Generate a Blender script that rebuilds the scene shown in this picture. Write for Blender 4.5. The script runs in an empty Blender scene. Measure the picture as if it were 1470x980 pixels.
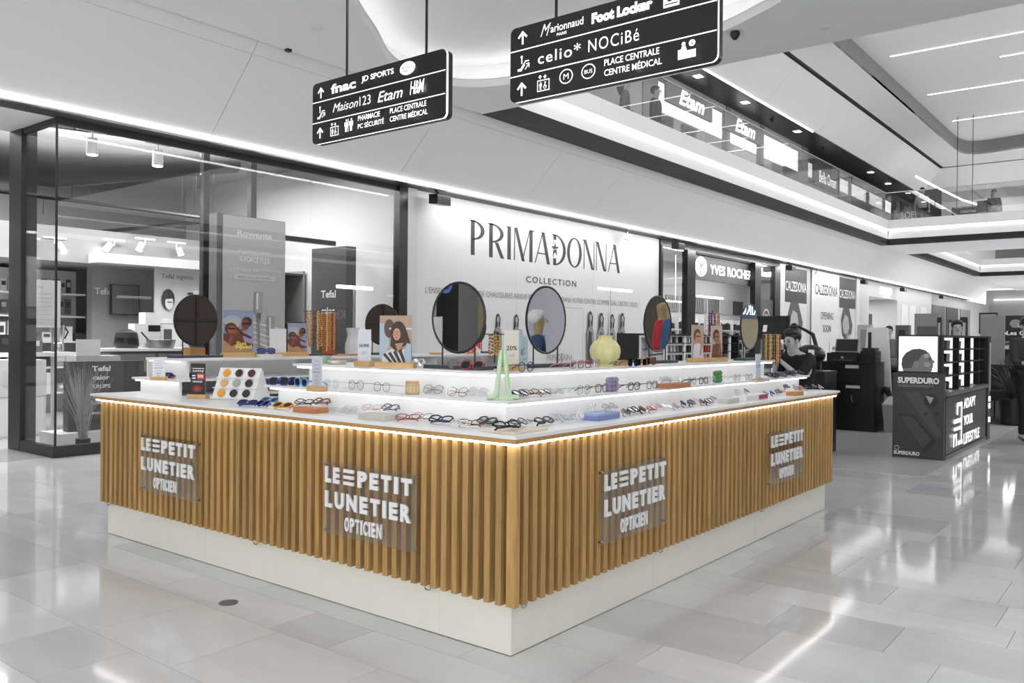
import bpy, bmesh, math, random
from mathutils import Vector, Matrix
from mathutils.geometry import tessellate_polygon
random.seed(7)
SC = bpy.context.scene
COL = SC.collection
PI = math.pi

# ---------------------------------------------------------------- camera
CAM = Vector((-2.9487, -2.3144, 1.42))
F = 1212.74
RX = Vector((0.61867489, -0.78559985, 0.0086168))      # camera right in the world
DN = Vector((0.00129565, -0.00994753, -0.99994968))    # camera down
FW = Vector((0.78564604, 0.61865493, -0.00513642))     # camera forward
cd = bpy.data.cameras.new('camera'); cam = bpy.data.objects.new('camera', cd); COL.objects.link(cam)
cd.sensor_width = 36; cd.lens = 36 * F / 1470; cd.clip_end = 300
M = Matrix((( RX.x, -DN.x, -FW.x, CAM.x), (RX.y, -DN.y, -FW.y, CAM.y), (RX.z, -DN.z, -FW.z, CAM.z), (0, 0, 0, 1)))
cam.matrix_world = M
SC.camera = cam

# ---------------------------------------------------------------- world, lamps, exposure
w = bpy.data.worlds.new('world'); SC.world = w; w.use_nodes = True
w.node_tree.nodes['Background'].inputs[0].default_value = (1, 1, 1, 1)
w.node_tree.nodes['Background'].inputs[1].default_value = 1.75
SC.view_settings.view_transform = 'Standard'; SC.view_settings.look = 'None'
SC.view_settings.exposure = 0.47; SC.view_settings.gamma = 1; SC.view_settings.use_curve_mapping = False
SC.cycles.max_bounces = 8; SC.cycles.diffuse_bounces = 4; SC.cycles.glossy_bounces = 4
SC.cycles.transmission_bounces = 6; SC.cycles.transparent_max_bounces = 24
SC.cycles.sample_clamp_indirect = 4; SC.cycles.use_denoising = True
SC.cycles.caustics_reflective = False; SC.cycles.caustics_refractive = False

def area(name, loc, sx, sy, power, rot=(0, 0, 0), shape='RECTANGLE'):
    l = bpy.data.lights.new(name, 'AREA'); l.shape = shape; l.size = sx
    if shape == 'RECTANGLE': l.size_y = sy
    l.energy = power; l.color = (1, 1, 1)
    o = bpy.data.objects.new(name, l); COL.objects.link(o); o.location = loc; o.rotation_euler = rot
    return o
# downlights of the low ceiling, above and behind the camera, and unseen fill panels added under the high atrium ceiling
for i, (x, y) in enumerate([(-4.2, -4.5), (-4.5, 0.5), (0.3, -4.6), (-3.5, 4.3), (3.2, -3.2), (5.6, -6.5)]):
    area('ceiling_downlight', (x, y, 4.8), 0.5, 0.5, 12, shape='DISK')
area('kiosk_downlight', (2.0, 1.9, 5.1), 1.6, 1.6, 30)
area('atrium_fill', (17, -5.5, 8.9), 8, 3, 300)
area('atrium_fill', (30, -5.0, 8.9), 8, 3, 300)
area('upper_gallery_light', (22, 6.9, 8.0), 14, 0.3, 50)
area('shop_fill', (3.5, 10.0, 4.25), 4.5, 2.5, 330)
area('shop_fill', (0.0, 10.5, 4.25), 2.5, 2.5, 170)
area('shop_fill', (1.6, 12.4, 4.3), 2.5, 1.0, 110)  # extra fill added to lift the dim pegboard shelves
def strip(x0, x1, y, z, power, rx):
    area('rail_light', ((x0 + x1) / 2, y, z), x1 - x0, .05, power, (math.radians(rx), 0, 0))
strip(7.2, 30, 7.21, 3.80, 105, 30)
strip(30, 54, 7.21, 3.80, 60, 30)
strip(-4, 7, 7.21, 3.80, 20, 20)
area('shop_fill', (22, 9.0, 3.8), 8.0, 1.6, 110)
area('shop_fill', (36, 9.2, 3.2), 3.0, 1.5, 45)
area('far_hall_light', (38, 2.0, 4.75), 6, 3, 260)
area('far_hall_light', (55, 3.0, 4.75), 6, 3, 400)

# ---------------------------------------------------------------- materials
def lin(c):
    f = lambda v: v / 12.92 if v <= .04045 else ((v + .055) / 1.055) ** 2.4
    if isinstance(c, (int, float)): c = (c, c, c)
    return tuple(f(v) for v in c[:3])
def hx(s): return tuple(int(s[i:i + 2], 16) / 255 for i in (0, 2, 4))
MATS = {}
def mat(name, c=0.5, rough=0.5, metal=0.0, emit=0.0, spec=0.5, noise=0.0, nscale=8, trans=0.0, bump=0.0, alpha=1.0):
    if name in MATS: return MATS[name]
    m = bpy.data.materials.new(name); m.use_nodes = True; nt = m.node_tree; b = nt.nodes['Principled BSDF']
    if isinstance(c, str): c = hx(c)
    c = lin(c)
    b.inputs['Base Color'].default_value = (*c, 1); b.inputs['Roughness'].default_value = rough
    b.inputs['Metallic'].default_value = metal; b.inputs['Specular IOR Level'].default_value = spec
    b.inputs['Transmission Weight'].default_value = trans; b.inputs['Alpha'].default_value = alpha
    if emit:
        b.inputs['Emission Color'].default_value = (*c, 1); b.inputs['Emission Strength'].default_value = emit
    tx = nt.nodes.new('ShaderNodeTexNoise'); tx.inputs['Scale'].default_value = nscale
    tc = nt.nodes.new('ShaderNodeTexCoord'); nt.links.new(tc.outputs['Object'], tx.inputs['Vector'])
    n = noise if noise else 0.03
    if not emit:
        mr = nt.nodes.new('ShaderNodeMapRange'); mr.inputs[3].default_value = 1 - n; mr.inputs[4].default_value = 1 + n
        nt.links.new(tx.outputs['Fac'], mr.inputs[0])
        hs = nt.nodes.new('ShaderNodeVectorMath'); hs.operation = 'SCALE'; hs.inputs[0].default_value = c
        nt.links.new(mr.outputs[0], hs.inputs['Scale']); nt.links.new(hs.outputs[0], b.inputs['Base Color'])
    if bump:
        bp = nt.nodes.new('ShaderNodeBump'); bp.inputs['Strength'].default_value = bump
        nt.links.new(tx.outputs['Fac'], bp.inputs['Height']); nt.links.new(bp.outputs[0], b.inputs['Normal'])
    MATS[name] = m; return m
def glass_mat(name, tint=0.97, refl=0.07, gl=0.0, col=None):
    if name in MATS: return MATS[name]
    m = bpy.data.materials.new(name); m.use_nodes = True; nt = m.node_tree; nt.nodes.clear()
    out = nt.nodes.new('ShaderNodeOutputMaterial'); mx = nt.nodes.new('ShaderNodeMixShader')
    tr = nt.nodes.new('ShaderNodeBsdfTransparent'); gs = nt.nodes.new('ShaderNodeBsdfGlossy')
    lw = nt.nodes.new('ShaderNodeLayerWeight'); lw.inputs[0].default_value = 0.5
    pw = nt.nodes.new('ShaderNodeMath'); pw.operation = 'POWER'; pw.inputs[1].default_value = 4
    ad = nt.nodes.new('ShaderNodeMath'); ad.operation = 'MULTIPLY_ADD'; ad.inputs[1].default_value = 0.6; ad.inputs[2].default_value = refl
    tr.inputs[0].default_value = (*(col or (tint, tint, tint)), 1); gs.inputs['Roughness'].default_value = gl
    nt.links.new(lw.outputs['Facing'], pw.inputs[0]); nt.links.new(pw.outputs[0], ad.inputs[0]); nt.links.new(ad.outputs[0], mx.inputs[0])
    nt.links.new(tr.outputs[0], mx.inputs[1]); nt.links.new(gs.outputs[0], mx.inputs[2]); nt.links.new(mx.outputs[0], out.inputs[0])
    MATS[name] = m; return m
def print_mat(name, rough=0.5, emit=0.0):
    """flat print: the colours of the drawing come from the mesh's colour attribute"""
    m = bpy.data.materials.new(name); m.use_nodes = True; nt = m.node_tree; b = nt.nodes['Principled BSDF']
    a = nt.nodes.new('ShaderNodeAttribute'); a.attribute_name = 'ink'
    nt.links.new(a.outputs['Color'], b.inputs['Base Color']); b.inputs['Roughness'].default_value = rough
    if emit:
        nt.links.new(a.outputs['Color'], b.inputs['Emission Color']); b.inputs['Emission Strength'].default_value = emit
    MATS[name] = m; return m
def grain_mat(name, c1, c2, scale, stretch, rough=0.45, tone=0.0, coat=0.0):
    """wood: stretched noise between two colours, each piece a little lighter or darker"""
    m = bpy.data.materials.new(name); m.use_nodes = True; nt = m.node_tree; b = nt.nodes['Principled BSDF']
    tc = nt.nodes.new('ShaderNodeTexCoord'); mp = nt.nodes.new('ShaderNodeMapping'); mp.inputs['Scale'].default_value = stretch
    oi = nt.nodes.new('ShaderNodeObjectInfo')
    ad = nt.nodes.new('ShaderNodeVectorMath'); ad.operation = 'ADD'
    sc = nt.nodes.new('ShaderNodeVectorMath'); sc.operation = 'SCALE'; sc.inputs[0].default_value = (37, 17, 53)
    nt.links.new(oi.outputs['Random'], sc.inputs['Scale']); nt.links.new(tc.outputs['Object'], ad.inputs[0]); nt.links.new(sc.outputs[0], ad.inputs[1])
    nt.links.new(ad.outputs[0], mp.inputs[0])
    tx = nt.nodes.new('ShaderNodeTexNoise'); tx.inputs['Scale'].default_value = scale; tx.inputs['Detail'].default_value = 5
    nt.links.new(mp.outputs[0], tx.inputs['Vector'])
    cr = nt.nodes.new('ShaderNodeValToRGB'); cr.color_ramp.elements[0].position = .3; cr.color_ramp.elements[1].position = .7
    cr.color_ramp.elements[0].color = (*lin(hx(c1)), 1); cr.color_ramp.elements[1].color = (*lin(hx(c2)), 1)
    nt.links.new(tx.outputs['Fac'], cr.inputs[0])
    mr = nt.nodes.new('ShaderNodeMapRange'); mr.inputs[3].default_value = 1 - tone; mr.inputs[4].default_value = 1 + tone
    nt.links.new(oi.outputs['Random'], mr.inputs[0])
    s2 = nt.nodes.new('ShaderNodeVectorMath'); s2.operation = 'SCALE'
    nt.links.new(cr.outputs[0], s2.inputs[0]); nt.links.new(mr.outputs[0], s2.inputs['Scale']); nt.links.new(s2.outputs[0], b.inputs['Base Color'])
    b.inputs['Roughness'].default_value = rough
    MATS[name] = m; return m
def stone_mat():
    m = bpy.data.materials.new('polished_stone'); m.use_nodes = True; nt = m.node_tree; b = nt.nodes['Principled BSDF']
    L = nt.links.new
    tc = nt.nodes.new('ShaderNodeTexCoord'); ge = nt.nodes.new('ShaderNodeNewGeometry'); oi = nt.nodes.new('ShaderNodeObjectInfo')
    ad = nt.nodes.new('ShaderNodeMath'); ad.operation = 'ADD'; L(ge.outputs['Random Per Island'], ad.inputs[0]); L(oi.outputs['Random'], ad.inputs[1])
    fr = nt.nodes.new('ShaderNodeMath'); fr.operation = 'FRACT'; L(ad.outputs[0], fr.inputs[0])
    mr = nt.nodes.new('ShaderNodeValToRGB'); e = mr.color_ramp.elements
    e[0].position = 0; e[0].color = (*lin((.785, .79, .797)), 1); e[1].position = 1; e[1].color = (*lin((.90, .905, .912)), 1)
    x = e.new(.18); x.color = (*lin((.835, .841, .848)), 1); x = e.new(.8); x.color = (*lin((.865, .871, .878)), 1)
    L(fr.outputs[0], mr.inputs[0])
    mp = nt.nodes.new('ShaderNodeMapping'); mp.inputs['Scale'].default_value = (1, .35, 1); mp.inputs['Rotation'].default_value = (0, 0, .5)
    vo = nt.nodes.new('ShaderNodeVectorMath'); vo.operation = 'ADD'
    sc = nt.nodes.new('ShaderNodeVectorMath'); sc.operation = 'SCALE'; sc.inputs[0].default_value = (31, 57, 11)
    L(fr.outputs[0], sc.inputs['Scale']); L(ge.outputs['Position'], vo.inputs[0]); L(sc.outputs[0], vo.inputs[1]); L(vo.outputs[0], mp.inputs[0])
    tx = nt.nodes.new('ShaderNodeTexNoise'); tx.inputs['Scale'].default_value = 2.6; tx.inputs['Detail'].default_value = 8; tx.inputs['Distortion'].default_value = 1.2
    L(mp.outputs[0], tx.inputs['Vector'])
    r2 = nt.nodes.new('ShaderNodeMapRange'); r2.inputs[1].default_value = .3; r2.inputs[2].default_value = .7; r2.inputs[3].default_value = .94; r2.inputs[4].default_value = 1.06
    L(tx.outputs['Fac'], r2.inputs[0])
    s2 = nt.nodes.new('ShaderNodeVectorMath'); s2.operation = 'SCALE'; L(mr.outputs[0], s2.inputs[0]); L(r2.outputs[0], s2.inputs['Scale'])
    L(s2.outputs[0], b.inputs['Base Color'])
    r3 = nt.nodes.new('ShaderNodeMapRange'); r3.inputs[3].default_value = .045; r3.inputs[4].default_value = .11
    L(tx.outputs['Fac'], r3.inputs[0]); L(r3.outputs[0], b.inputs['Roughness']); b.inputs['Specular IOR Level'].default_value = .62
    MATS['stone'] = m; return m

CEIL = mat('ceiling_paint', .95, .75, noise=.015, nscale=.6)
WHITE = mat('white_laminate', .93, .35); WARMW = mat('cream_laminate', 'e9e7dd', .4); WALL = mat('painted_wall', .84, .7, noise=.02, nscale=1)
BLACK = mat('black_lacquer', .06, .3); CHAR = mat('charcoal_metal', .17, .4, metal=.2); DARK = mat('dark_void', .1, .6); DGREY = mat('dark_grey_panel', .36, .5)
MGREY = mat('mid_grey_panel', .55, .6); LGREY = mat('light_grey_panel', .72, .55)
STEEL = mat('steel', .75, .25, metal=1); LEDM = mat('led_strip', 1.0, .5, emit=2.6); LEDL = mat('led_line', 1.0, .5, emit=3.0)
LEDK = mat('kiosk_led', 1.0, .5, emit=7); LEDS = mat('step_led', 1.0, .5, emit=1.9); GLASS = glass_mat('shop_glass', .97, .025); ACRYL = glass_mat('acrylic', .97, .10, .08)
BALGL = glass_mat('balustrade_glass', .90, .09); MIRROR = mat('mirror_glass', .95, .01, metal=1)
OAK = grain_mat('oak_slat', 'a07e48', 'c1995f', 6, (9, 9, .6), .45, .13); BOARD = grain_mat('oak_board', 'a98047', 'c9a066', 5, (1, 1, 9), .5, .05)
BLOCK = grain_mat('beech_block', 'c9a06a', 'dcb684', 5, (2, 2, 12), .5, .05); TERRA = grain_mat('terracotta_block', 'b4764f', 'c68860', 5, (2, 2, 8), .5, .05)
STONE = stone_mat(); PRINT = print_mat('print'); PRINTG = print_mat('gloss_print', .2); LITP = print_mat('lit_print', .4, .9); SIGNP = print_mat('lit_letters', .4, 1.0)
GROUT = mat('grout', .55, .8); LAMINATE = mat('vinyl_floor', .70, .32, noise=.06, nscale=3); PAPER = mat('paper', .93, .6); TINT = mat('off_white', .88, .5)

# ---------------------------------------------------------------- mesh helpers
class MB:
    def __init__(s): s.v = []; s.f = []; s.smooth = False
    def quadmesh(s, v, f):
        n = len(s.v); s.v += [tuple(p) for p in v]; s.f += [tuple(n + i for i in q) for q in f]; return s
    def box(s, x0, x1, y0, y1, z0, z1, bv=0.0):
        if x0 > x1: x0, x1 = x1, x0
        if y0 > y1: y0, y1 = y1, y0
        if z0 > z1: z0, z1 = z1, z0
        if bv:   # bevelled vertical edges
            p = [(x0 + bv, y0), (x1 - bv, y0), (x1, y0 + bv), (x1, y1 - bv), (x1 - bv, y1), (x0 + bv, y1), (x0, y1 - bv), (x0, y0 + bv)]
            return s.prism(p, z0, z1)
        return s.quadmesh([(x0, y0, z0), (x1, y0, z0), (x1, y1, z0), (x0, y1, z0), (x0, y0, z1), (x1, y0, z1), (x1, y1, z1), (x0, y1, z1)],
                          [(3, 2, 1, 0), (4, 5, 6, 7), (0, 1, 5, 4), (1, 2, 6, 5), (2, 3, 7, 6), (3, 0, 4, 7)])
    def prism(s, p, z0, z1):
        n = len(p); v = [(a, b, z0) for a, b in p] + [(a, b, z1) for a, b in p]
        return s.quadmesh(v, [tuple(range(n - 1, -1, -1)), tuple(range(n, 2 * n))] + [(i, (i + 1) % n, n + (i + 1) % n, n + i) for i in range(n)])
    def slab(s, p3, off):
        """polygon of 3D points pushed along a vector: a panel with thickness"""
        off = Vector(off); n = len(p3); v = [Vector(p) for p in p3] + [Vector(p) + off for p in p3]
        return s.quadmesh(v, [tuple(range(n - 1, -1, -1)), tuple(range(n, 2 * n))] + [(i, (i + 1) % n, n + (i + 1) % n, n + i) for i in range(n)])
    def lathe(s, prof, seg=20, c=(0, 0, 0), cap=True, sx=1, sy=1):
        n = len(s.v); m = len(prof)
        for r, z in prof:
            for k in range(seg):
                a = 2 * PI * k / seg; s.v.append((c[0] + r * sx * math.cos(a), c[1] + r * sy * math.sin(a), c[2] + z))
        for i in range(m - 1):
            for k in range(seg):
                k2 = (k + 1) % seg; s.f.append((n + i * seg + k, n + i * seg + k2, n + (i + 1) * seg + k2, n + (i + 1) * seg + k))
        if cap:
            if prof[0][0] > 0: s.f.append(tuple(n + k for k in range(seg - 1, -1, -1)))
            if prof[-1][0] > 0: s.f.append(tuple(n + (m - 1) * seg + k for k in range(seg)))
        s.smooth = True; return s
    def tube(s, path, r, seg=6, closed=False, flat=1.0):
        P = [Vector(p) for p in path]; n = len(s.v); N = len(P); up0 = None
        rr = r if isinstance(r, (list, tuple)) else [r] * N
        for i, p in enumerate(P):
            if closed: t = P[(i + 1) % N] - P[i - 1]
            else: t = P[min(i + 1, N - 1)] - P[max(i - 1, 0)]
            t.normalize()
            if up0 is None:
                up0 = Vector((0, 0, 1)) if abs(t.z) < .9 else Vector((1, 0, 0))
            a = t.cross(up0); 
            if a.length < 1e-6: a = t.orthogonal()
            a.normalize(); b = a.cross(t).normalized(); up0 = b
            for k in range(seg):
                an = 2 * PI * k / seg; s.v.append(tuple(p + a * (rr[i] * math.cos(an)) + b * (rr[i] * flat * math.sin(an))))
        for i in range(N if closed else N - 1):
            j = (i + 1) % N
            for k in range(seg):
                k2 = (k + 1) % seg; s.f.append((n + i * seg + k, n + i * seg + k2, n + j * seg + k2, n + j * seg + k))
        if not closed:
            s.f.append(tuple(n + k for k in range(seg - 1, -1, -1))); s.f.append(tuple(n + (N - 1) * seg + k for k in range(seg)))
        s.smooth = True; return s
    def ball(s, c, r, seg=12, rings=8, sc=(1, 1, 1)):
        prof = [(max(1e-4, math.sin(PI * i / rings)), -math.cos(PI * i / rings)) for i in range(rings + 1)]
        n = len(s.v); s.lathe(prof, seg)
        for i in range(n, len(s.v)):
            v = s.v[i]; s.v[i] = (c[0] + v[0] * r * sc[0], c[1] + v[1] * r * sc[1], c[2] + v[2] * r * sc[2])
        return s
    def xf(s, m, frm=0):
        for i in range(frm, len(s.v)): s.v[i] = tuple(m @ Vector(s.v[i]))
        return s
    def mesh(s, name, m):
        me = bpy.data.meshes.new(name); me.from_pydata(s.v, [], s.f); me.update()
        if s.smooth:
            me.polygons.foreach_set('use_smooth', [True] * len(me.polygons))
            try: me.set_sharp_from_angle(angle=math.radians(40))
            except Exception: pass
        if m: me.materials.append(m)
        return me
WT = {}
def link(o, parent=None, world=True):
    COL.objects.link(o)
    if parent is not None:
        o.parent = parent
        if world: o.location = -WT.get(parent.name, Vector((0, 0, 0)))
        WT[o.name] = Vector((0, 0, 0))
    else: WT[o.name] = o.location.copy()
    return o
def tag(o, label=None, cat=None, group=None, kind=None):
    if label: o['label'] = label
    if cat: o['category'] = cat
    if group: o['group'] = group
    if kind: o['kind'] = kind
    return o
def thing(name, label, cat, loc=(0, 0, 0), rz=0.0, group=None):
    o = bpy.data.objects.new(name, None); o.location = loc; o.rotation_euler = (0, 0, rz); o.empty_display_size = .05
    link(o); return tag(o, label, cat, group)
def part(name, mb, m, parent, world=True, label=None, kind=None):
    me = mb.mesh(name, m) if isinstance(mb, MB) else mb
    o = bpy.data.objects.new(name, me); link(o, parent, world); return tag(o, label, kind=kind)
def solo(name, mb, m, label, cat, group=None, loc=(0, 0, 0), rz=0.0, kind=None):
    me = mb.mesh(name, m) if isinstance(mb, MB) else mb
    o = bpy.data.objects.new(name, me); o.location = loc; o.rotation_euler = (0, 0, rz); link(o); return tag(o, label, cat, group, kind)
def struct(name, mb, m, parent=None):
    me = mb.mesh(name, m) if isinstance(mb, MB) else mb
    o = bpy.data.objects.new(name, me); link(o, parent)
    if parent is None: o['kind'] = 'structure'
    return o
def kids(o): return [c for c in BYP.get(o.name, [])]
def dup(root, loc, rz=None, label=None, group=None):
    r = root.copy(); COL.objects.link(r); r.location = loc
    if rz is not None: r.rotation_euler = (0, 0, rz)
    tag(r, label, group=group)
    for ch in root.children:
        c = ch.copy(); COL.objects.link(c); c.parent = r
        for g in ch.children:
            d = g.copy(); COL.objects.link(d); d.parent = c
    return r

# ---- writing and flat drawings
_TX = {}
def glyphs(s, bold=0.0, shear=0.0, space=1.0, ext=0.0, lines=1.0):
    k = (s, bold, shear, space, ext, lines)
    if k in _TX: return _TX[k]
    c = bpy.data.curves.new('t', 'FONT'); c.body = s; c.offset = bold; c.shear = shear; c.space_character = space; c.extrude = ext
    c.space_line = lines; c.resolution_u = 3; c.align_x = 'CENTER' if '\n' in s else 'LEFT'
    o = bpy.data.objects.new('t', c); me = o.to_mesh()
    v = [tuple(p.co) for p in me.vertices]; f = [tuple(p.vertices) for p in me.polygons]
    o.to_mesh_clear(); bpy.data.objects.remove(o); bpy.data.curves.remove(c)
    x0 = min(p[0] for p in v); x1 = max(p[0] for p in v); y0 = min(p[1] for p in v); y1 = max(p[1] for p in v)
    _TX[k] = ([((p[0] - x0) / (x1 - x0), (p[1] - y0) / (y1 - y0), p[2]) for p in v], f, (x1 - x0) / (y1 - y0)); return _TX[k]
class Art:
    """a flat drawing: x to the right, y up, in metres, on the plane O, U, V"""
    def __init__(s, O, U, V, step=.0006):
        s.O = Vector(O); s.U = Vector(U).normalized(); s.V = Vector(V).normalized(); s.N = s.U.cross(s.V).normalized()
        s.v = []; s.f = []; s.c = []; s.l = 1; s.step = step
    def _p(s, x, y, d=0): return tuple(s.O + s.U * x + s.V * y + s.N * (s.step * s.l + d))
    def poly(s, pts, c, up=True):
        n = len(s.v); s.v += [s._p(x, y) for x, y in pts]
        tri = tessellate_polygon([[Vector((x, y, 0)) for x, y in pts]]) if len(pts) > 4 else [tuple(range(len(pts)))]
        for t in tri: s.f.append(tuple(n + i for i in t)); s.c.append(c)
        if up: s.l += 1
        return s
    def rect(s, x, y, w, h, c, up=True): return s.poly([(x, y), (x + w, y), (x + w, y + h), (x, y + h)], c, up)
    def ell(s, cx, cy, rx, ry, c, n=20, a0=0, a1=2 * PI, up=True):
        return s.poly([(cx + rx * math.cos(a0 + (a1 - a0) * i / n), cy + ry * math.sin(a0 + (a1 - a0) * i / n)) for i in range(n + (1 if a1 - a0 < 6.28 else 0))], c, up)
    def ring(s, cx, cy, r, w, c, n=20, sy=1):
        for i in range(n):
            a, b = 2 * PI * i / n, 2 * PI * (i + 1) / n
            s.poly([(cx + r * math.cos(a), cy + r * sy * math.sin(a)), (cx + r * math.cos(b), cy + r * sy * math.sin(b)),
                    (cx + (r - w) * math.cos(b), cy + (r - w) * sy * math.sin(b)), (cx + (r - w) * math.cos(a), cy + (r - w) * sy * math.sin(a))], c, False)
        s.l += 1; return s
    def line(s, pts, w, c):
        for (x0, y0), (x1, y1) in zip(pts, pts[1:]):
            dx, dy = x1 - x0, y1 - y0; L = math.hypot(dx, dy) or 1; nx, ny = -dy / L * w / 2, dx / L * w / 2; ex, ey = dx / L * w * .3, dy / L * w * .3
            s.poly([(x0 + nx - ex, y0 + ny - ey), (x0 - nx - ex, y0 - ny - ey), (x1 - nx + ex, y1 - ny + ey), (x1 + nx + ex, y1 + ny + ey)], c, False)
        s.l += 1; return s
    def text(s, t, x, y, w, h, c, bold=0.0, shear=0.0, fit=True, space=1.0, rot=0.0, lines=1.0):
        v, f, asp = glyphs(t, bold, shear, space, 0, lines)
        if not fit: w = min(w, h * asp)
        n = len(s.v)
        for a, b, _ in v:
            X, Y = a * w, b * h
            if rot: X, Y = X * math.cos(rot) - Y * math.sin(rot), X * math.sin(rot) + Y * math.cos(rot)
            s.v.append(s._p(x + X, y + Y))
        for q in f: s.f.append(tuple(n + i for i in q)); s.c.append(c)
        s.l += 1; return s
    def mesh(s, name, m):
        me = bpy.data.meshes.new(name); me.from_pydata(s.v, [], s.f); me.update()
        at = me.color_attributes.new('ink', 'FLOAT_COLOR', 'CORNER'); buf = []
        for p, c in zip(me.polygons, s.c):
            if isinstance(c, str): c = hx(c)
            buf += list((*lin(c), 1)) * len(p.vertices)
        at.data.foreach_set('color', buf); me.materials.append(m); return me
def art(a, name, parent, m=None, label=None): return part(name, a.mesh(name, m or PRINT), None, parent, True, label)
def letters(name, t, O, U, V, w, h, depth, m, parent, bold=0.0, shear=0.0, space=1.0, world=True, label=None):
    """solid letters standing off a plane"""
    v, f, asp = glyphs(t, bold, shear, space, .5); O = Vector(O); U = Vector(U).normalized(); V = Vector(V).normalized(); N = U.cross(V)
    mb = MB(); mb.v = [tuple(O + U * (a * w) + V * (b * h) + N * ((c + .5) * depth)) for a, b, c in v]; mb.f = f
    return part(name, mb, m, parent, world, label)
def spot(px, py, z):
    """the point at height z that the photograph shows at px, py"""
    r = RX * ((px - 735) / F) + DN * ((py - 490) / F) + FW; s = (z - CAM.z) / r.z; return CAM + r * s
# ================================================================ floor
fl = struct('floor', MB().box(-14, 62, -26, 20, -.2, -.006), GROUT)
cells = []
x = -12.0; widths = [.42, .30, .42, .56, .30, .42, .30, .56]; k = 0
rr = random.Random(3)
while x < 60:
    wd = widths[k % 8]; k += 1; y = -22 + rr.random() * .8
    while y < 8.0:
        ln = rr.choice([.55, .7, .85, 1.05, 1.25, .42]); 
        if x > 26: ln *= 2
        cells.append((x, min(x + wd, 60), y, y + ln)); y += ln
    x += wd
    if x > 26: x += 0
def seen(c):
    cx, cy = (c[0] + c[1]) / 2, (c[2] + c[3]) / 2; d = Vector((cx, cy, 0)) - CAM; z = d.dot(FW)
    if z < .4: return None
    px, py = 735 + F * d.dot(RX) / z, 490 + F * d.dot(DN) / z
    if -120 < px < 1590 and py < 1080 and not (0 < c[0] and c[1] < 4.25 and 0 < c[2] and c[3] < 3.65): return z
    return None
near = sorted([(seen(c), c) for c in cells if seen(c) is not None and c[1] < 6.6 or (seen(c) is not None and c[3] < -.3)])[:290]
near_set = {c for _, c in near}
g = .0012
def inpatch(c): return c[1] > 6.6 and c[3] > -.28 and c[3] < 6.9
for _, c in near:
    m = MB().box(c[0] + g, c[1] - g, c[2] + g, c[3] - g, -.006, 0); part('floor_tile', m, STONE, fl)
rest = MB()
for c in cells:
    if c in near_set: continue
    if c[0] >= 0 and c[1] <= 4.2 and c[2] > .1 and c[3] < 3.6: continue
    rest.box(c[0] + g, c[1] - g, c[2] + g, c[3] - g, -.006, 0)
part('floor_tile', rest, STONE, fl, kind='stuff')
part('vinyl_floor', MB().box(6.6, 14.4, -.25, 4.9, -.006, .004), LAMINATE, fl, label='grey vinyl floor patch under the black cabinets')
struct('floor_shop', MB().box(-8, 7.05, 7.8, 14.5, -.006, .002), mat('shop_floor', .66, .25, noise=.05, nscale=2))
struct('floor_shop_beauty', MB().box(15.7, 23.4, 7.8, 13, -.006, .002), mat('shop_floor', .66))
# ================================================================ low ceiling with its glowing cove
def catmull(P, n=5):
    out = []; N = len(P)
    for i in range(N):
        p0, p1, p2, p3 = [Vector((*P[(i + j) % N], 0)) for j in (-1, 0, 1, 2)]
        for t in range(n):
            t /= n; q = .5 * ((2 * p1) + (p2 - p0) * t + (2 * p0 - 5 * p1 + 4 * p2 - p3) * t * t + (3 * p1 - p0 - 3 * p2 + p3) * t ** 3); out.append((q.x, q.y))
    return out
ZC = 4.85
def ring_plate(outer, hole, z, th):
    vs = [Vector((a, b, 0)) for a, b in outer]; hs = [Vector((a, b, 0)) for a, b in hole]
    tri = tessellate_polygon([vs, hs]); P = vs + hs; n = len(P)
    m = MB(); m.v = [(p.x, p.y, z) for p in P] + [(p.x, p.y, z + th) for p in P]
    m.f = [tuple(t) for t in tri] + [tuple(n + i for i in reversed(t)) for t in tri]
    for lo, hi in ((0, len(vs)), (len(vs), n)):
        for i in range(lo, hi):
            j = i + 1 if i + 1 < hi else lo; m.f.append((i, j, n + j, n + i))
    return m
cove = catmull([(1.2, 2.9), (2.83, 4.34), (3.7, 4.95), (4.42, 5.46), (5.1, 5.66), (5.68, 5.48), (5.98, 5.05), (6.08, 4.4), (6.1, 3.2), (6.0, 2.0), (5.66, 1.2), (5.3, .7), (4.3, -.2), (2.3, -.8), (.6, .3), (.4, 1.6)])
lowc = struct('ceiling', ring_plate([(-10, -14), (6.99, -14), (6.99, 6.14), (-10, 6.14)], cove, ZC, .10), CEIL)
big = [(3.1 + (a - 3.1) * 1.10, 2.3 + (b - 2.3) * 1.12) for a, b in cove]
m = MB(); n = len(cove)
m.v = [(a, b, ZC + .10) for a, b in big] + [(a, b, ZC + .42) for a, b in big]; m.f = [(i, (i + 1) % n, n + (i + 1) % n, n + i) for i in range(n)] + [tuple(range(n, 2 * n))]
m.smooth = True; part('cove_recess', m, CEIL, lowc)
m = MB().tube([(3.1 + (a - 3.1) * 1.05, 2.3 + (b - 2.3) * 1.06, ZC + .13) for a, b in cove], .016, 5, closed=True); part('cove_light', m, mat('cove_led', 1.0, .5, emit=3.5), lowc, label='hidden light strip round the ceiling recess')
m = MB().tube([(a, b, ZC + .105) for a, b in cove], .010, 5, closed=True); part('cove_lip', m, CEIL, lowc)
struct('ceiling_slab', MB().box(-10, 6.98, -14, 6.0, ZC + .55, 5.73).box(6.93, 6.99, -14, 5.86, ZC + .05, 5.73), CEIL)
# dark shadow gap between ceiling and fascia
struct('trim_shadow_gap', MB().box(-10, 7.0, 6.14, 6.17, ZC + .02, ZC + .12), DARK)
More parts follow.
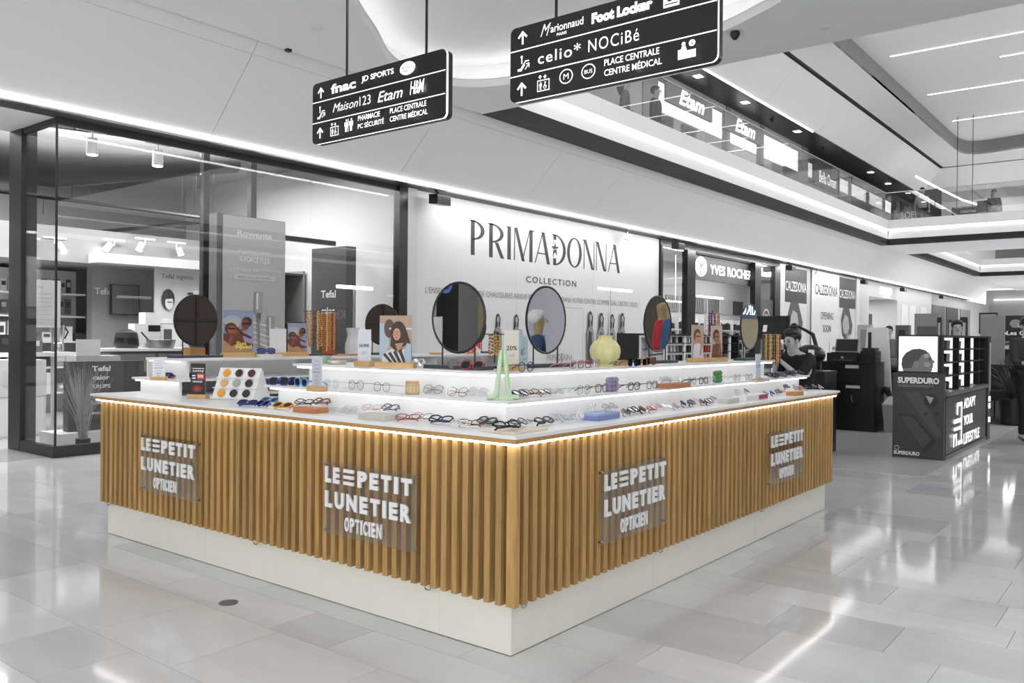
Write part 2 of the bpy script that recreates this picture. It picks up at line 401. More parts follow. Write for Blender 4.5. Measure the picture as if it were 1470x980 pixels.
# ================================================================ inclined fascia: panels
FY, FZ, TY, TZ = 7.15, 3.88, 6.17, 4.85
fas = struct('wall_fascia', MB().slab([(-10, FY + .05, FZ + .06), (54, FY + .05, FZ + .06), (54, TY + .06, TZ + .05), (-10, TY + .06, TZ + .05)], (0, .05, .05)), MGREY)
xs = [-10, -6.3, -3.3, -.2, 2.98, 6.2, 9.37, 11.5, 14.6, 17.7, 20.8, 23.9, 27.0, 30.1, 33.2, 36.3, 39.4, 42.5, 45.6, 48.7, 51.8, 54]
for a, b in zip(xs, xs[1:]):
    part('fascia_panel', MB().slab([(a + .004, FY, FZ), (b - .004, FY, FZ), (b - .004, TY + .12, TZ - .12), (a + .004, TY + .12, TZ - .12)], (0, .05, .05)), CEIL, fas)
    part('fascia_upper_panel', MB().slab([(a + .004, TY + .115, TZ - .118), (b - .004, TY + .115, TZ - .118), (b - .004, TY, TZ + .02), (a + .004, TY, TZ + .02)], (0, .05, .02)), CEIL, fas)
struct('trim_fascia_light', MB().box(-10, 54, FY - .012, FY + .028, FZ - .03, FZ - .004), LEDM)
struct('trim_fascia_rail', MB().box(-10, 54, FY + .03, FY + .09, FZ - .06, FZ + .03), STEEL)
struct('ceiling_soffit', MB().box(-10, 54, FY + .06, 7.73, FZ - .01, FZ + .1), mat('soffit_dark', .22, .5))
# ================================================================ atrium edges, level one
def edge_x(x0, x1, y, sgn, tag_):
    """parapet along X whose face looks towards -sgn*Y"""
    s = sgn
    o = struct('wall_parapet_' + tag_, MB().slab([(x0, y + s * .01, 5.05), (x1, y + s * .01, 5.05), (x1, y + s * .11, 5.42), (x0, y + s * .11, 5.42)], (0, s * .1, 0)), CEIL)
    k = x0
    while k < x1:
        b = min(k + 3.1, x1); part('parapet_panel', MB().box(k + .003, b - .003, y, y + s * .2, 5.41, 5.73), CEIL, o); k = b
    struct('trim_parapet_light_' + tag_, MB().box(x0, x1, y + s * .05, y + s * .075, 5.375, 5.405), LEDM)
    struct('trim_black_band_' + tag_, MB().box(x0, x1, y + s * .01, y + s * .30, 4.855, 5.05), DARK)
    return o
def edge_y(y0, y1, x, tag_):
    o = struct('wall_parapet_' + tag_, MB().slab([(x, y0, 5.05), (x, y1, 5.05), (x + .11, y1, 5.42), (x + .11, y0, 5.42)], (.1, 0, 0)), CEIL)
    k = y1
    while k > y0:
        b = max(k - 3.1, y0); part('parapet_panel', MB().box(x, x + .2, b + .003, k - .003, 5.41, 5.73), CEIL, o); k = b
    struct('trim_parapet_light_' + tag_, MB().box(x + .05, x + .075, y0, y1, 5.375, 5.405), LEDM)
    struct('trim_black_band_' + tag_, MB().box(x + .01, x + .25, y0, y1 + .02, 4.845, 5.05), DARK)
edge_x(6.9, 29.45, 5.87, 1, 'left')
edge_x(6.9, 29.45, -12.0, -1, 'right')
edge_y(-12.0, 5.87, 29.2, 'cross')
struct('ceiling_bridge', MB().box(29.45, 33.2, -12, 6.15, 4.85, 5.17), CEIL)
edge_x(33.2, 47.3, 5.87, 1, 'far_left'); edge_y(-12, 5.87, 47.3, 'far_cross')
struct('ceiling_far', MB().box(47.5, 64, -14, 6.2, 4.85, 5.17), CEIL)
struct('floor_upper_gallery', MB().box(6.9, 64, 6.25, 14, 5.0, 5.2), CEIL)
struct('floor_upper_bridge', MB().box(29.5, 33.2, -12, 6.25, 5.17, 5.2), CEIL)
struct('floor_upper_far', MB().box(47.5, 64, -14, 6.2, 5.17, 5.2), CEIL)
struct('wall_upper_return', MB().box(-10, 6.9, 6.2, 6.3, 4.9, 9.2), CEIL)
# balustrade panes
bal = struct('wall_balustrade_left', MB().box(6.95, 29.25, 5.955, 5.985, 6.70, 6.725), STEEL)
px_ = [7.2, 9.1, 11.05, 12.38, 14.0, 15.6, 17.2, 18.77, 20.2, 21.6, 23.05, 24.5, 26.0, 27.6, 29.2]
for a, b in zip(px_, px_[1:]): part('glass_pane', MB().box(a + .012, b - .012, 5.965, 5.977, 5.73, 6.70), BALGL, bal)
bal = struct('wall_balustrade_cross', MB().box(29.235, 29.265, -12, 5.96, 6.70, 6.725), STEEL)
for i in range(11): part('glass_pane', MB().box(29.245, 29.257, 5.95 - i * 1.6, 5.97 - (i + 1) * 1.6, 5.73, 6.70), BALGL, bal)
struct('wall_far_side', MB().box(47.5, 64, -15, -14.8, 0, 9), LGREY)
struct('wall_opposite', MB().box(-4, 33, -15.2, -15.0, 0, 5), mat('opp_wall', .62, .6))
# ================================================================ upper level: soffit, fascia, coffered ceiling
struct('ceiling_upper_soffit', MB().box(6.9, 52, 7.0, 8.05, 8.15, 8.25), mat('soffit_black', .13, .35))
struct('trim_upper_light', MB().box(6.9, 24.5, 6.985, 7.02, 8.115, 8.15), LEDM)
struct('trim_upper_rail', MB().box(24.5, 52, 6.985, 7.02, 8.11, 8.15), CHAR)
uf = struct('wall_upper_fascia', MB().slab([(6.9, 7.03, 8.2), (38.5, 7.03, 8.2), (38.2, 6.1, 9.1), (6.9, 6.1, 9.1)], (0, .05, .05)), MGREY)
k = 6.9
while k < 38:
    b = min(k + 4.5, 38.3); part('fascia_panel', MB().slab([(k + .004, 6.99, 8.15), (39.3 if b > 38.2 else b - .004, 6.99, 8.15), (38.36 if b > 38.2 else b - .004, 6.05, 9.08), (k + .004, 6.05, 9.08)], (0, .05, .05)), CEIL, uf); k = b
uf = struct('wall_upper_fascia_end', MB().slab([(39.3, 7.03, 8.15), (39.3, -12, 8.15), (38.34, -12, 9.08), (38.34, 6.1, 9.08)], (.05, 0, .05)), CEIL)
struct('wall_upper_fascia_lower', MB().box(39.3, 39.6, -12, 7.0, 7.75, 8.15), LGREY)
struct('ceiling_upper_far', MB().box(39.5, 60, -14, 8, 7.75, 7.9), CEIL)
struct('trim_upper_slot', MB().box(6.9, 38.4, 5.86, 6.1, 9.12, 9.2).box(38.2, 38.45, -12, 6.05, 9.12, 9.2), DARK)
rec = catmull([(16, 4.78), (19, 4.77), (23, 4.77), (28, 4.77), (33, 4.77), (35.3, 4.72), (36.1, 4.35), (36.15, 3.6), (35.9, 2.5), (35.6, 0), (35.6, -5), (35, -9), (33, -10), (20, -10), (10, -10), (8.5, -9), (8.2, 0), (8.6, 3.6), (10, 4.7)], 4)
uc = struct('ceiling_upper', ring_plate([(6.9, -12), (38.25, -12), (38.25, 5.9), (6.9, 5.9)], rec, 9.1, .08), CEIL)
n = len(rec); m = MB(); m.v = [(a, b, 9.1) for a, b in rec] + [(a, b, 9.65) for a, b in rec]; m.f = [(i, (i + 1) % n, n + (i + 1) % n, n + i) for i in range(n)]
m.smooth = True; part('recess_wall', m, mat('recess_grey', .55, .7), uc)
m = MB(); m.prism([(a * 1.0, b) for a, b in rec], 9.65, 9.7); part('recess_panel', m, CEIL, uc)
LN = ['nearest the slot corner, first row', 'short one right of the first row', 'in the second row', 'in the last row before the end', 'right of the third row', 'out near the atrium start', 'above the atrium start']
for kk, (xx, ya, yb) in enumerate([(23.0, -1.5, 4.3), (24.9, -3, 1.8), (27.8, -1.5, 4.33), (32.0, -1.5, 4.37), (30.0, -6, .4), (19.5, -3, 2), (16, -4, 3)]):
    lt = thing('linear_light', 'thin white linear light in the upper ceiling, ' + LN[kk], 'ceiling light', (xx, ya, 9.62), group='linear lights in the atrium ceiling')
    part('housing', MB().box(xx - .03, xx + .03, ya, yb, 9.628, 9.65), WHITE, lt); part('diffuser', MB().box(xx - .025, xx + .025, ya + .01, yb - .01, 9.615, 9.628), LEDL, lt)
# ================================================================ the kiosk
KX, KY, ZT = 4.255, 3.653, .995
K = thing('display_kiosk', 'long oak-slatted white kiosk counter lit under its edge, in the middle', 'kiosk', (0, 0, 0))
pl = MB()
for a, b in ((0, .43), (.432, 2.42), (2.422, KY)): pl.box(0, .6, a, b, .004, .24)
part('plinth_panel', pl, WARMW, K, label='cream plinth panels of the left face')
pl = MB()
for a, b in ((.0, 1.29), (1.292, 2.76), (2.762, KX)): pl.box(a if a else .001, b, -.001, .6, .004, .24)
part('plinth_panel', pl, WARMW, K, label='cream plinth panels of the right face')
part('plinth_panel', MB().box(.6, KX - .01, KY - .6, KY - .002, .004, .24).box(KX - .6, KX - .01, .6, KY - .7, .004, .24), WARMW, K)
part('carcass', MB().box(-.008, .58, .0, KY + .02, .24, .955).box(.585, KX + .0, -.008, .58, .24, .955).box(.585, KX, KY - .55, KY + .02, .24, .955).box(KX - .5, KX, .585, KY - .6, .24, .955), WHITE, K)
slat = MB().box(-.0165, .0165, -.026, .026, .238, .948, .002).mesh('slat', OAK)
def put_slat(x, y, r):
    o = bpy.data.objects.new('slat', slat); COL.objects.link(o); o.parent = K; o.location = (x, y, 0); o.rotation_euler = (0, 0, r)
put_slat(-.036, -.036, 0)
n = 64
for i in range(n):
    x = .026 + i * (KX - .045) / (n - 1)
    if abs(x - 1.262) < .02: x -= .018
    put_slat(x, -.036, 0)
n = 56
for i in range(n):
    y = .028 + i * (KY - .05) / (n - 1); put_slat(-.036, y, PI / 2)
for x, y, r in [(.03, -.036, 0), (1.30, -.036, 0), (2.77, -.036, 0), (-.036, 3.56, 1), (-.036, 1.83, 1), (-.036, .46, 1)]:
    m = MB()
    P = [(0, 0, .242), (0, 0, .222), (.008, 0, .214), (.03, 0, .214), (.036, 0, .224)]
    m.tube([(x + a, y, c) for a, b, c in P] if not r else [(x, y + a, c) for a, b, c in P], .0035, 6); part('metal_hook', m, STEEL, K)
# counter top: oak board below, white laminate above, both as a ring
def ringp(x0, y0, x1, y1, wx, z0, z1, gap=None):
    m = MB(); m.box(x0, x0 + wx, y0, y1, z0, z1).box(x0 + wx, x1, y0, y0 + wx, z0, z1).box(x0 + wx, x1, y1 - wx, y1, z0, z1).box(x1 - wx, x1, y0 + wx, y1 - wx, z0, z1); return m
part('counter_board', MB().box(-.078, .6, -.078, KY + .07, .957, .979).box(.6, 1.262, -.078, .6, .957, .979).box(1.275, KX + .065, -.078, .6, .957, .979).box(.6, KX + .065, KY - .52, KY + .07, .957, .979), BOARD, K)
part('counter_top', ringp(-.092, -.092, KX + .08, KY + .085, .72, .979, ZT), WHITE, K, label='white laminate counter top')
part('counter_light', MB().box(-.078, -.070, -.078, KY + .03, .948, .957).box(-.070, 1.25, -.078, -.070, .948, .957).box(1.285, KX + .03, -.078, -.070, .948, .957), LEDK, K, label='white light strip under the counter edge')
def L(off, xe, ye, z0, z1, dep=.62): return MB().prism([(off, off if off > .15 else off), (xe, off), (xe, dep), (dep, dep), (dep, ye), (off, ye)], z0, z1)
def Lp(ox, oy, xe, ye, z0, z1, dep=.62): return MB().prism([(ox, oy), (xe, oy), (xe, dep), (dep, dep), (dep, ye), (ox, ye)], z0, z1)
part('lower_step', Lp(.19, .19, 4.15, 1.95, ZT, 1.107), WHITE, K); part('lower_step_top', Lp(.12, .12, 4.21, 2.0, 1.107, 1.12, .64), WHITE, K)
part('lower_step_light', MB().box(.135, .143, .135, 1.96, 1.095, 1.107).box(.143, 4.18, .135, .143, 1.095, 1.107), LEDS, K)
part('upper_step', Lp(.30, .34, 3.76, 1.80, 1.12, 1.237), WHITE, K); part('upper_step_top', Lp(.22, .27, 3.82, 1.855, 1.237, 1.25, .66), WHITE, K)
part('upper_step_light', MB().box(.235, .243, .285, 1.83, 1.225, 1.237).box(.243, 3.79, .285, .293, 1.225, 1.237), LEDS, K)
# rear run: open shelving that faces the inside
sh = MB().box(.17, 4.1, 3.05, 3.66, 1.092, 1.107).box(.215, .235, 3.10, 3.62, ZT, 1.092).box(.25, 4.05, 3.58, 3.6, ZT, 1.235)
for x in (1.52, 2.8, 4.0): sh.box(x, x + .018, 3.12, 3.58, ZT, 1.235)
part('rear_lower_shelf', sh, WHITE, K)
part('rear_upper_shelf', MB().box(.20, 4.08, 3.08, 3.52, 1.235, 1.252).box(.27, .29, 3.10, 3.5, 1.107, 1.235), WHITE, K)
part('rear_shelf_light', MB().box(.185, .192, 3.08, 3.64, 1.08, 1.092).box(.215, .222, 3.1, 3.5, 1.223, 1.235).box(.2, 4.1, 3.64, 3.65, 1.08, 1.092), LEDS, K)
# acrylic name plates
def plate(O, U, label):
    O = Vector(O); U = Vector(U); V = Vector((0, 0, 1)); N = U.cross(V)
    t = thing('name_plate', label, 'sign', tuple(O + U * .34), group='acrylic name plates on the kiosk')
    W_, H_ = .682, .374
    def P(x, y, d=0): return tuple(O + U * x + V * y + N * d)
    part('acrylic_sheet', MB().slab([P(0, 0), P(W_, 0), P(W_, H_), P(0, H_)], N * .005), ACRYL, t)
    for x, y in ((.015, .015), (W_ - .015, .015), (.015, H_ - .015), (W_ - .015, H_ - .015)):
        m = MB(); m.tube([P(x, y, -.018), P(x, y, .009)], .007, 8); part('spacer', m, STEEL, t)
    d = .009
    def LT(s, x, y, w, h, b): letters('letter', s, P(x, y, .005), U, V, w, h, d, WHITE, t, b)
    def word(s, x0, x1, y, h, b=.055):
        ws = {'I': .36, 'L': .8, 'E': .82, 'T': .95, 'U': 1.0, 'N': 1.12, 'R': .98, 'P': .92, 'C': .95, 'O': 1.05}
        tot = sum(ws[c] for c in s); gp = .30; u = (x1 - x0) / (tot + gp * (len(s) - 1)); x = x0
        for c in s: LT(c, x, y, ws[c] * u, h, b); x += (ws[c] + gp) * u
    word('LE', .025, .135, .268, .082); word('PETIT', .275, .655, .268, .082)
    for k in range(3):
        part('bar', MB().slab([P(.168, .270 + k * .031, .005), P(.245, .270 + k * .031, .005), P(.245, .287 + k * .031, .005), P(.168, .287 + k * .031, .005)], N * d), WHITE, t)
    word('LUNETIER', .025, .650, .140, .085); word('OPTICIEN', .180, .452, .034, .072, .03)
plate((-.085, 3.045, .392), (0, -1, 0), 'clear acrylic plate with white lettering at the far left end of the kiosk')
plate((-.085, 1.185, .392), (0, -1, 0), 'clear lettered acrylic plate on the left face nearest the kiosk corner')
plate((.60, -.085, .392), (1, 0, 0), 'clear lettered acrylic plate on the right face nearest the kiosk corner')
plate((2.79, -.085, .392), (1, 0, 0), 'clear lettered acrylic plate at the far right end of the kiosk')
# ================================================================ glasses
def plast(name, c, r=.25, **k): return mat('frame_' + name, c, r, **k)
FC = {'black': plast('black', '20212a'), 'navy': plast('navy', '2a3358'), 'tortoise': plast('tortoise', '6b3f2c', noise=.5, nscale=60), 'clear': plast('clear', 'c9ccd6'),
      'blue': plast('blue', '2b3f9a'), 'pale blue': plast('pale blue', '6aa5c8'), 'yellow': plast('yellow', 'e8a21e'), 'red': plast('red', 'a8494a'), 'pink': plast('pink', 'd0a0aa'),
      'teal': plast('teal', '5c9a9c'), 'orange': plast('orange', 'c27a4c'), 'white': plast('white', 'eef0f2'), 'gold': mat('frame_gold', 'b59a62', .3, metal=.7), 'grey': plast('grey', '6d7280')}
LENS = {'n': glass_mat('clear_lens', .97, .03), 'd': glass_mat('dark_lens', .3, .08, col=(.07, .07, .1)), 'b': glass_mat('blue_lens', .3, .1, col=(.1, .25, .5)), 'o': glass_mat('amber_lens', .3, .08, col=(.6, .3, .05))}
GM = {}
def gl_mesh(shape, pose):
    k = (shape, pose)
    if k in GM: return GM[k]
    rx, rz, ex, r = {'round': (.025, .0235, 2.0, .0022), 'square': (.027, .021, 3.6, .0026), 'oval': (.028, .020, 2.4, .0024), 'wire': (.026, .024, 2.6, .0013), 'bold': (.029, .023, 3.0, .0036)}[shape]
    cx = rx + .0085
    def loop(sx, q=1.0):
        out = []
        for i in range(16):
            a = 2 * PI * i / 16; c, s_ = math.cos(a), math.sin(a); e = 2 / ex
            out.append((sx * cx + rx * q * math.copysign(abs(c) ** e, c), 0, rz + rz * q * math.copysign(abs(s_) ** e, s_)))
        return out
    fr = MB()
    for sx in (-1, 1): fr.tube(loop(sx), r, 5, closed=True)
    fr.tube([(-.009, 0, rz * 1.25), (-.004, -.002, rz * 1.45), (.004, -.002, rz * 1.45), (.009, 0, rz * 1.25)], r, 5)
    hx_ = cx + rx
    fr.tube([(hx_ - .001, 0, rz * 1.5), (hx_ + .004, .003, rz * 1.5)], r, 5); fr.tube([(-hx_ + .001, 0, rz * 1.5), (-hx_ - .004, .003, rz * 1.5)], r, 5)
    le = MB()
    for sx in (-1, 1):
        lp = loop(sx, .97); le.slab([(p[0], -.0006, p[2]) for p in lp], (0, .0012, 0))
    ts = []
    for sx in (-1, 1):
        t = MB(); X = sx * (hx_ + .003); z = rz * 1.5
        if pose == 'open': t.tube([(X, .002, z), (X, .05, z - .004), (X * .97, .10, z - .010), (X * .95, .125, z - .02), (X * .93, .14, .003)], [r, r, r * 1.1, r * 1.2, r * 1.2], 5)
        else: t.tube([(X, .004, z), (X, .008 + .004 * (sx > 0), z - .002), (X * .5, .012 + .006 * (sx > 0), z - .006), (-X * .6, .011 + .008 * (sx > 0), z - .012), (-X * .9, .012 + .006 * (sx > 0), z - .024)], [r, r, r, r * 1.2, r * 1.2], 5)
        ts.append(t)
    if pose != 'open':
        T = Matrix.Rotation(math.radians(-58 if pose == 'folded' else -25), 4, 'X')
        for mb in [fr, le] + ts: mb.xf(T)
        zm = min(v[2] for mb in [fr, le] + ts for v in mb.v)
        for mb in [fr, le] + ts: mb.v = [(a, b, c - zm) for a, b, c in mb.v]
    else:
        for mb in [fr, le] + ts: mb.v = [(a, b, c + r) for a, b, c in mb.v]
    GM[k] = (fr.mesh('rims', None), le.mesh('lens', None), ts[0].mesh('temple', None), ts[1].mesh('temple', None))
    for me in GM[k]: me.materials.append(None)
    return GM[k]
ORD = ['first', 'second', 'third', 'fourth', 'fifth', 'sixth', 'seventh', 'eighth', 'ninth', 'tenth', 'eleventh', 'twelfth', 'thirteenth', 'fourteenth', 'fifteenth', 'sixteenth',
       'seventeenth', 'eighteenth', 'nineteenth', 'twentieth', 'twenty-first', 'twenty-second', 'twenty-third', 'twenty-fourth', 'twenty-fifth', 'twenty-sixth', 'twenty-seventh', 'twenty-eighth', 'twenty-ninth', 'thirtieth',
       'thirty-first', 'thirty-second', 'thirty-third', 'thirty-fourth', 'thirty-fifth', 'thirty-sixth', 'thirty-seventh', 'thirty-eighth']
def glasses(loc, rz, col, shape, pose, lens, label, group, temple=None):
    t = thing('eyeglasses' if lens == 'n' else 'sunglasses', label, 'glasses', loc, rz, group)
    ms = gl_mesh(shape, pose)
    for nm, me, ma in zip(('rims', 'lens', 'temple', 'temple'), ms, (FC[col], LENS[lens], FC[temple or col], FC[temple or col])):
        o = bpy.data.objects.new(nm, me); COL.objects.link(o); o.parent = t
        o.material_slots[0].link = 'OBJECT'; o.material_slots[0].material = ma
    return t
def zone(items, z, rz, phrase, group):
    """items: px, py, colour, shape, pose, lens, extra height, extra turn"""
    P = [(spot(i[0], i[1], z + i[6]), i) for i in items]
    P.sort(key=lambda q: q[0].x + q[0].y)
    for n, (p, i) in enumerate(P):
        kind = 'sunglasses' if i[5] != 'n' else 'glasses'
        ps = {'open': 'standing open', 'folded': 'lying folded', 'lean': 'leaning folded'}[i[4]]
        sh = {'bold': 'thick', 'wire': 'thin-rimmed'}.get(i[3], i[3])
        glasses((p.x, p.y, z + i[6] + .0005), rz + math.radians(i[7]), i[2], i[3], i[4], i[5], f"{i[2]} {sh} {kind} {ps} on {phrase}, {ORD[n]} pair from the corner", group)
LR, RR = -PI / 2, 0.0
zone([(352, 584, 'blue', 'bold', 'folded', 'd', 0, 15), (373, 585, 'blue', 'bold', 'folded', 'd', 0, -10), (384, 580, 'pale blue', 'bold', 'folded', 'b', 0, 10), (402, 588, 'yellow', 'bold', 'folded', 'd', 0, 10),
      (421, 575.5, 'pale blue', 'square', 'folded', 'b', .022, 10), (433, 583, 'black', 'square', 'folded', 'n', .03, 8), (457, 582, 'tortoise', 'bold', 'folded', 'n', .03, -6), (482, 595, 'clear', 'wire', 'folded', 'n', 0, 12),
      (497, 593, 'clear', 'round', 'folded', 'n', 0, -8), (530, 591, 'pink', 'wire', 'folded', 'n', .03, 10), (556, 591, 'navy', 'square', 'folded', 'n', .03, -8), (583, 606, 'red', 'square', 'folded', 'n', 0, 20),
      (602, 604, 'tortoise', 'wire', 'folded', 'n', 0, 5), (629, 609, 'navy', 'bold', 'folded', 'n', 0, 5), (654, 614, 'white', 'round', 'folded', 'n', 0, -10), (672, 614, 'tortoise', 'oval', 'folded', 'n', 0, 12), (694, 611, 'black', 'bold', 'folded', 'n', 0, -15)],
     ZT, LR, 'the left counter', 'glasses on the left counter')
zone([(731, 618, 'black', 'bold', 'folded', 'n', .012, -20), (750, 613, 'black', 'round', 'folded', 'n', .012, 5), (768, 607, 'tortoise', 'round', 'folded', 'n', 0, 12), (786, 611, 'black', 'bold', 'folded', 'n', 0, 3), (806, 604, 'clear', 'round', 'folded', 'n', 0, 14),
      (823, 607, 'clear', 'bold', 'folded', 'n', 0, -12), (837, 600, 'white', 'bold', 'lean', 'n', .035, 30), (880, 590, 'clear', 'bold', 'folded', 'n', .035, 5), (856, 590, 'white', 'square', 'lean', 'n', .035, 20),
      (903, 597, 'tortoise', 'round', 'folded', 'n', 0, 24), (914, 594.5, 'navy', 'bold', 'folded', 'n', 0, 12), (927, 593, 'tortoise', 'bold', 'folded', 'n', 0, 28), (940, 592, 'red', 'oval', 'folded', 'n', 0, 12), (951, 588, 'pink', 'wire', 'folded', 'n', 0, 22),
      (962, 588, 'clear', 'wire', 'folded', 'n', 0, 10), (975, 588, 'tortoise', 'wire', 'folded', 'n', 0, 20), (985, 584, 'navy', 'square', 'folded', 'n', 0, 26), (997, 583, 'black', 'bold', 'folded', 'n', 0, 16), (1005, 578, 'clear', 'wire', 'folded', 'n', 0, 20),
      (1012, 581.5, 'red', 'square', 'folded', 'n', 0, 24), (1022, 581, 'navy', 'bold', 'folded', 'n', 0, 12), (1029, 575, 'grey', 'wire', 'folded', 'n', 0, 20), (1062, 567, 'clear', 'square', 'folded', 'n', .035, 16), (1076, 565, 'grey', 'round', 'folded', 'n', .035, 22),
      (1103, 568, 'navy', 'wire', 'folded', 'n', 0, 14), (1112, 568, 'blue', 'square', 'folded', 'n', 0, 22), (1121, 566, 'navy', 'square', 'folded', 'n', 0, 8), (1127, 561, 'clear', 'bold', 'folded', 'n', 0, 20), (1133, 559, 'navy', 'bold', 'folded', 'n', .03, 10),
      (1145, 559, 'grey', 'square', 'folded', 'n', .03, 24), (1154, 560, 'orange', 'bold', 'folded', 'n', 0, 12), (1163, 559, 'navy', 'bold', 'folded', 'n', 0, 20), (1172, 558, 'grey', 'square', 'folded', 'n', 0, 12), (1182, 559, 'clear', 'bold', 'folded', 'n', 0, 22)],
     ZT, RR, 'the right counter', 'glasses on the right counter')
zone([(399, 553, 'blue', 'bold', 'lean', 'd', 0, 20), (411, 552.5, 'navy', 'bold', 'lean', 'd', 0, 10), (432, 555, 'pale blue', 'bold', 'open', 'b', 0, -6), (476, 557, 'clear', 'wire', 'open', 'n', 0, 0), (511, 559, 'black', 'wire', 'open', 'n', 0, 0), (548, 562, 'navy', 'wire', 'open', 'n', 0, 0),
      (620, 565, 'grey', 'wire', 'lean', 'n', 0, 8), (655, 569, 'tortoise', 'wire', 'lean', 'n', 0, 5), (684, 569, 'clear', 'wire', 'lean', 'n', 0, 0)],
     1.12, LR, 'the left lower step', 'glasses on the left lower step')
zone([(752, 571.5, 'black', 'bold', 'folded', 'n', 0, 12), (766, 569.5, 'tortoise', 'round', 'folded', 'n', 0, -12), (787, 569, 'tortoise', 'oval', 'folded', 'n', 0, 14), (803, 568, 'clear', 'round', 'folded', 'n', 0, 0), (838, 566, 'teal', 'wire', 'open', 'n', 0, 0),
      (864, 563, 'tortoise', 'square', 'open', 'n', 0, 0), (910, 560, 'black', 'square', 'open', 'n', 0, 0), (936, 558, 'grey', 'square', 'open', 'n', 0, 0), (959, 550, 'clear', 'square', 'folded', 'n', .03, 6), (972, 549, 'white', 'wire', 'folded', 'n', .03, -6),
      (993, 552.5, 'black', 'wire', 'open', 'n', 0, 0), (1010, 551, 'navy', 'square', 'open', 'n', 0, 0), (1021, 550, 'clear', 'wire', 'open', 'n', 0, 0), (1058, 547, 'clear', 'round', 'open', 'n', 0, 0), (1075, 546, 'grey', 'wire', 'open', 'n', 0, 0)],
     1.12, RR, 'the right lower step', 'glasses on the right lower step')
zone([(597, 527, 'white', 'bold', 'lean', 'n', 0, -20), (660, 530, 'navy', 'wire', 'open', 'd', 0, 30), (676, 531, 'red', 'bold', 'lean', 'd', 0, 10)], 1.25, LR, 'the left top step', 'glasses on the left top step')
zone([(755, 534, 'navy', 'round', 'open', 'n', 0, 0), (828, 529, 'pink', 'square', 'open', 'n', 0, 0), (839, 528.5, 'red', 'square', 'open', 'n', 0, 0), (853, 527, 'grey', 'wire', 'open', 'n', 0, 0), (909, 526, 'black', 'wire', 'open', 'b', 0, 0), (921, 525, 'gold', 'square', 'open', 'd', 0, 0), (934, 524, 'tortoise', 'bold', 'open', 'o', 0, 0)],
     1.25, RR, 'the right top step', 'glasses on the right top step')
glasses((.95, 3.13, 1.275), -.3, 'blue', 'bold', 'lean', 'b', 'blue sunglasses leaning on a cream block beside the couple poster', 'glasses on the rear shelf')
# sunglasses rack laid out as slanting dark pairs at the far right end
for i in range(7):
    p = spot(1112 + i * 6.2, 542.5 - i * .8, 1.12); glasses((p.x, p.y + (i % 2) * .02, 1.1205), .9, ['black', 'navy', 'grey'][i % 3], 'bold', 'folded', 'd' if i % 2 else 'n', f"{['black', 'navy', 'grey'][i % 3]} slanted folded glasses at the right lower step's far end, {ORD[i]} in row", 'slanted glasses at the far right end')

# ================================================================ blocks, boxes and trays under the glasses
def block(px, py, z, w, d, h, m, rz, name, label, cat='block', group='display blocks on the kiosk'):
    p = spot(px, py, z); o = solo(name, MB().box(-w / 2, w / 2, -d / 2, d / 2, 0, h, .002), m, label, cat, group, (p.x, p.y, z + .0002), rz); return o
block(419, 584, ZT, .11, .075, .02, mat('birch', 'e6d8c2', .5), LR, 'wooden_block', 'pale birch block under pale blue sunglasses, left counter')
block(446, 591.5, ZT, .19, .10, .028, TERRA, LR, 'wooden_block', 'terracotta-coloured block under black glasses, left counter')
block(543, 601.5, ZT, .20, .10, .028, mat('grey_block', 'c9c8bf', .5), LR, 'display_block', 'light grey block under pink and navy glasses, left counter')
b = solo('corner_board', MB().prism([(-.05, -.05), (.20, -.05), (.20, .10), (.08, .10), (.08, .14), (-.05, .14)], 0, .010), mat('birch', 'e6d8c2'), 'thin birch board at the front corner of the counter', 'board', 'display blocks on the kiosk', (0, 0, ZT + .0003))
t = thing('gift_box', 'lavender-blue lidded box on the right counter near the corner', 'box', tuple(spot(862, 601, ZT + .0003)), .05, 'boxes on the right counter')
part('box_base', MB().box(-.12, .12, -.05, .05, 0, .03), mat('lavender', '7d8fc4', .5), t, False); part('box_lid', MB().box(-.122, .122, -.052, .052, .024, .0345), mat('lavender_lid', '9aaad6', .5), t, False)
t = thing('gift_box', 'white box with crimson end on the right counter', 'box', tuple(spot(1078, 573, ZT + .0003)), 0, 'boxes on the right counter')
part('box_body', MB().box(-.2, .18, -.05, .05, 0, .034), mat('box_white', 'e8e6ea', .5), t, False)
part('box_end', MB().box(.02, .1805, -.0505, -.049, .002, .033).box(.17, .1812, -.0505, .05, .002, .033), mat('crimson', 'b03a68', .5), t, False, 'crimson printed end')
block(1046, 578, ZT, .19, .07, .03, mat('grey_block', 'c9c8bf'), RR, 'display_block', 'pale stone-grey block left of the white and crimson box')
block(1141, 567, ZT, .16, .08, .028, mat('orange_wood', 'c88345', .45), RR, 'wooden_tray', 'orange-brown wooden tray near the far end of the right counter', 'tray')
block(1120, 563, ZT, .10, .05, .02, mat('peach', 'e3b695', .5), RR, 'display_block', 'peach block just left of the orange-brown tray')
block(967, 556, 1.12, .30, .085, .028, TERRA, RR, 'wooden_tray', 'reddish brown wooden tray on the right lower step', 'tray')
block(1090, 548, 1.12, .24, .06, .026, mat('grey_block', 'c9c8bf'), RR, 'display_block', 'long beige block under the price card, right lower step')
block(497, 526.5, 1.25, .0, .0, .0, WHITE, LR, 'tmp', 'x') if False else None
def gem(px, py, z, c, name, label):
    p = spot(px, py, z); m = MB(); m.ball((0, 0, 0), 1, 4, 4)
    m = MB()
    for i in range(3):
        for k in range(3): m.ball((-.035 + .035 * i, 0, .017 + .024 * k), .021, 8, 6, (1, .9, .85))
    solo(name, m, c, label, 'block', 'coloured glass blocks', (p.x, p.y + .02, z))
gem(1034, 549, 1.12, mat('green_resin', '4a9a4c', .15, trans=.3), 'bubble_block', 'emerald green bubbled resin block on the right lower step')
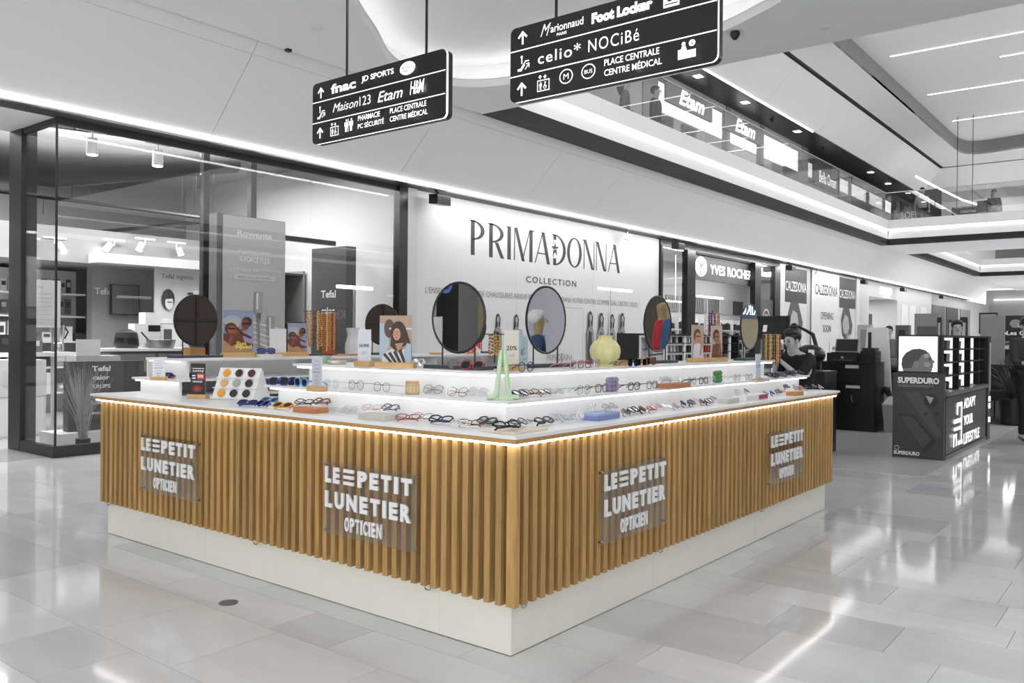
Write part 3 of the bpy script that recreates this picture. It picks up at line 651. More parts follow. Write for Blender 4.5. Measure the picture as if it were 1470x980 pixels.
gem(883, 562, 1.12, mat('mauve_resin', 'a596b8', .2, trans=.3), 'bubble_block', 'mauve bubbled resin block on the right lower step')
# ================================================================ cards and posters in wooden feet
def card(loc, rz, w, h, name, label, cat, group, draw=None, foot=(.12, .05, .03), footm=None, acr=False):
    t = thing(name, label, cat, loc, rz, group)
    part('wooden_foot', MB().box(-foot[0] / 2, foot[0] / 2, -foot[1] / 2, foot[1] / 2, 0, foot[2], .002), footm or BLOCK, t, False)
    part('card', MB().box(-w / 2, w / 2, -.0015, .0015, foot[2] - .004, foot[2] + h), ACRYL if acr else PAPER, t, False)
    if draw:
        a = Art((-w / 2, -.0016, foot[2]), (1, 0, 0), (0, 0, 1)); draw(a, w, h); part('print', a.mesh('print', PRINT), None, t, False)
    return t
def price(txt, c='26304e', bg='dfe3ec'):
    def d(a, w, h):
        a.rect(.002, .0, w - .004, h - .002, bg)
        if len(txt) == 4: a.rect(.002, h - .004, w - .004, .002, 'e06a70')
        a.text(txt, w * .12, h * .42, w * .76, h * .13, c, .02)
        for k in range(2): a.rect(w * .3, h * (.28 - k * .05), w * .4, h * .012, '9aa0ae')
    return d
def small_print(bg):
    def d(a, w, h):
        a.rect(.002, 0, w - .004, h - .002, bg)
        for k, (x, l) in enumerate([(.3, .4), (.2, .6), (.22, .55), (.15, .7), (.3, .4), (.25, .5)]): a.rect(w * x, h * (.85 - k * .13), w * l, h * (.03 if k == 3 else .015), '8d93a3')
        a.ring(w / 2, h * .12, w * .12, .002, '8d93a3', 12, 1)
    return d
p = spot(455, 562, 1.12); card((p.x, p.y, 1.1203), LR, .085, .155, 'price_card', 'grey-white price card on the left lower step by the blue sunglasses', 'card', 'price cards', small_print('c9cad6'))
p = spot(523, 526, 1.25); card((p.x, p.y, 1.2503), LR, .105, .175, 'price_card', 'pale price card reading 54,99 on the left top step', 'card', 'price cards', price('54,99\u20ac'))
p = spot(734, 532, 1.25); card((p.x, p.y, 1.2503), -.35, .085, .175, 'price_card', 'cream card in a wooden foot beside the pale blue vase', 'card', 'price cards', price('20%', '5a5550', 'ece6da'), foot=(.12, .05, .03))
p = spot(925, 521, 1.25); card((p.x, p.y, 1.2503), 0, .10, .165, 'price_card', 'pale price card reading 54,99 left of the third mirror', 'card', 'price cards', price('54,99'), foot=(.1, .05, .012))
p = spot(1088, 545, 1.146); card((p.x, p.y, 1.1463), 0, .085, .165, 'price_card', 'pale blue-grey price card on the long beige block', 'card', 'price cards', price('2,99', '6b7488', 'ccd3e4'), foot=(.09, .04, .01))
p = spot(228, 546, 1.107); card((p.x, p.y, 1.1073), -.85, .085, .125, 'price_card', 'white information card on the rear step at the left end', 'card', 'price cards', small_print('eceef4'), foot=(.10, .05, .025))
def couple(a, w, h, txt=True):
    a.rect(0, 0, w, h, '8b96ac').ell(w * .3, h * .75, w * .3, h * .12, 'a9aeb6').ell(w * .35, h * .68, w * .2, h * .1, 'b5b3ac')
    a.ell(w * .78, h * .72, w * .17, h * .12, '3a2520').ell(w * .73, h * .66, w * .13, h * .13, '7a4530').ell(w * .25, h * .56, w * .2, h * .14, '5c3024').ell(w * .28, h * .53, w * .14, h * .1, 'a05a3c')
    a.poly([(0, h * .45), (w * .4, h * .42), (w * .75, h * .5), (w * .98, h * .42), (w * .98, h * .15), (0, 0)], '6a3a2a').poly([(w * .6, h * .5), (w, h * .46), (w, h * .2), (w * .7, h * .25)], '9c93b2')
    a.line([(w * .2, h * .2), (w * .3, h * .42), (w * .55, h * .5), (w * .68, h * .56)], w * .1, '8a4f38').line([(w * .9, h * .35), (w * .6, h * .45), (w * .45, h * .56)], w * .09, '5a3226')
    a.rect(w * .62, h * .66, w * .24, h * .04, '201818').rect(w * .15, h * .54, w * .24, h * .04, '241818').poly([(0, 0), (0, h * .3), (w * .25, h * .15), (w * .5, h * .2), (w * .9, h * .05), (w, 0)], 'b08a63')
    if txt: a.text('Sun', w * .42, h * .17, w * .34, h * .09, 'e8d860', .03, .1).text('Squad', w * .38, h * .07, w * .56, h * .12, 'e8d860', .03, .1)
t = card((.78, 3.25, 1.2522), -.32, .225, .32, 'poster_stand', 'couple photo poster lettered in yellow, in a wooden foot on the rear shelf', 'poster', 'posters on the kiosk', lambda a, w, h: couple(a, w, h), foot=(.25, .06, .035))
t = card((1.30, 3.22, 1.2522), -.5, .15, .23, 'poster_stand', 'small couple photo in a wooden foot beside the gold chain display', 'poster', 'posters on the kiosk', lambda a, w, h: couple(a, w, h, False), foot=(.17, .06, .035))
solo('display_block', MB().box(-.09, .09, -.04, .04, 0, .022, .002), mat('cream_block', 'ddd8cc', .5), 'cream block under the blue sunglasses on the rear shelf', 'block', 'display blocks on the kiosk', (.97, 3.13, 1.2525), -.3)
t = card((1.13, 3.24, 1.2522), -.4, .13, .19, 'paper_card', 'blank pale card in a wooden foot between the two couple photos', 'card', 'price cards', lambda a, w, h: a.rect(0, 0, w, h, 'e3e0e2').rect(0, h - .004, w, .004, 'a9c6ea'), foot=(.13, .05, .03))
def lady(a, w, h):
    a.rect(0, 0, w, h, 'b39a84').poly([(0, h * .1), (0, h * .85), (w * .25, h * .8), (w * .3, h * .4), (w * .15, 0)], 'a9bccb').ell(w * .3, h * .72, w * .16, h * .2, '5a4438').rect(w * .3, h * .70, w * .7, h * .04, 'cfd4d6')
    a.ell(w * .58, h * .62, w * .24, h * .26, '3b2a25').poly([(w * .38, h * .7), (w * .34, h * .35), (w * .5, h * .25), (w * .62, h * .3), (w * .95, h * .42), (w * .8, h * .75)], '3b2a25')
    a.poly([(w * .48, h * .4), (w * .6, h * .2), (w * .75, h * .42)], 'c08b70').ell(w * .54, h * .60, w * .12, h * .13, 'd29a7e').ring(w * .49, h * .62, w * .055, .002, '5a4a48', 12).ring(w * .6, h * .62, w * .055, .002, '5a4a48', 12).ell(w * .53, h * .53, w * .035, h * .012, 'a8433f')
    a.poly([(w * .1, 0), (w * .1, h * .15), (w * .4, h * .3), (w * .6, h * .2), (w * .9, h * .35), (w, h * .2), (w, 0)], 'd6d2d6')
    for k in range(4): a.poly([(w * (.12 + k * .16), h * (.16 + k * .03)), (w * (.2 + k * .16), h * (.2 + k * .03)), (w * (.42 + k * .14), 0), (w * (.33 + k * .14), 0)], '35312f')
    a.poly([(w * .82, 0), (w * .78, h * .2), (w * .86, h * .42), (w, h * .38), (w, 0)], 'a9bccb')
p = spot(568, 528, 1.25); card((p.x, p.y, 1.2503), -1.15, .185, .25, 'poster_stand', 'photo of a long-haired woman in glasses, in a wooden foot, left top step', 'poster', 'posters on the kiosk', lady, foot=(.22, .06, .03))
def face(bg, skin, hair, shirt):
    def d(a, w, h):
        a.rect(0, 0, w, h, bg).ell(w * .45, h * .68, w * .3, h * .2, hair).ell(w * .5, h * .62, w * .25, h * .16, skin).rect(w * .28, h * .64, w * .44, h * .03, '40302c').poly([(w * .05, 0), (w * .15, h * .4), (w * .5, h * .46), (w * .85, h * .4), (w * .95, 0)], shirt).line([(w * .7, h * .1), (w * .8, h * .4), (w * .62, h * .55)], w * .12, skin)
    return d
p = spot(993, 522, 1.25); card((2.70, .42, 1.2503), -.1, .16, .24, 'poster_stand', 'photo of a woman in a white shirt right of the third mirror', 'poster', 'posters on the kiosk', face('b9a590', 'c98a68', '5c4030', 'd9dade'), foot=(.2, .06, .03))
p = spot(1028, 520.5, 1.25); card((3.02, .42, 1.2503), -.1, .16, .24, 'poster_stand', 'photo of a bearded man in a wooden foot beside the fourth mirror', 'poster', 'posters on the kiosk', face('c7b09a', 'a86a4c', '3a2a22', '6a4a38'), foot=(.24, .06, .03))
p = spot(885, 524, 1.25); solo('wooden_block', MB().box(-.09, .09, -.03, .03, 0, .03, .002), BLOCK, 'plain wooden block just right of the yellow vase', 'block', 'display blocks on the kiosk', (1.62, .42, 1.2503), 0)
def brochure(a, w, h):
    a.rect(0, 0, w, h, '23232a').rect(w * .1, h * .82, w * .8, h * .03, 'd8d8dc').text('OFFRE', w * .12, h * .72, w * .76, h * .06, 'f0f0f0', .02).rect(w * .42, h * .48, w * .5, h * .2, 'd23b38').text('50%', w * .48, h * .54, w * .38, h * .09, 'ffffff', .02).rect(w * .12, h * .5, w * .22, h * .04, 'ffffff').rect(w * .12, h * .58, w * .22, h * .04, 'ffffff').text('VERRES', w * .12, h * .38, w * .7, h * .06, 'f0f0f0', .02).ell(w * .5, h * .18, w * .35, h * .12, '7c2a2a').ell(w * .45, h * .18, w * .15, h * .06, 'b0403a')
card((.17, 2.79, ZT + .0003), -1.05, .105, .205, 'leaflet_stand', 'black and red leaflet in a wooden foot beside the tinted lens display', 'leaflet', 'price cards', brochure, foot=(.13, .06, .028))
# ================================================================ tinted lens display
t = thing('lens_display', 'white easel of nine tinted sample lenses on the left counter', 'display', (.30, 2.53, ZT), -1.12)
m = MB(); A = math.radians(62); hyp = .23
for sgn in (1,):
    c, s_ = math.cos(A), math.sin(A)
    m.slab([(-.15, -.075, 0), (.15, -.075, 0), (.15, -.075 + hyp * c, hyp * s_), (-.15, -.075 + hyp * c, hyp * s_)], (0, .006, .003))
    m.slab([(-.15, .155, 0), (.15, .155, 0), (.15, -.067 + hyp * c, hyp * s_), (-.15, -.067 + hyp * c, hyp * s_)], (0, -.006, 0))
m.slab([(.145, -.075, 0), (.145, .155, 0), (.145, -.072 + hyp * c, hyp * s_)], (.005, 0, 0)).slab([(-.15, -.075, 0), (-.15, .155, 0), (-.15, -.072 + hyp * c, hyp * s_)], (.005, 0, 0))
part('easel', m, WHITE, t, False)
for r_ in range(3):
    q = .035 + r_ * .073
    o = MB(); y0 = -.077 + q * c - .02; z0 = q * s_ - .018
    part('ledge', MB().box(-.155, .155, y0 - .008, y0 + .018, z0 - .002, z0 + .003), WHITE, t, False)
    for k in range(3):
        cc = [['f0a020', '2a2a2a', '2c1c1c'], ['e6b070', 'a8aca6', '3c2228'], ['f0a020', '4a1c1c', '4a1c22']][r_][k]
        L_ = MB(); n_ = Vector((0, -s_, c)); u_ = Vector((0, c, s_)); c0 = Vector((-.09 + k * .09, -.075 + (q + .012) * c, (q + .012) * s_)) + n_ * .004
        L_.slab([tuple(c0 + Vector((1, 0, 0)) * (.026 * math.cos(2 * PI * i / 16)) + u_ * (.027 * math.sin(2 * PI * i / 16))) for i in range(16)], n_ * .006)
        part('sample_lens', L_, mat('lens_' + cc, cc, .05, spec=.9), t, False, {'f0a020': 'amber sample lens', 'e6b070': 'peach sample lens', 'a8aca6': 'grey sample lens'}.get(cc, 'dark sample lens'))
# ================================================================ round table mirrors
BROWN = mat('brown_back', '33241a', .6); IRON = mat('black_iron', '1c1a1c', .4)
def mirror(loc, rz, r, label, back=False, group='round table mirrors'):
    t = thing('table_mirror', label, 'mirror', loc, rz, group); hc = .27
    f = MB(); N_ = 40
    f.tube([(r * math.cos(2 * PI * i / N_), 0, hc + r * math.sin(2 * PI * i / N_)) for i in range(N_)], .006, 6, closed=True, flat=1.2); part('frame', f, IRON, t, False)
    g_ = MB(); g_.slab([((r - .002) * math.cos(2 * PI * i / N_), -.002, hc + (r - .002) * math.sin(2 * PI * i / N_)) for i in range(N_)], (0, .002, 0)); part('mirror_glass', g_, MIRROR, t, False)
    b = MB(); b.slab([((r - .002) * math.cos(2 * PI * i / N_), .001, hc + (r - .002) * math.sin(2 * PI * i / N_)) for i in range(N_)], (0, .008, 0)); part('back_panel', b, BROWN, t, False)
    part('cross_bar', MB().box(-.008, .008, .009, .015, hc - r + .01, hc + r - .01).box(-r + .01, -.008, .009, .015, hc - .008, hc + .008).box(.008, r - .01, .009, .015, hc - .008, hc + .008), IRON, t, False)
    for sx in (-1, 1):
        x = sx * r * .62; z = hc - math.sqrt(r * r - x * x); l = MB(); l.tube([(x, .003, .016), (x, .003, z + .01)], .0045, 6); part('leg', l, IRON, t, False)
    part('base', MB().box(-r * 1.12, r * 1.12, -.05, .05, 0, .018, .003), mat('slate_base', '3c4350', .5), t, False)
mirror((.37, .66, 1.2503), -PI / 2, .184, 'round black-framed mirror on the left top step, reflecting the mall')
mirror((.98, .53, 1.2503), 0, .190, 'round black-framed mirror on the right top step behind the pale blue vase')
mirror((2.25, .50, 1.2503), 0, .190, 'round black-framed mirror on the right top step beside the 54,99 card')
mirror((3.60, .40, 1.2503), 0, .180, 'round black-framed mirror at the far end of the right top step')
mirror((.43, 3.25, 1.2522), PI + .1, .180, 'round brown-backed mirror seen from behind at the left end')
mirror((2.30, 3.30, 1.2522), PI - .15, .180, 'round brown-backed mirror seen from behind, behind the left 54,99 card')
mirror((3.62, 3.35, 1.2522), PI, .180, 'round brown-backed mirror seen from behind near the big left mirror')
# ================================================================ vases and candle
def lobed(prof, seg=32, lob=12, amp=.02):
    m = MB(); n = 0
    for r, z in prof:
        for k in range(seg):
            a = 2 * PI * k / seg; q = r * (1 + amp * math.cos(lob * a)); m.v.append((q * math.cos(a), q * math.sin(a), z))
    for i in range(len(prof) - 1):
        for k in range(seg): k2 = (k + 1) % seg; m.f.append((i * seg + k, i * seg + k2, (i + 1) * seg + k2, (i + 1) * seg + k))
    m.f.append(tuple(range(seg - 1, -1, -1))); m.smooth = True; return m
t = thing('glass_vase', 'round ribbed pale yellow glass vase on the right top step', 'vase', (1.44, .42, 1.2503))
part('body', lobed([(.052, 0), (.05, .006), (.045, .012), (.06, .022), (.085, .05), (.093, .085), (.087, .12), (.066, .148), (.047, .160), (.042, .172), (.05, .186), (.046, .186), (.038, .172), (.04, .16)], 48, 12, .025), mat('yellow_glass', 'e6dfa4', .2, noise=.1, nscale=12), t, False)
t = thing('ceramic_vase', 'pale blue ceramic vase with two necks and a pierced belly', 'vase', (.655, .47, 1.2503), .2)
m = MB(); m.tube([(0, 0, 0), (0, 0, .02), (-.005, 0, .05)], [.045, .042, .04], 14); m.tube([(-.035, 0, .0), (-.042, 0, .05), (-.04, 0, .09), (-.02, 0, .14), (-.022, 0, .21)], [.03, .03, .024, .034, .024], 14)
m.tube([(.02, 0, .02), (.045, 0, .06), (.05, 0, .10), (.042, 0, .14), (.048, 0, .172)], [.03, .026, .022, .026, .02], 14); m.tube([(-.04, 0, .06), (0, 0, .045), (.04, 0, .06)], .028, 12); m.tube([(-.03, 0, .12), (0, 0, .125), (.045, 0, .12)], .022, 12)
part('body', m, mat('blue_ceramic', 'aec3c8', .45), t, False)
for x, z in ((-.022, .2105), (.048, .1725)):
    q = MB(); q.lathe([(.016, 0), (.017, .002), (.0001, .0021)], 12, (x, 0, z)); part('neck_opening', q, mat('blue_ceramic_dark', '6e8085', .6), t, False)
m = MB(); m.lathe([(.05, 0), (.062, .01), (.068, .05), (.064, .1), (.05, .15), (.045, .17), (.055, .215), (.06, .235), (.055, .235), (.04, .17)], 24)
solo('white_vase', m, mat('opal', 'd4d6d6', .25), 'tall white waisted vase on the rear shelf', 'vase', None, (1.95, 3.3, 1.2525))
t = thing('candle_jar', 'tan jar candle with a wooden lid on the left lower step', 'candle', (.175, .80, 1.1203))
m = MB(); m.lathe([(.034, 0), (.038, .004), (.038, .05), (.035, .056)], 20); part('jar', m, mat('tan_jar', 'c9ae84', .35), t, False)
m = MB(); m.lathe([(.0345, .056), (.0345, .068), (.0001, .0682)], 20); part('lid', m, BLOCK, t, False); m = MB(); m.lathe([(.0385, .014), (.0385, .04)], 12, cap=False); part('label', m, mat('kraft', 'dccaa6', .6), t, False)
t = thing('candle_jar', 'small sage green candle jar with white label behind the left top step', 'candle', (.40, 1.78, 1.2503))
m = MB(); m.lathe([(.036, 0), (.038, .003), (.038, .045), (.035, .047), (.0001, .04)], 20); part('jar', m, mat('sage_jar', '9cb59a', .3), t, False); part('label', MB().box(-.041, -.037, -.018, .018, .01, .032), PAPER, t, False)
m = MB(); m.lathe([(.05, 0), (.056, .004), (.056, .02), (.05, .022), (.048, .016), (.0001, .015)], 24); solo('tin_dish', m, mat('champagne_tin', 'cfc6b4', .3, metal=.3), 'round champagne-coloured dish behind the left top step', 'dish', None, (.38, 1.64, 1.2503))
# green two-pronged sculpture
t = thing('green_sculpture', 'pale green two-legged resin display sculpture on the front corner step', 'sculpture', (.20, .22, 1.1203), -.68)
GR = mat('green_wax', 'c6e2bc', .35)
m = MB(); m.tube([(-.075, 0, .012), (-.05, 0, .012), (-.034, 0, .02), (-.026, 0, .05), (-.02, 0, .12), (-.012, 0, .20), (-.007, 0, .238)], [.012, .013, .014, .012, .012, .012, .007], 10); part('leg', m, GR, t, False)
m = MB(); m.tube([(.078, 0, .012), (.05, 0, .012), (.034, 0, .02), (.026, 0, .05), (.020, 0, .12), (.012, 0, .20), (.007, 0, .238)], [.012, .013, .014, .012, .012, .012, .007], 10); part('leg', m, GR, t, False)
part('foot_bar', MB().box(-.02, .05, -.012, .012, 0, .022, .004), GR, t, False)
# ================================================================ chain and cord displays
def chains(loc, rz, w, h, cols, label, n, seed, top=True, base=.03):
    r = random.Random(seed); t = thing('chain_display', label, 'display', loc, rz, 'displays of glasses chains')
    m = MB(); m.tube([(0, 0, base), (0, 0, h + .02)], .004, 6); part('pole', m, IRON, t, False); part('base', MB().box(-w * .4, w * .4, -.04, .04, 0, .012), IRON, t, False)
    m = MB(); m.tube([(-w / 2 - .02, 0, h), (w / 2 + .02, 0, h)], .003, 6); part('bar', m, IRON, t, False)
    for i in range(n):
        x = -w / 2 + w * (i + .5) / n; c = cols[r.randrange(len(cols))]; m = MB(); L_ = h - base - r.random() * .05
        y = r.uniform(-.012, .012); k = int(L_ / .016)
        for j in range(k): m.ball((x + r.uniform(-.003, .003), y, h - .006 - j * L_ / k), w / n * .56, 5, 4, (1, .7, 1.1 if j % 2 else .8))
        part('bead_chain', m, mat('bead_' + c, c, .2, spec=.8), t, False)
AMB = ['c8862c', '8a4a1c', 'd9b45c', '5a3018', 'e2a848', 'a8682c']
chains((1.58, 3.28, 1.2525), -.6, .24, .37, AMB, 'wide rack of amber and gold glasses chains on the rear shelf', 16, 1)
solo('cord_card', MB().box(-.055, .055, -.003, .003, 0, .34), mat('rust_card', 'b05a3a', .6), 'rust-red card panel behind the amber chains', 'card', None, (1.72, 3.34, 1.2525), -.6)
chains((.60, .66 - .06, 1.2503), -.5, .075, .185, AMB, 'narrow bunch of amber glasses chains behind the cream card', 5, 2)
chains((3.33, .60, 1.2503), 0, .25, .375, ['c8323c', 'e6e8ee', '3a4a8a', 'a02c48', '8fb4a0', 'f0f0f4', 'd86a70'], 'rack of red, white and blue beaded chains by the fourth mirror', 12, 3, base=.17)
t = chains((4.02, .40, 1.1203), 0, .26, .34, ['5a3a1c', '30402c', 'c8a040', '8a5a2c', '46301c'], 'dark olive and gold chain rack at the far right end', 10, 4, base=.09)
chains((4.27, .44, .9953), .1, .30, .465, ['c87a28', 'a8581c', 'd8943c', '8a4418'], 'dense orange-brown chain rack at the far right end of the kiosk', 12, 5, base=.20)
t = thing('acrylic_box', 'clear acrylic stand block at the end of the top step', 'stand', (3.9, .42, 1.1203)); part('shell', MB().box(-.05, .05, -.09, .09, 0, .13), ACRYL, t, False); part('tag', MB().box(-.02, .02, -.091, -.0905, .02, .06), PAPER, t, False)
o = solo('wooden_tray', MB().box(-.11, .11, -.045, .045, 0, .014, .01), TERRA, 'brown wooden tray beside the white vase on the rear shelf', 'tray', None, (1.80, 3.18, 1.2525), -.4)
solo('wooden_dish', MB().lathe([(.05, 0), (.06, .012), (.055, .016), (.0001, .012)], 20, sx=1.5), BLOCK, 'shallow oak dish on the rear shelf left of the big mirror', 'dish', None, (2.9, 3.2, 1.2525))
solo('cork_box', MB().box(-.06, .06, -.05, .05, 0, .07), mat('cork', 'b88a55', .7), 'tan cork box under the left brown-backed mirror', 'box', None, (.52, 3.42, 1.2525))
def red_leaf(a, w, h):
    a.rect(0, 0, w, h, 'e8e6e4').poly([(0, 0), (w * .4, h), (w * .75, h * .4), (w * .6, 0)], 'e05a38').poly([(w * .5, h), (w, h), (w, h * .3)], 'd84a30').line([(0, h * .8), (w * .4, h * .1)], w * .05, 'f4f4f4')
card((3.4, 3.18, 1.2525), -.6, .16, .10, 'leaflet_stand', 'orange and white leaflet beneath the middle brown-backed mirror', 'leaflet', 'price cards', red_leaf, foot=(.12, .05, .008))
for k, (x, c) in enumerate([(.15, '5a4a8a'), (.22, 'b05a4a'), (.30, '444866')]):
    glasses((x + .05, 3.12 + .2 - k * .09, 1.1075), -1.2 + k * .3, ['blue', 'red', 'navy'][k], 'bold', 'folded', 'd', ['blue', 'red', 'navy'][k] + ' folded sunglasses beside the white information card, left end', 'glasses at the left end of the rear step')
# ================================================================ hanging direction signs
def esc(a, x, y, s, c):
    a.line([(x, y + .1 * s), (x + .25 * s, y + .1 * s), (x + .7 * s, y + .62 * s), (x + 1.0 * s, y + .62 * s)], .08 * s, c); a.line([(x, y + .0 * s), (x + .3 * s, y - .02 * s), (x + .62 * s, y + .35 * s)], .07 * s, c)
    a.ell(x + .35 * s, y + .98 * s, .1 * s, .1 * s, c, 10); a.line([(x + .36 * s, y + .85 * s), (x + .38 * s, y + .5 * s)], .1 * s, c); a.line([(x + .7 * s, y + .02 * s), (x + 1.05 * s, y + .4 * s)], .07 * s, c); a.line([(x + .8 * s, y + .4 * s), (x + 1.05 * s, y + .4 * s), (x + 1.05 * s, y + .12 * s)], .07 * s, c)
def arrow(a, x, y, s, c): a.line([(x, y), (x, y + s)], .18 * s, c); a.line([(x - .42 * s, y + .58 * s), (x, y + s), (x + .42 * s, y + .58 * s)], .18 * s, c)
def man(a, x, y, s, c): a.ell(x, y + .92 * s, .09 * s, .09 * s, c, 10).rect(x - .13 * s, y + .35 * s, .26 * s, .44 * s, c).rect(x - .22 * s, y + .42 * s, .07 * s, .36 * s, c).rect(x + .15 * s, y + .42 * s, .07 * s, .36 * s, c).rect(x - .12 * s, y, .1 * s, .36 * s, c).rect(x + .02 * s, y, .1 * s, .36 * s, c)
def lift(a, x, y, s, c):
    for r in ((0, 0, 1, .06), (0, .68, 1, .06), (0, 0, .06, .7), (.94, 0, .06, .7)): a.rect(x + r[0] * s, y + r[1] * s, r[2] * s, r[3] * s, c)
    man(a, x + .3 * s, y + .1 * s, .5 * s, c); a.ell(x + .7 * s, y + .52 * s, .06 * s, .06 * s, c, 8).line([(x + .68 * s, y + .45 * s), (x + .68 * s, y + .28 * s), (x + .8 * s, y + .26 * s)], .07 * s, c).ring(x + .68 * s, y + .22 * s, .13 * s, .04 * s, c, 10)
    for k, d in ((.3, 1), (.7, -1)):
        yy = y + (.8 if d > 0 else .98) * s; a.line([(x + k * s, y + .78 * s), (x + k * s, y + 1.0 * s)], .06 * s, c); t = y + (1.0 if d > 0 else .8) * s; a.line([(x + (k - .1) * s, t - d * .1 * s), (x + k * s, t), (x + (k + .1) * s, t - d * .1 * s)], .06 * s, c)
def hang_sign(Y0, rows, label, polys):
    W_, H_ = 1.65, .55; X0 = 2.0; z0 = 3.165
    t = thing('direction_sign', label, 'sign', (X0 + .04, Y0 - W_ / 2, z0), group='hanging direction signs')
    def rp(x0, x1, gr=0):
        r = .045; pts = []
        for cx, cz, a0 in ((-r, r, -90), (-r, H_ - r, 0), (-W_ + r, H_ - r, 90), (-W_ + r, r, 180)):
            for k in range(5): an = math.radians(a0 + k * 22.5); pts.append((cx + (r + gr) * math.cos(an), cz + (r + gr) * math.sin(an)))
        m = MB(); m.slab([(x0, Y0 + a, z0 + b) for a, b in pts], (x1 - x0, 0, 0)); return m
    part('front_panel', rp(X0, X0 + .014), mat('sign_black', .085, .35), t); part('lit_edge', rp(X0 + .014, X0 + .036, -.002), mat('sign_edge', 1.0, .5, emit=1.5), t, label='white lit edge'); part('back_panel', rp(X0 + .036, X0 + .085), mat('sign_black', .085), t)
    a = Art((X0, Y0, z0), (0, -1, 0), (0, 0, 1), .0008); W = 'ffffff'
    a.rect(.0, .3725, W_, .008, W).rect(0, .185, W_, .008, W)
    rows(a, W); art(a, 'lettering', t, SIGNW)
    for y in polys: m = MB(); m.tube([(X0 + .05, y, z0 + H_), (X0 + .05, y, ZC + .12)], .011, 8); part('hanging_rod', m, BLACK, t)
SIGNW = print_mat('sign_white', .4, .75)
def rows1(a, W):
    arrow(a, .118, .41, .085, W); esc(a, .075, .225, .10, W); arrow(a, .118, .045, .085, W)
    a.text('fnac', .268, .415, .33, .085, W, .03).text('JD SPORTS', .672, .437, .40, .062, W, .02)
    a.ell(1.235, .465, .09, .055, W, 24); a.text('JD', 1.21, .493, .05, .014, '15151a', .01).text('BIONIC', 1.18, .463, .11, .018, '15151a', .01).text('BIRD', 1.195, .435, .08, .018, '15151a', .01)
    a.text('Maison', .30, .245, .335, .075, W, -.005, .35).text('123', .655, .245, .14, .08, W, -.005); a.text('Etam', .885, .235, .30, .09, W, .005, .25).text('H&M', 1.27, .235, .165, .11, W, .01, .25, space=.85)
    lift(a, .275, .035, .11, W); man(a, .505, .04, .11, W); man(a, .575, .04, .11, W); a.rect(.537, .035, .006, .115, W)
    a.text('PHARMACIE', .667, .108, .275, .045, W, .012).text('PC SÉCURITÉ', .667, .04, .325, .052, W, .012).text('PLACE CENTRALE', 1.065, .108, .42, .045, W, .012).text('CENTRE MÉDICAL', 1.065, .04, .435, .055, W, .012)
def rows2(a, W):
    arrow(a, .115, .42, .085, W); esc(a, .075, .225, .10, W); arrow(a, .115, .04, .085, W)
    a.text('M', .285, .432, .09, .085, W, -.01, .5).text('arionnaud', .375, .443, .28, .055, W, .005).text('PARIS', .43, .408, .085, .020, W, .01).text('Foot Locker', .725, .425, .475, .075, W, .06)
    a.rect(1.28, .405, .115, .125, W); a.text('D', 1.31, .44, .055, .07, '15151a', .04).rect(1.29, .42, .095, .008, '15151a')
    a.text('celio*', .268, .235, .37, .085, W, .005, space=1.15).text('NOCiBé', .703, .235, .40, .085, W, -.002, space=1.15)
    lift(a, .265, .035, .11, W); a.ring(.527, .098, .058, .008, W, 24, .9); a.text('M', .505, .078, .044, .040, W, .0); a.ring(.715, .098, .058, .008, W, 24, .9); a.text('BUS', .683, .084, .065, .027, W, .0)
    a.text('PLACE CENTRALE', .845, .108, .42, .045, W, .012).text('CENTRE MÉDICAL', .845, .038, .44, .055, W, .012)
    a.rect(1.40, .04, .125, .05, W).rect(1.40, .09, .03, .012, W); a.ell(1.44, .135, .014, .013, W, 10).poly([(1.42, .092), (1.428, .12), (1.455, .12), (1.463, .092)], W).ell(1.50, .13, .023, .021, W, 14); a.rect(1.497, .118, .006, .017, '15151a').rect(1.497, .138, .006, .005, '15151a')
hang_sign(3.93, rows1, 'black hanging direction sign on the left, topped by an fnac arrow row', (3.52, 2.54))
hang_sign(1.62, rows2, 'black hanging direction sign on the right, topped by a Foot Locker arrow row', (1.24, .12))
def dome(x, y, z, label):
    t = thing('ceiling_camera', label, 'camera', (x, y, z), group='dome cameras'); m = MB(); m.lathe([(.05, 0), (.055, -.03), (.05, -.05)], 14, (0, 0, 0)); part('housing', m, CHAR, t, False); m = MB(); m.ball((0, 0, -.05), .042, 12, 8); part('dome', m, BLACK, t, False)
dome(6.0, 1.6, ZC - .001, 'small black dome camera beside the right direction sign')
# ================================================================ left shop front
FR = mat('shop_frame', .2, .4, metal=.3)
st = struct('wall_shop_front', MB().box(1.36, 6.78, 7.69, 7.76, 0, .13).box(1.36, 1.43, 7.76, 8.6, 0, .13), FR)
part('corner_post', MB().box(1.385, 1.405, 7.71, 7.73, .13, 3.86), CHAR, st)
part('head_rail', MB().box(1.37, 6.78, 7.70, 7.75, 3.80, 3.87).box(1.37, 1.42, 7.75, 8.6, 3.80, 3.87), FR, st)
for a, b in ((1.41, 3.19), (3.20, 4.97), (4.99, 6.74)): part('glass_pane', MB().box(a, b, 7.715, 7.727, .13, 3.80), GLASS, st)
part('glass_pane', MB().box(1.39, 1.402, 7.73, 8.6, .13, 3.80), GLASS, st)
part('pillar', MB().box(1.36, 1.54, 8.58, 8.92, 0, 3.87), FR, st); part('pillar', MB().box(6.73, 6.92, 7.66, 7.80, 0, 3.87), BLACK, st); part('pillar', MB().box(6.92, 7.14, 7.66, 7.8, 0, 3.87), mat('white_post', .82, .5), st)
struct('ceiling_entrance', MB().box(-8, 1.37, 7.73, 8.9, 3.87, 3.92), CEIL)
st = struct('wall_shop_front_far_left', MB().box(-8, -2.4, 7.69, 7.76, 0, .13), FR)
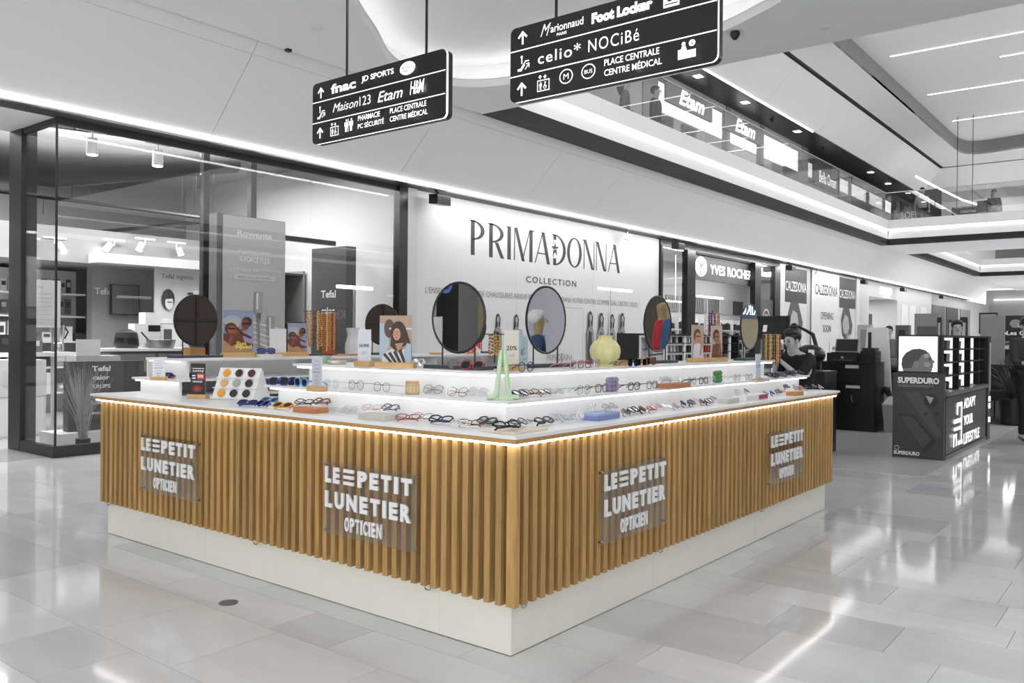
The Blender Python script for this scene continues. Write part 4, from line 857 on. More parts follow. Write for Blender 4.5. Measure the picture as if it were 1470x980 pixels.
for a in range(3): part('glass_pane', MB().box(-8 + a * 1.87, -6.16 + a * 1.87, 7.715, 7.727, .13, 3.86), GLASS, st); part('post', MB().box(-6.16 + a * 1.87, -6.10 + a * 1.87, 7.69, 7.75, .13, 3.86), FR, st)
struct('wall_entrance_side', MB().box(-2.5, -2.4, 7.76, 8.9, 0, 3.87), DGREY)
# interior shell
IG = mat('shop_grey_wall', .56, .7); IL = mat('shop_light_wall', .80, .7)
struct('wall_shop_back', MB().box(-8, 7.1, 14.4, 14.5, 0, 4.6), IG); struct('wall_shop_right', MB().box(6.95, 7.1, 7.82, 14.4, 0, 4.6), IL); struct('wall_shop_left', MB().box(-8.1, -8, 7.8, 14.5, 0, 4.6), IG)
struct('ceiling_shop', MB().box(-8, 6.95, 7.8, 14.4, 4.5, 4.6), mat('shop_ceiling', .62, .7))
struct('wall_shop_bulkhead', MB().box(2.5, 6.95, 12.3, 14.4, 2.62, 3.2), mat('bulkhead', .6, .7))
struct('trim_shop_beam', MB().box(3.9, 6.9, 11.9, 12.3, 2.62, 2.78), IL)
m = MB(); m.tube([(-3, 10.9, 3.9), (2.3, 10.0, 3.85), (4.9, 9.5, 4.2)], [.42, .42, .2], 14); solo('air_duct', m, mat('duct', .17, .5), 'big dark round air duct under the left shop ceiling', 'duct')
struct('ceiling_dark_panel', MB().box(-2.2, 3.7, 7.95, 9.2, 4.3, 4.4), mat('duct', .17))
def ptube(name, pts, r, m, label, cat, group=None): mm = MB(); mm.tube(pts, r, 6); return solo(name, mm, m, label, cat, group)
ptube('track_rail', [(-1, 9.8, 3.28), (5.0, 10.1, 3.3)], .035, BLACK, 'upper black track rail running along the left shop', 'rail', 'black track rails'); ptube('track_rail', [(5.0, 10.15, 3.3), (4.5, 14.2, 3.3)], .035, BLACK, 'black track rail running back into the left shop', 'rail', 'black track rails')
for i, (x, y, z) in enumerate([(2.55, 9.9, 3.3), (2.8, 9.95, 3.3), (3.0, 11.9, 3.3), (3.2, 11.9, 3.3), (4.3, 10.05, 3.3), (4.5, 10.07, 3.3), (5.0, 10.3, 3.3), (4.98, 10.8, 3.3)]):
    ptube('suspension_cable', [(x, y, z), (x + .03, y, 4.5)], .006, BLACK, 'thin black suspension cable of the track rails, %s from the left' % ORD[[0, 1, 2, 3, 4, 5, 7, 6][i]], 'cable', 'cables of the track rails')
def spotl(x, y, z, label, r=.07, h=.2, tilt=0.0, grp='white track spotlights', on=True):
    t = thing('track_spotlight', label, 'spotlight', (x, y, z), 0, grp); part('track', MB().box(-.18, .18, -.02, .02, -.02, .01), WHITE, t, False)
    R = Matrix.Rotation(tilt, 4, 'Y'); m = MB(); m.tube([(0, 0, -.02), (0, 0, -.1)], .012, 6); part('arm', m, WHITE, t, False)
    m = MB(); m.lathe([(r * .9, -.1), (r, -.1 - h)], 14); m.xf(R); part('head', m, TINT, t, False); m = MB(); m.lathe([(r * .85, -.102 - h), (r * .85, -.106 - h)], 12); m.xf(R); part('lamp', m, mat('lamp_on', 1, .5, emit=12 if on else 1), t, False)
spotl(2.02, 8.2, 3.92, 'white track spotlight nearest the glass corner of the left shop'); spotl(2.87, 8.2, 3.92, 'second white track spotlight behind the left shop glass')
for i, (x, y, z, tl) in enumerate([(.55, 11.5, 3.15, .6), (1.95, 12.2, 2.95, -.5), (2.9, 12.2, 2.95, .5), (3.35, 12.3, 3.0, -.6), (4.3, 12.2, 3.05, .7), (4.75, 12.0, 3.1, .5), (.9, 10.3, 3.3, .9), (5.4, 12.1, 3.1, -.4)]):
    spotl(x, y, z, ['white spotlight far left in the shop', 'lit spotlight over the left shop shelves', 'lit spotlight left of the wall screen', 'spotlight above the wall screen', 'lit spotlight above the cookware poster', 'spotlight right of the cookware poster', 'bright round spotlight under the duct', 'spotlight next to the tall vacuum totem'][i], .06, .14, tl, 'spotlights deep in the left shop')
ptube('led_tube', [(.3, 10.9, 2.9), (.9, 11.1, 2.9)], .02, LEDM, 'short bright tube deep in the left shop', 'lamp')
# back display: hanging packets on pegboard
pg = thing('pegboard_unit', 'pale pegboard wall unit full of hanging packets, left shop', 'shelf', (2.5, 13.6, 0))
part('board', MB().box(.3, 4.3, 13.62, 13.68, 0, 2.55), mat('peg_white', .78, .6), pg)
for k, z in enumerate((.35, .8, 1.25, 1.7, 2.1)): part('shelf', MB().box(.3, 4.3, 13.25, 13.62, z, z + .03), TINT, pg)
rr2 = random.Random(5); base = None; greys = [mat('pack_%d' % i, g_, .4) for i, g_ in enumerate((.12, .25, .42, .6, .78, .9))]
def packs(x0, x1, y, z, wr, hr, d, name, label, cat, group, step=.04):
    x = x0; nn = 0
    while x < x1:
        w_ = rr2.uniform(*wr); h_ = rr2.uniform(*hr); nn += 1
        t = thing(name, label.replace('NTH', ORD[min(nn - 1, 37)]), cat, (x + w_ / 2, y, z), 0, group); part('carton', MB().box(-w_ / 2, w_ / 2, -d / 2, d / 2, 0, h_), greys[rr2.randrange(6)], t, False)
        part('front_print', MB().box(-w_ * .35, w_ * .35, -d / 2 - .002, -d / 2, h_ * .45, h_ * .8), greys[rr2.choice([0, 4, 5, 1])], t, False); x += w_ + step
for z in (.38, .83, 1.28): packs(.35, 4.2, 13.42, z, (.1, .28), (.14, .36), .25, 'product_box', 'boxed product, NTH from the left on the %s back shelf of the left shop' % {.38: 'lowest', .83: 'second', 1.28: 'third'}[z], 'box', 'boxed products in the left shop')
for z in (1.82, 2.2):
    packs(.5, 4.2, 13.6, z - .05, (.06, .11), (.2, .3), .03, 'hanging_packet', 'hanging packet, NTH from the left in the %s pegboard row' % ('lower' if z < 2 else 'upper'), 'packet', 'packets on the pegboard', .02)
# window-side shelving behind the left door opening
t = thing('tall_fridge', 'tall pale fridge-like display case at the far left edge', 'display case', (.45, 10.2, 0)); part('body', MB().box(-.2, 1.05, 9.9, 10.5, 0, 1.75), mat('fridge', .72, .4), t); part('window', MB().box(.35, .95, 9.895, 9.9, .7, 1.62), mat('dark_screen', .2, .2), t)
for k in range(3): part('picture', MB().box(.45, .85, 9.89, 9.895, .75 + k * .28, .97 + k * .28), greys[[3, 1, 4][k]], t)
t = thing('round_poster', 'white appliance panel with a big round door at the far left edge', 'panel', (.6, 12.2, 1.9)); part('panel', MB().box(-.3, .95, 12.2, 12.24, 1.85, 2.65), TINT, t); a = Art((-.3, 12.2, 1.85), (1, 0, 0), (0, 0, 1), .002); a.ell(.55, .42, .36, .36, 'a8a8a8', 28).ell(.55, .42, .27, .27, '5a5a5a', 28).ell(.55, .42, .2, .2, '8c8c8c', 28); art(a, 'print', t)
# screen on a grey partition, cookware poster
struct('wall_partition_screen', MB().box(4.3, 5.5, 13.0, 13.2, 0, 2.62), mat('partition_grey', .6, .6)); part('brand_lettering', Art((4.35, 12.998, 2.15), (1, 0, 0), (0, 0, 1), .002).text('Tefal', 0, -.02, .3, .12, 'f2f2f2', .02).mesh('l', PRINT), None, bpy.data.objects['wall_partition_screen'])
t = thing('wall_screen', 'dark flat screen on the grey partition of the left shop', 'screen', (4.87, 12.9, 1.78)); part('casing', MB().box(4.6, 5.13, 12.9, 12.96, 1.77, 2.32), BLACK, t); part('panel', MB().box(4.615, 5.115, 12.895, 12.9, 1.785, 2.305), mat('screen_glow', .42, .15), t); part('mount', MB().box(4.8, 4.95, 12.96, 13.0, 1.9, 2.2), BLACK, t)
t = thing('cookware_poster', 'tall light poster of a woman in stripes beside stacked pans, left shop', 'poster', (6.0, 12.3, 0)); part('board', MB().box(5.1, 6.0, 12.3, 12.34, .2, 2.62), IL, t)
a = Art((5.1, 12.3, .2), (1, 0, 0), (0, 0, 1), .002); a.rect(0, 0, .88, 2.42, 'd2d2d2').text('Tefal', .12, 2.24, .25, .09, '707070', .01).text('ingenio', .42, 2.22, .34, .11, '707070', 0)
a.poly([(.0, .9), (.02, 1.35), (.16, 1.52), (.32, 1.5), (.42, 1.3), (.52, 1.5), (.60, 1.46), (.5, 1.0), (.35, .7), (0, .6)], 'e8e8e8')
for k in range(12): a.line([(.02, .8 + k * .055), (.36, .75 + k * .06)], .014, '404040')
a.ell(.24, 1.86, .13, .19, '3c3c3c').ell(.26, 1.80, .08, .13, 'e0e0e0').poly([(.13, 1.95), (.22, 2.02), (.36, 1.96), (.34, 1.88), (.15, 1.86)], '3c3c3c').rect(.22, 1.8, .1, .02, '505050').line([(.5, 1.45), (.56, 1.65)], .06, '4a4a4a')
for k in range(7): a.ell(.68, 1.62 + k * .06, .1 - .004 * k, .026, ['3a3a3a', '9a9a9a'][k % 2])
a.ell(.78, 2.0, .05, .05, 'f4f4f4').text('n°1', .755, 1.98, .05, .04, '505050'); art(a, 'print', t)
t = thing('pan_poster', 'light poster covered with round pans, behind the left brown-backed mirror', 'poster', (6.4, 12.3, 0)); part('board', MB().box(6.03, 6.93, 12.3, 12.34, .2, 2.62), IL, t)
a = Art((6.03, 12.3, .2), (1, 0, 0), (0, 0, 1), .002); a.rect(0, 0, .88, 2.42, 'cccccc')
for k in range(3):
    for j in range(6):
        cx, cy = .16 + k * .29, .9 + j * .25; a.ell(cx, cy, .115, .115, ['e6e6e6', '3c3c3c'][(k + j) % 2], 22).ell(cx, cy, .085, .085, ['8a8a8a', 'cacaca'][(k + j) % 2], 20).ring(cx, cy, .06, .02, '505050', 14)
art(a, 'print', t)
# counter with appliances
t = thing('shop_counter', 'grey drawer counter with cookware on top, left shop', 'counter', (3.8, 10.3, 0)); part('worktop', MB().box(3.0, 5.4, 9.95, 10.7, 1.16, 1.20), TINT, t); part('cabinet', MB().box(3.15, 5.3, 10.02, 10.65, .0, 1.16), DGREY, t)
for k in range(3): part('drawer', MB().box(3.2 + k * .7, 3.85 + k * .7, 10.0, 10.02, .85, 1.12), MGREY, t)
def lathe_thing(name, prof, m, label, cat, loc, group=None, handle=None, lid=None):
    t = thing(name, label, cat, loc, 0, group); q = MB(); q.lathe(prof, 18); part('body', q, m, t, False)
    if handle: q = MB(); q.tube(handle, .012, 6); part('handle', q, BLACK, t, False)
    if lid: q = MB(); q.lathe(lid, 16); part('lid', q, CHAR, t, False)
    return t
lathe_thing('multicooker', [(.16, 0), (.18, .05), (.17, .16)], BLACK, 'dark multicooker with grey dome on the shop counter', 'cooker', (3.55, 10.3, 1.2), None, None, [(.17, .16), (.15, .24), (.06, .29), (.0001, .295)])
lathe_thing('sauce_pan', [(.19, 0), (.22, .13), (.215, .135), (.18, .01), (.0001, .01)], mat('pan_grey', .45, .35, metal=.4), 'wide grey sauce pan on the shop counter', 'pan', (4.05, 10.2, 1.2), None, [(-.2, 0, .12), (-.35, -.05, .25)])
lathe_thing('frying_pan', [(.12, 0), (.16, .05), (.155, .052), (.0001, .01)], CHAR, 'tilted dark frying pan right on the shop counter', 'pan', (4.75, 10.3, 1.2), None, [(.12, 0, .05), (.24, 0, .22)])
lathe_thing('wok', [(.06, 0), (.16, .09), (.155, .09), (.0001, .01)], BLACK, 'black wok beside the round mirror on the shop counter', 'pan', (5.15, 10.3, 1.2), None, [(-.14, 0, .08), (-.3, 0, .16)])
t = thing('steamer_box', 'white stacked appliance box on the shop counter', 'box', (3.95, 10.5, 1.2)); part('body', MB().box(-.22, .2, -.1, .1, 0, .38), WHITE, t, False); part('top', MB().box(-.05, .2, -.1, .1, .38, .56), WHITE, t, False); part('control_band', MB().box(0, .2, -.102, -.1, .26, .36), BLACK, t, False)
t = thing('show_card', 'tilted brochure card behind the sauce pan', 'card', (4.25, 10.35, 1.2)); part('card', MB().box(-.1, .1, 0, .02, 0, .38), PAPER, t, False); part('print', MB().box(-.07, .07, -.002, 0, .06, .3), DGREY, t, False)
lathe_thing('blender', [(.09, 0), (.09, .12), (.075, .14), (.1, .34), (.1, .4)], STEEL, 'steel blender with black lid by the paper notice, left shop', 'blender', (2.8, 10.9, 1.14), None, [(.1, 0, .2), (.15, 0, .3), (.1, 0, .38)], [(.1, .4), (.09, .45), (.0001, .46)])
t = thing('display_table', 'white table with boxes near the shop corner glass', 'table', (2.4, 10.9, 0)); part('table_top', MB().box(1.4, 2.95, 10.62, 11.3, 1.08, 1.14), WHITE, t)
for x, y in ((1.45, 10.65), (2.85, 10.65), (1.45, 11.2), (2.85, 11.2)): part('leg', MB().box(x, x + .05, y, y + .05, 0, 1.08), TINT, t)
packs(1.45, 2.4, 10.85, 1.14, (.14, .3), (.16, .3), .2, 'product_box', 'boxed product on the white table in the left shop, NTH from the left', 'box', 'boxes on the white table')
t = thing('paper_notice', 'large pale paper notice hung behind the corner glass', 'notice', (2.45, 10.4, 1.5)); part('sheet', MB().box(2.0, 2.62, 10.4, 10.41, 1.5, 2.18), mat('notice_paper', .75, .6), t); part('hanging_wire', MB().box(2.05, 2.055, 10.4, 10.405, 2.18, 3.76).box(2.56, 2.565, 10.4, 10.405, 2.18, 3.76), STEEL, t); a = Art((2.0, 10.4, 1.5), (1, 0, 0), (0, 0, 1), .002); a.text('Tefal', .24, .56, .14, .04, '8a8a8a')
for k in range(6): a.rect(.12, .48 - k * .06, .38, .008, 'a0a0a0')
art(a, 'print', t)
t = thing('leaflet_holder', 'white leaflet card standing on the counter before the dark brand board', 'card', (2.6, 9.3, 0)); part('stand', MB().box(2.3, 2.9, 9.2, 9.5, 0, 1.12), mat('peg_white', .78), t); part('card', MB().box(2.3, 2.62, 9.2, 9.215, 1.12, 1.34), PAPER, t)
t = thing('white_carton', 'big white appliance carton with a round picture, left shop', 'box', (1.9, 10.4, 0)); part('carton', MB().box(1.45, 2.3, 10.1, 10.6, 0, 1.05), TINT, t); a = Art((1.45, 10.1, 0), (1, 0, 0), (0, 0, 1), .002); a.rect(.02, .02, .8, .5, 'ededed').ell(.5, .33, .12, .12, '8a8a8a').rect(.3, .7, .4, .2, 'd8d8d8').rect(.0, .54, .85, .012, 'b0b0b0'); art(a, 'print', t)
# brand board, low plinth, potted grass
t = thing('brand_board', 'dark grey board listing white brand names beside the dried grass', 'board', (2.4, 8.75, 0)); part('board', MB().box(1.98, 2.98, 8.72, 8.85, .17, 1.06), mat('board_dark', .30, .5), t); a = Art((1.98, 8.72, .17), (1, 0, 0), (0, 0, 1), .0015)
a.text('Tefal', .30, .76, .24, .07, 'f4f4f4', .03).text('calor', .31, .65, .22, .06, 'f4f4f4', .03).text('KRUPS', .30, .54, .24, .05, 'f4f4f4', .02).poly([(.32, .44), (.37, .44), (.345, .48)], 'f4f4f4').text('SEB', .385, .44, .14, .04, 'f4f4f4', .05).text('Rowenta', .28, .33, .28, .05, 'f4f4f4', .01).text('moulinex', .3, .2, .25, .05, 'f4f4f4', .01); art(a, 'lettering', t)
t = thing('low_plinth', 'low white plinth inside the shop corner window', 'plinth', (2.6, 8.75, 0)); part('block', MB().box(1.80, 3.6, 8.52, 9.1, .002, .168), TINT, t)
t = thing('potted_grass', 'dark pot of tall dried grass inside the shop corner window', 'plant', (1.93, 8.2, .002)); m = MB(); m.lathe([(.075, 0), (.085, .02), (.085, .13), (.075, .13), (.07, .11), (.0001, .11)], 20); part('pot', m, mat('pot_dark', .16, .4), t, False)
rg = random.Random(9); m = MB()
for i in range(90):
    a_ = rg.uniform(0, 2 * PI); r_ = rg.uniform(.1, .34); h_ = rg.uniform(.75, 1.08); b0 = rg.uniform(0, .05)
    m.tube([(b0 * math.cos(a_), b0 * math.sin(a_), .11), (r_ * .35 * math.cos(a_), r_ * .35 * math.sin(a_), h_ * .55), (r_ * math.cos(a_), r_ * math.sin(a_), h_)], [.0035, .003, .0015], 3)
part('grass_stems', m, mat('dry_grass', .66, .7), t, False, kind='stuff')
# vacuum totem
t = thing('vacuum_totem', 'tall grey advertising totem showing a stick vacuum cleaner, left shop', 'advertising panel', (4.6, 8.75, 0)); part('casing', MB().box(4.0, 5.18, 8.6, 8.8, 0, 3.18), mat('totem_side', .36, .4), t); part('face_panel', MB().box(4.09, 5.18, 8.585, 8.6, 0, 3.17), mat('totem_face', .74, .35), t)
a = Art((4.09, 8.585, 0), (1, 0, 0), (0, 0, 1), .0015); Wt = 'f0f0f0'
a.text('Rowenta', .24, 2.88, .60, .09, Wt, .02).rect(.38, 2.82, .5, .006, 'd8d8d8').text('Aspirateurs Balais', .26, 2.62, .55, .08, Wt, -.005).text('X-FORCE FLEX', .26, 2.50, .55, .09, Wt, .02).text('LA PUISSANCE SANS COMPROMIS', .08, 2.36, .92, .05, Wt, .008).rect(.18, 2.24, .72, .075, 'd4d4d4').text('MEME SOUS LES MEUBLES', .24, 2.26, .6, .035, '8a8a8a')
for k in range(5): a.line([(0, 1.62 - k * .05), (.45, 1.62 - k * .07), (1.09, 1.5 - k * .09)], .012 if k % 2 else .02, 'ededed')
def vac(x, y, s):
    a.poly([(x - .07 * s, y), (x + .07 * s, y), (x + .08 * s, y + .32 * s), (x - .06 * s, y + .32 * s)], 'a8a8a8').rect(x - .04 * s, y + .05 * s, .03 * s, .25 * s, 'e8e8e8').poly([(x - .03 * s, y), (x + .05 * s, y), (x + .02 * s, y - .15 * s), (x - .02 * s, y - .15 * s)], '6a6a6a')
    a.line([(x, y - .1 * s), (x + .01 * s, y - .55 * s), (x - .12 * s, y - .75 * s)], .035 * s, '8c8c8c'); a.rect(x - .5 * s, y - .86 * s, .55 * s, .1 * s, '7c7c7c').rect(x - .45 * s, y - .83 * s, .4 * s, .02 * s, 'd8d8d8')
vac(.60, 1.75, 1.0); vac(.82, 1.42, .9); vac(1.0, 1.15, .6); a.rect(.55, .5, .34, .22, '8a8a8a').rect(.58, .58, .26, .03, 'e8e8e8'); art(a, 'print', t)
for x in (4.05, 4.86): solo('support_post', MB().box(x - .05, x + .05, 8.95, 9.05, 0, 4.5), CHAR, 'dark vertical post behind the %s of the vacuum totem' % ('left side' if x < 4.5 else 'right side'), 'post', 'posts behind the totem')
t = thing('brand_totem', 'dark slab totem with five white brand names, right in the left shop', 'advertising panel', (5.85, 7.95, 0)); part('slab', MB().box(5.8, 6.0, 7.88, 8.72 + .0, 0, 2.82), mat('board_dark', .30), t); a = Art((5.8, 8.72, 0), (0, -1, 0), (0, 0, 1), .0015)
a.text('Tefal', .24, 2.02, .36, .12, Wt, .02).text('calor', .25, 1.76, .33, .11, Wt, .02).text('KRUPS', .24, 1.50, .36, .09, Wt, .01).poly([(.26, 1.25), (.34, 1.25), (.30, 1.33)], Wt).text('SEB', .36, 1.25, .22, .08, Wt, .04).text('Rowenta', .2, 1.05, .42, .06, Wt, 0); art(a, 'lettering', t)
t = thing('appliance_shelf', 'dark shelf with two round dark appliances between the totems', 'shelf', (6.3, 10.6, 0)); part('uprights', MB().box(5.9, 5.94, 10.3, 10.9, 0, 2.6).box(6.86, 6.9, 10.3, 10.9, 0, 2.6).box(5.94, 6.86, 10.85, 10.9, 0, 2.6), MGREY, t)
for z in (.5, 1.1, 1.62, 2.5): part('shelf', MB().box(5.94, 6.86, 10.3, 10.85, z, z + .04), CHAR, t)
for k, z in enumerate((1.66, 1.14)):
    t = thing('drum_appliance', ['round dark drum appliance on the upper shelf between the totems', 'round dark drum appliance on the lower shelf between the totems'][k], 'appliance', (6.3, 10.5, z), 0, 'drum appliances'); m = MB(); m.tube([(-.25, 0, .2), (.2, 0, .2)], .19, 20); part('drum', m, BLACK, t, False); m = MB(); m.tube([(-.262, 0, .2), (-.25, 0, .2)], .11, 18); part('dial', m, LGREY, t, False)
m = MB(); m.box(5.3, 6.7, 9.2, 9.3, 2.98, 3.06); solo('ceiling_beam_lamp', m, BLACK, 'black horizontal beam hanging right of the vacuum totem', 'beam')
# ================================================================ white hoarding of the shop to come
HB = mat('hoarding_white', .86, .55, noise=.01, nscale=1)
H = struct('wall_hoarding', MB().box(7.14, 15.62, 7.74, 7.82, 0, 3.86), HB)
for a, b in ((7.15, 9.9), (9.905, 12.65), (12.655, 15.6)): part('hoarding_panel', MB().box(a, b, 7.72, 7.74, .01, 3.85), HB, H)
a = Art((7.15, 7.72, 0), (1, 0, 0), (0, 0, 1), .0015); IK = '3a3a3c'
def serif(ch, x, y, w, h):
    T, t_ = .17 * h, .038 * h
    def hb(xx, yy, ww, sgn=1): a.poly([(xx, yy), (xx + ww, yy), (xx + ww, yy + sgn * t_), (xx, yy + sgn * t_)], IK, False)
    def bowl(cx, cy, rx, ry, a0, a1, n=16):
        for i in range(n):
            p, q = a0 + (a1 - a0) * i / n, a0 + (a1 - a0) * (i + 1) / n; P = lambda an, k: (cx + (rx - k * T) * math.cos(an), cy + (ry - k * t_ * 1.2) * math.sin(an)); a.poly([P(p, 0), P(q, 0), P(q, 1), P(p, 1)], IK, False)
    def st(x0, y0, x1, y1, ww): a.poly([(x0, y0), (x0 + ww, y0), (x1 + ww, y1), (x1, y1)], IK, False)
    if ch in 'PRID': st(x + .08 * w, y, x + .08 * w, y + h, T)
    if ch in 'PR': bowl(x + .08 * w + T * .5, y + h * .72, w * .75, h * .28, -PI / 2, PI / 2); a.poly([(x - .06 * w, y + h), (x + .3 * w, y + h), (x + .3 * w, y + h - t_), (x + .08 * w, y + h - t_)], IK, False)
    if ch == 'R': st(x + w - T * 1.1, y, x + .4 * w, y + h * .46, T)
    if ch == 'I': a.poly([(x - .25 * w, y + h), (x + .5 * w, y + h), (x + .5 * w, y + h - t_), (x, y + h - t_)], IK, False)
    if ch == 'D': bowl(x + .08 * w + T * .4, y + h * .5, w * .9, h * .5, -PI / 2, PI / 2); a.poly([(x - .1 * w, y + h), (x + .3 * w, y + h), (x + .3 * w, y + h - t_), (x + .08 * w, y + h - t_)], IK, False)
    if ch == 'O': bowl(x + w / 2, y + h / 2, w / 2, h / 2, 0, 2 * PI, 32)
    if ch == 'M': st(x, y, x + .02 * w, y + h, t_ * 1.3); st(x + .42 * w, y, x + .02 * w, y + h, T * .9); st(x + .42 * w, y, x + w - T, y + h, t_ * 1.3); st(x + w - T, y, x + w - T, y + h, T); hb(x + w - T, y + h - t_, T * 1.4)
    if ch == 'A': st(x, y, x + .48 * w, y + h, t_ * 1.3); st(x + w - T, y, x + .42 * w, y + h, T); hb(x + .14 * w, y + h * .3, w * .6)
    if ch == 'N': st(x, y, x, y + h, t_ * 1.3); st(x + w - T * 1.05, y, x, y + h, T * .95); st(x + w - t_, y, x + w - t_, y + h * .97, t_ * 1.3); hb(x - .12 * w, y + h - t_, w * .2)
x = 8.53 - 7.15; hgt = .63; yb = 2.90
for ch, w_ in zip('PRIMADONNA', (.44, .50, .14, .60, .52, .46, .56, .42, .42, .52)):
    serif(ch, x, yb, w_, hgt); x += w_ + .072
sx_, sy_ = 8.53 - 7.15 + .44 + .5 + .14 + .6 + .52 + .072 * 5 + .03, yb + .33
a.l += 1; a.rect(sx_ + .015, sy_ - .19, .13, .38, 'd8d8d8'); st5 = []
for k in range(10): an = PI / 2 + k * PI / 5; r_ = .17 if k % 2 == 0 else .065; st5.append((sx_ + .07 + r_ * .8 * math.cos(an), sy_ + r_ * math.sin(an)))
a.poly(st5, IK); a.line([(sx_ - .03, sy_ - .02), (sx_ + .19, sy_ + .02)], .012, 'd8d8d8')
a.text('COLLECTION', 3.07, 2.50, 1.75, .12, IK, .004, space=1.25)
a.text("L'ENSEIGNE ITALIENNE DE CHAUSSURES ARRIVE PROCHAINEMENT DANS VOTRE CENTRE COMMERCIAL CRETEIL SOLEIL !", .25, 2.16, 7.25, .105, '707072', -.008)
def figure(x, y, h, dress='2c2c2e'):
    s = h; a.ell(x, y + .88 * s, .055 * s, .085 * s, '303032').poly([(x - .05 * s, y + .9 * s), (x - .075 * s, y + .55 * s), (x - .03 * s, y + .6 * s), (x + .04 * s, y + .55 * s), (x + .07 * s, y + .9 * s)], '303032').ell(x + .005 * s, y + .87 * s, .035 * s, .055 * s, 'a6a6a6')
    a.rect(x - .012 * s, y + .74 * s, .03 * s, .1 * s, '949494').poly([(x - .09 * s, y), (x - .085 * s, y + .55 * s), (x - .1 * s, y + .66 * s), (x - .02 * s, y + .76 * s), (x + .05 * s, y + .75 * s), (x + .1 * s, y + .62 * s), (x + .085 * s, y)], '949494')
    a.poly([(x - .09 * s, y), (x - .07 * s, y + .45 * s), (x - .05 * s, y + .68 * s), (x + .03 * s, y + .66 * s), (x + .05 * s, y + .4 * s), (x + .06 * s, y)], dress)
figure(2.2, .75, 1.15); figure(2.75, .75, 1.15); figure(5.35, .55, 1.5, '3a3a3c'); figure(5.78, .55, 1.48, '6a6a6c'); figure(6.22, .55, 1.46); figure(6.65, .55, 1.5)
a.rect(4.1, .02, .008, 2.02, '8a8a8a').rect(4.1, 2.04, .9, .008, '8a8a8a').rect(5.0, .02, .008, 2.02, '8a8a8a').rect(4.2, .9, .03, .2, '606060').rect(6.9, 1.1, .5, .04, '8a8a8a').rect(6.9, 1.2, .5, .06, '707070').rect(6.9, 1.32, .45, .03, 'a0a0a0')
for nm in ('PRIMADONNA',): a.text(nm, 3.7, .95, .9, .13, '4a4a4c', -.01); a.text(nm, 7.2, 1.0, .7, .12, '4a4a4c', -.01)
art(a, 'lettering', H, PRINT, 'dark shop lettering and printed figures on the white hoarding')
def speaker(x, z, label):
    t = thing('wall_speaker', label, 'speaker', (x, 7.35, z), 0, 'black fixtures under the lit rail'); part('body', MB().slab([(-.16, -.1, -.06), (.16, -.1, -.06), (.16, -.1, .1), (-.16, -.1, .1)], (0, .2, .02)), BLACK, t, False); m = MB(); m.tube([(0, 0, .1), (0, .1, .2)], .02, 6); part('bracket', m, CHAR, t, False)
for x, l in ((7.35, 'black box speaker at the left top corner of the white hoarding'), (15.9, 'black speaker at the right top corner of the white hoarding'), (23.6, 'black speaker above the first black-headed window poster'), (31.6, 'black speaker right of the last window poster'), (37.6, 'black speaker above the pale cosmetics shop'), (45.5, 'black speaker far along the lit rail')): speaker(x, 3.66, l)
for k, x in enumerate((13.6, 26.4)):
    t = thing('exit_lamp', ['small white emergency lamp above the hoarding lettering', 'small white emergency lamp between two window posters'][k], 'lamp', (x, 7.45, 3.72), 0, 'emergency lamps'); part('body', MB().box(-.12, .12, -.05, .05, -.08, .04), TINT, t, False); part('lens', MB().box(-.1, .1, -.052, -.05, -.07, -.01), LEDL, t, False); part('bracket', MB().box(-.02, .02, -.02, .02, .04, .155), STEEL, t, False)
# ================================================================ lit perfume shop
S = struct('wall_beauty_front', MB().box(15.62, 23.55, 7.68, 7.78, 3.72, 3.88), BLACK)
for x0, x1 in ((15.62, 15.72), (17.04, 17.5), (21.5, 21.95), (23.1, 23.55)): part('pillar', MB().box(x0, x1, 7.66, 7.82, 0, 3.72), BLACK, S)
for x0, x1 in ((15.74, 17.02), (21.97, 23.08)): part('glass_pane', MB().box(x0, x1, 7.72, 7.732, .05, 3.7), GLASS, S)
part('notice', MB().box(22.3, 22.75, 7.70, 7.705, 1.4, 1.9), PAPER, S)
a = Art((21.97, 7.715, 2.0), (1, 0, 0), (0, 0, 1), .002); a.rect(0, -.9, 1.1, 1.55, '5a5a5a').ring(.55, .1, .27, .05, 'e0e0e0').text('YR', .4, .0, .3, .2, 'e0e0e0', .02); art(a, 'emblem', S)
t = thing('shop_sign', 'grey sign with lit round emblem and white letters YVES ROCHER', 'sign', (20, 7.95, 3.05)); part('board', MB().box(17.52, 21.5, 7.9, 7.98, 3.03, 3.72).box(21.5, 22.2, 7.9, 7.98, 3.03, 3.72), mat('sign_grey', .42, .5), t)
part('hanging_rod', MB().box(18, 18.03, 7.93, 7.96, 3.72, 3.9).box(21, 21.03, 7.93, 7.96, 3.72, 3.9), STEEL, t)
a = Art((17.6, 7.9, 3.03), (1, 0, 0), (0, 0, 1), .003); a.ell(.72, .36, .36, .27, 'ffffff', 28); a.text('YVES ROCHER', 1.28, .19, 2.95, .27, 'ffffff', .02); art(a, 'lit_letters', t, SIGNP)
a = Art((17.6, 7.896, 3.03), (1, 0, 0), (0, 0, 1), .002); a.ring(.72, .36, .29, .035, '8a8a8a', 24, .78).line([(.55, .5), (.72, .36), (.88, .52)], .06, '8a8a8a').line([(.72, .36), (.66, .18)], .06, '8a8a8a').line([(.8, .45), (.9, .2)], .05, '9a9a9a'); art(a, 'emblem_lines', t)
struct('wall_beauty_back', MB().box(15.62, 28, 10.6, 10.7, 0, 4.2), IL); struct('wall_beauty_left', MB().box(15.5, 15.62, 7.82, 10.7, 0, 4.2), IL); struct('wall_beauty_right', MB().box(27.9, 28, 7.85, 10.7, 0, 4.2), IL); struct('ceiling_beauty', MB().box(15.6, 28, 7.82, 10.7, 3.9, 4.0), mat('shop_ceiling_light', .85, .6))
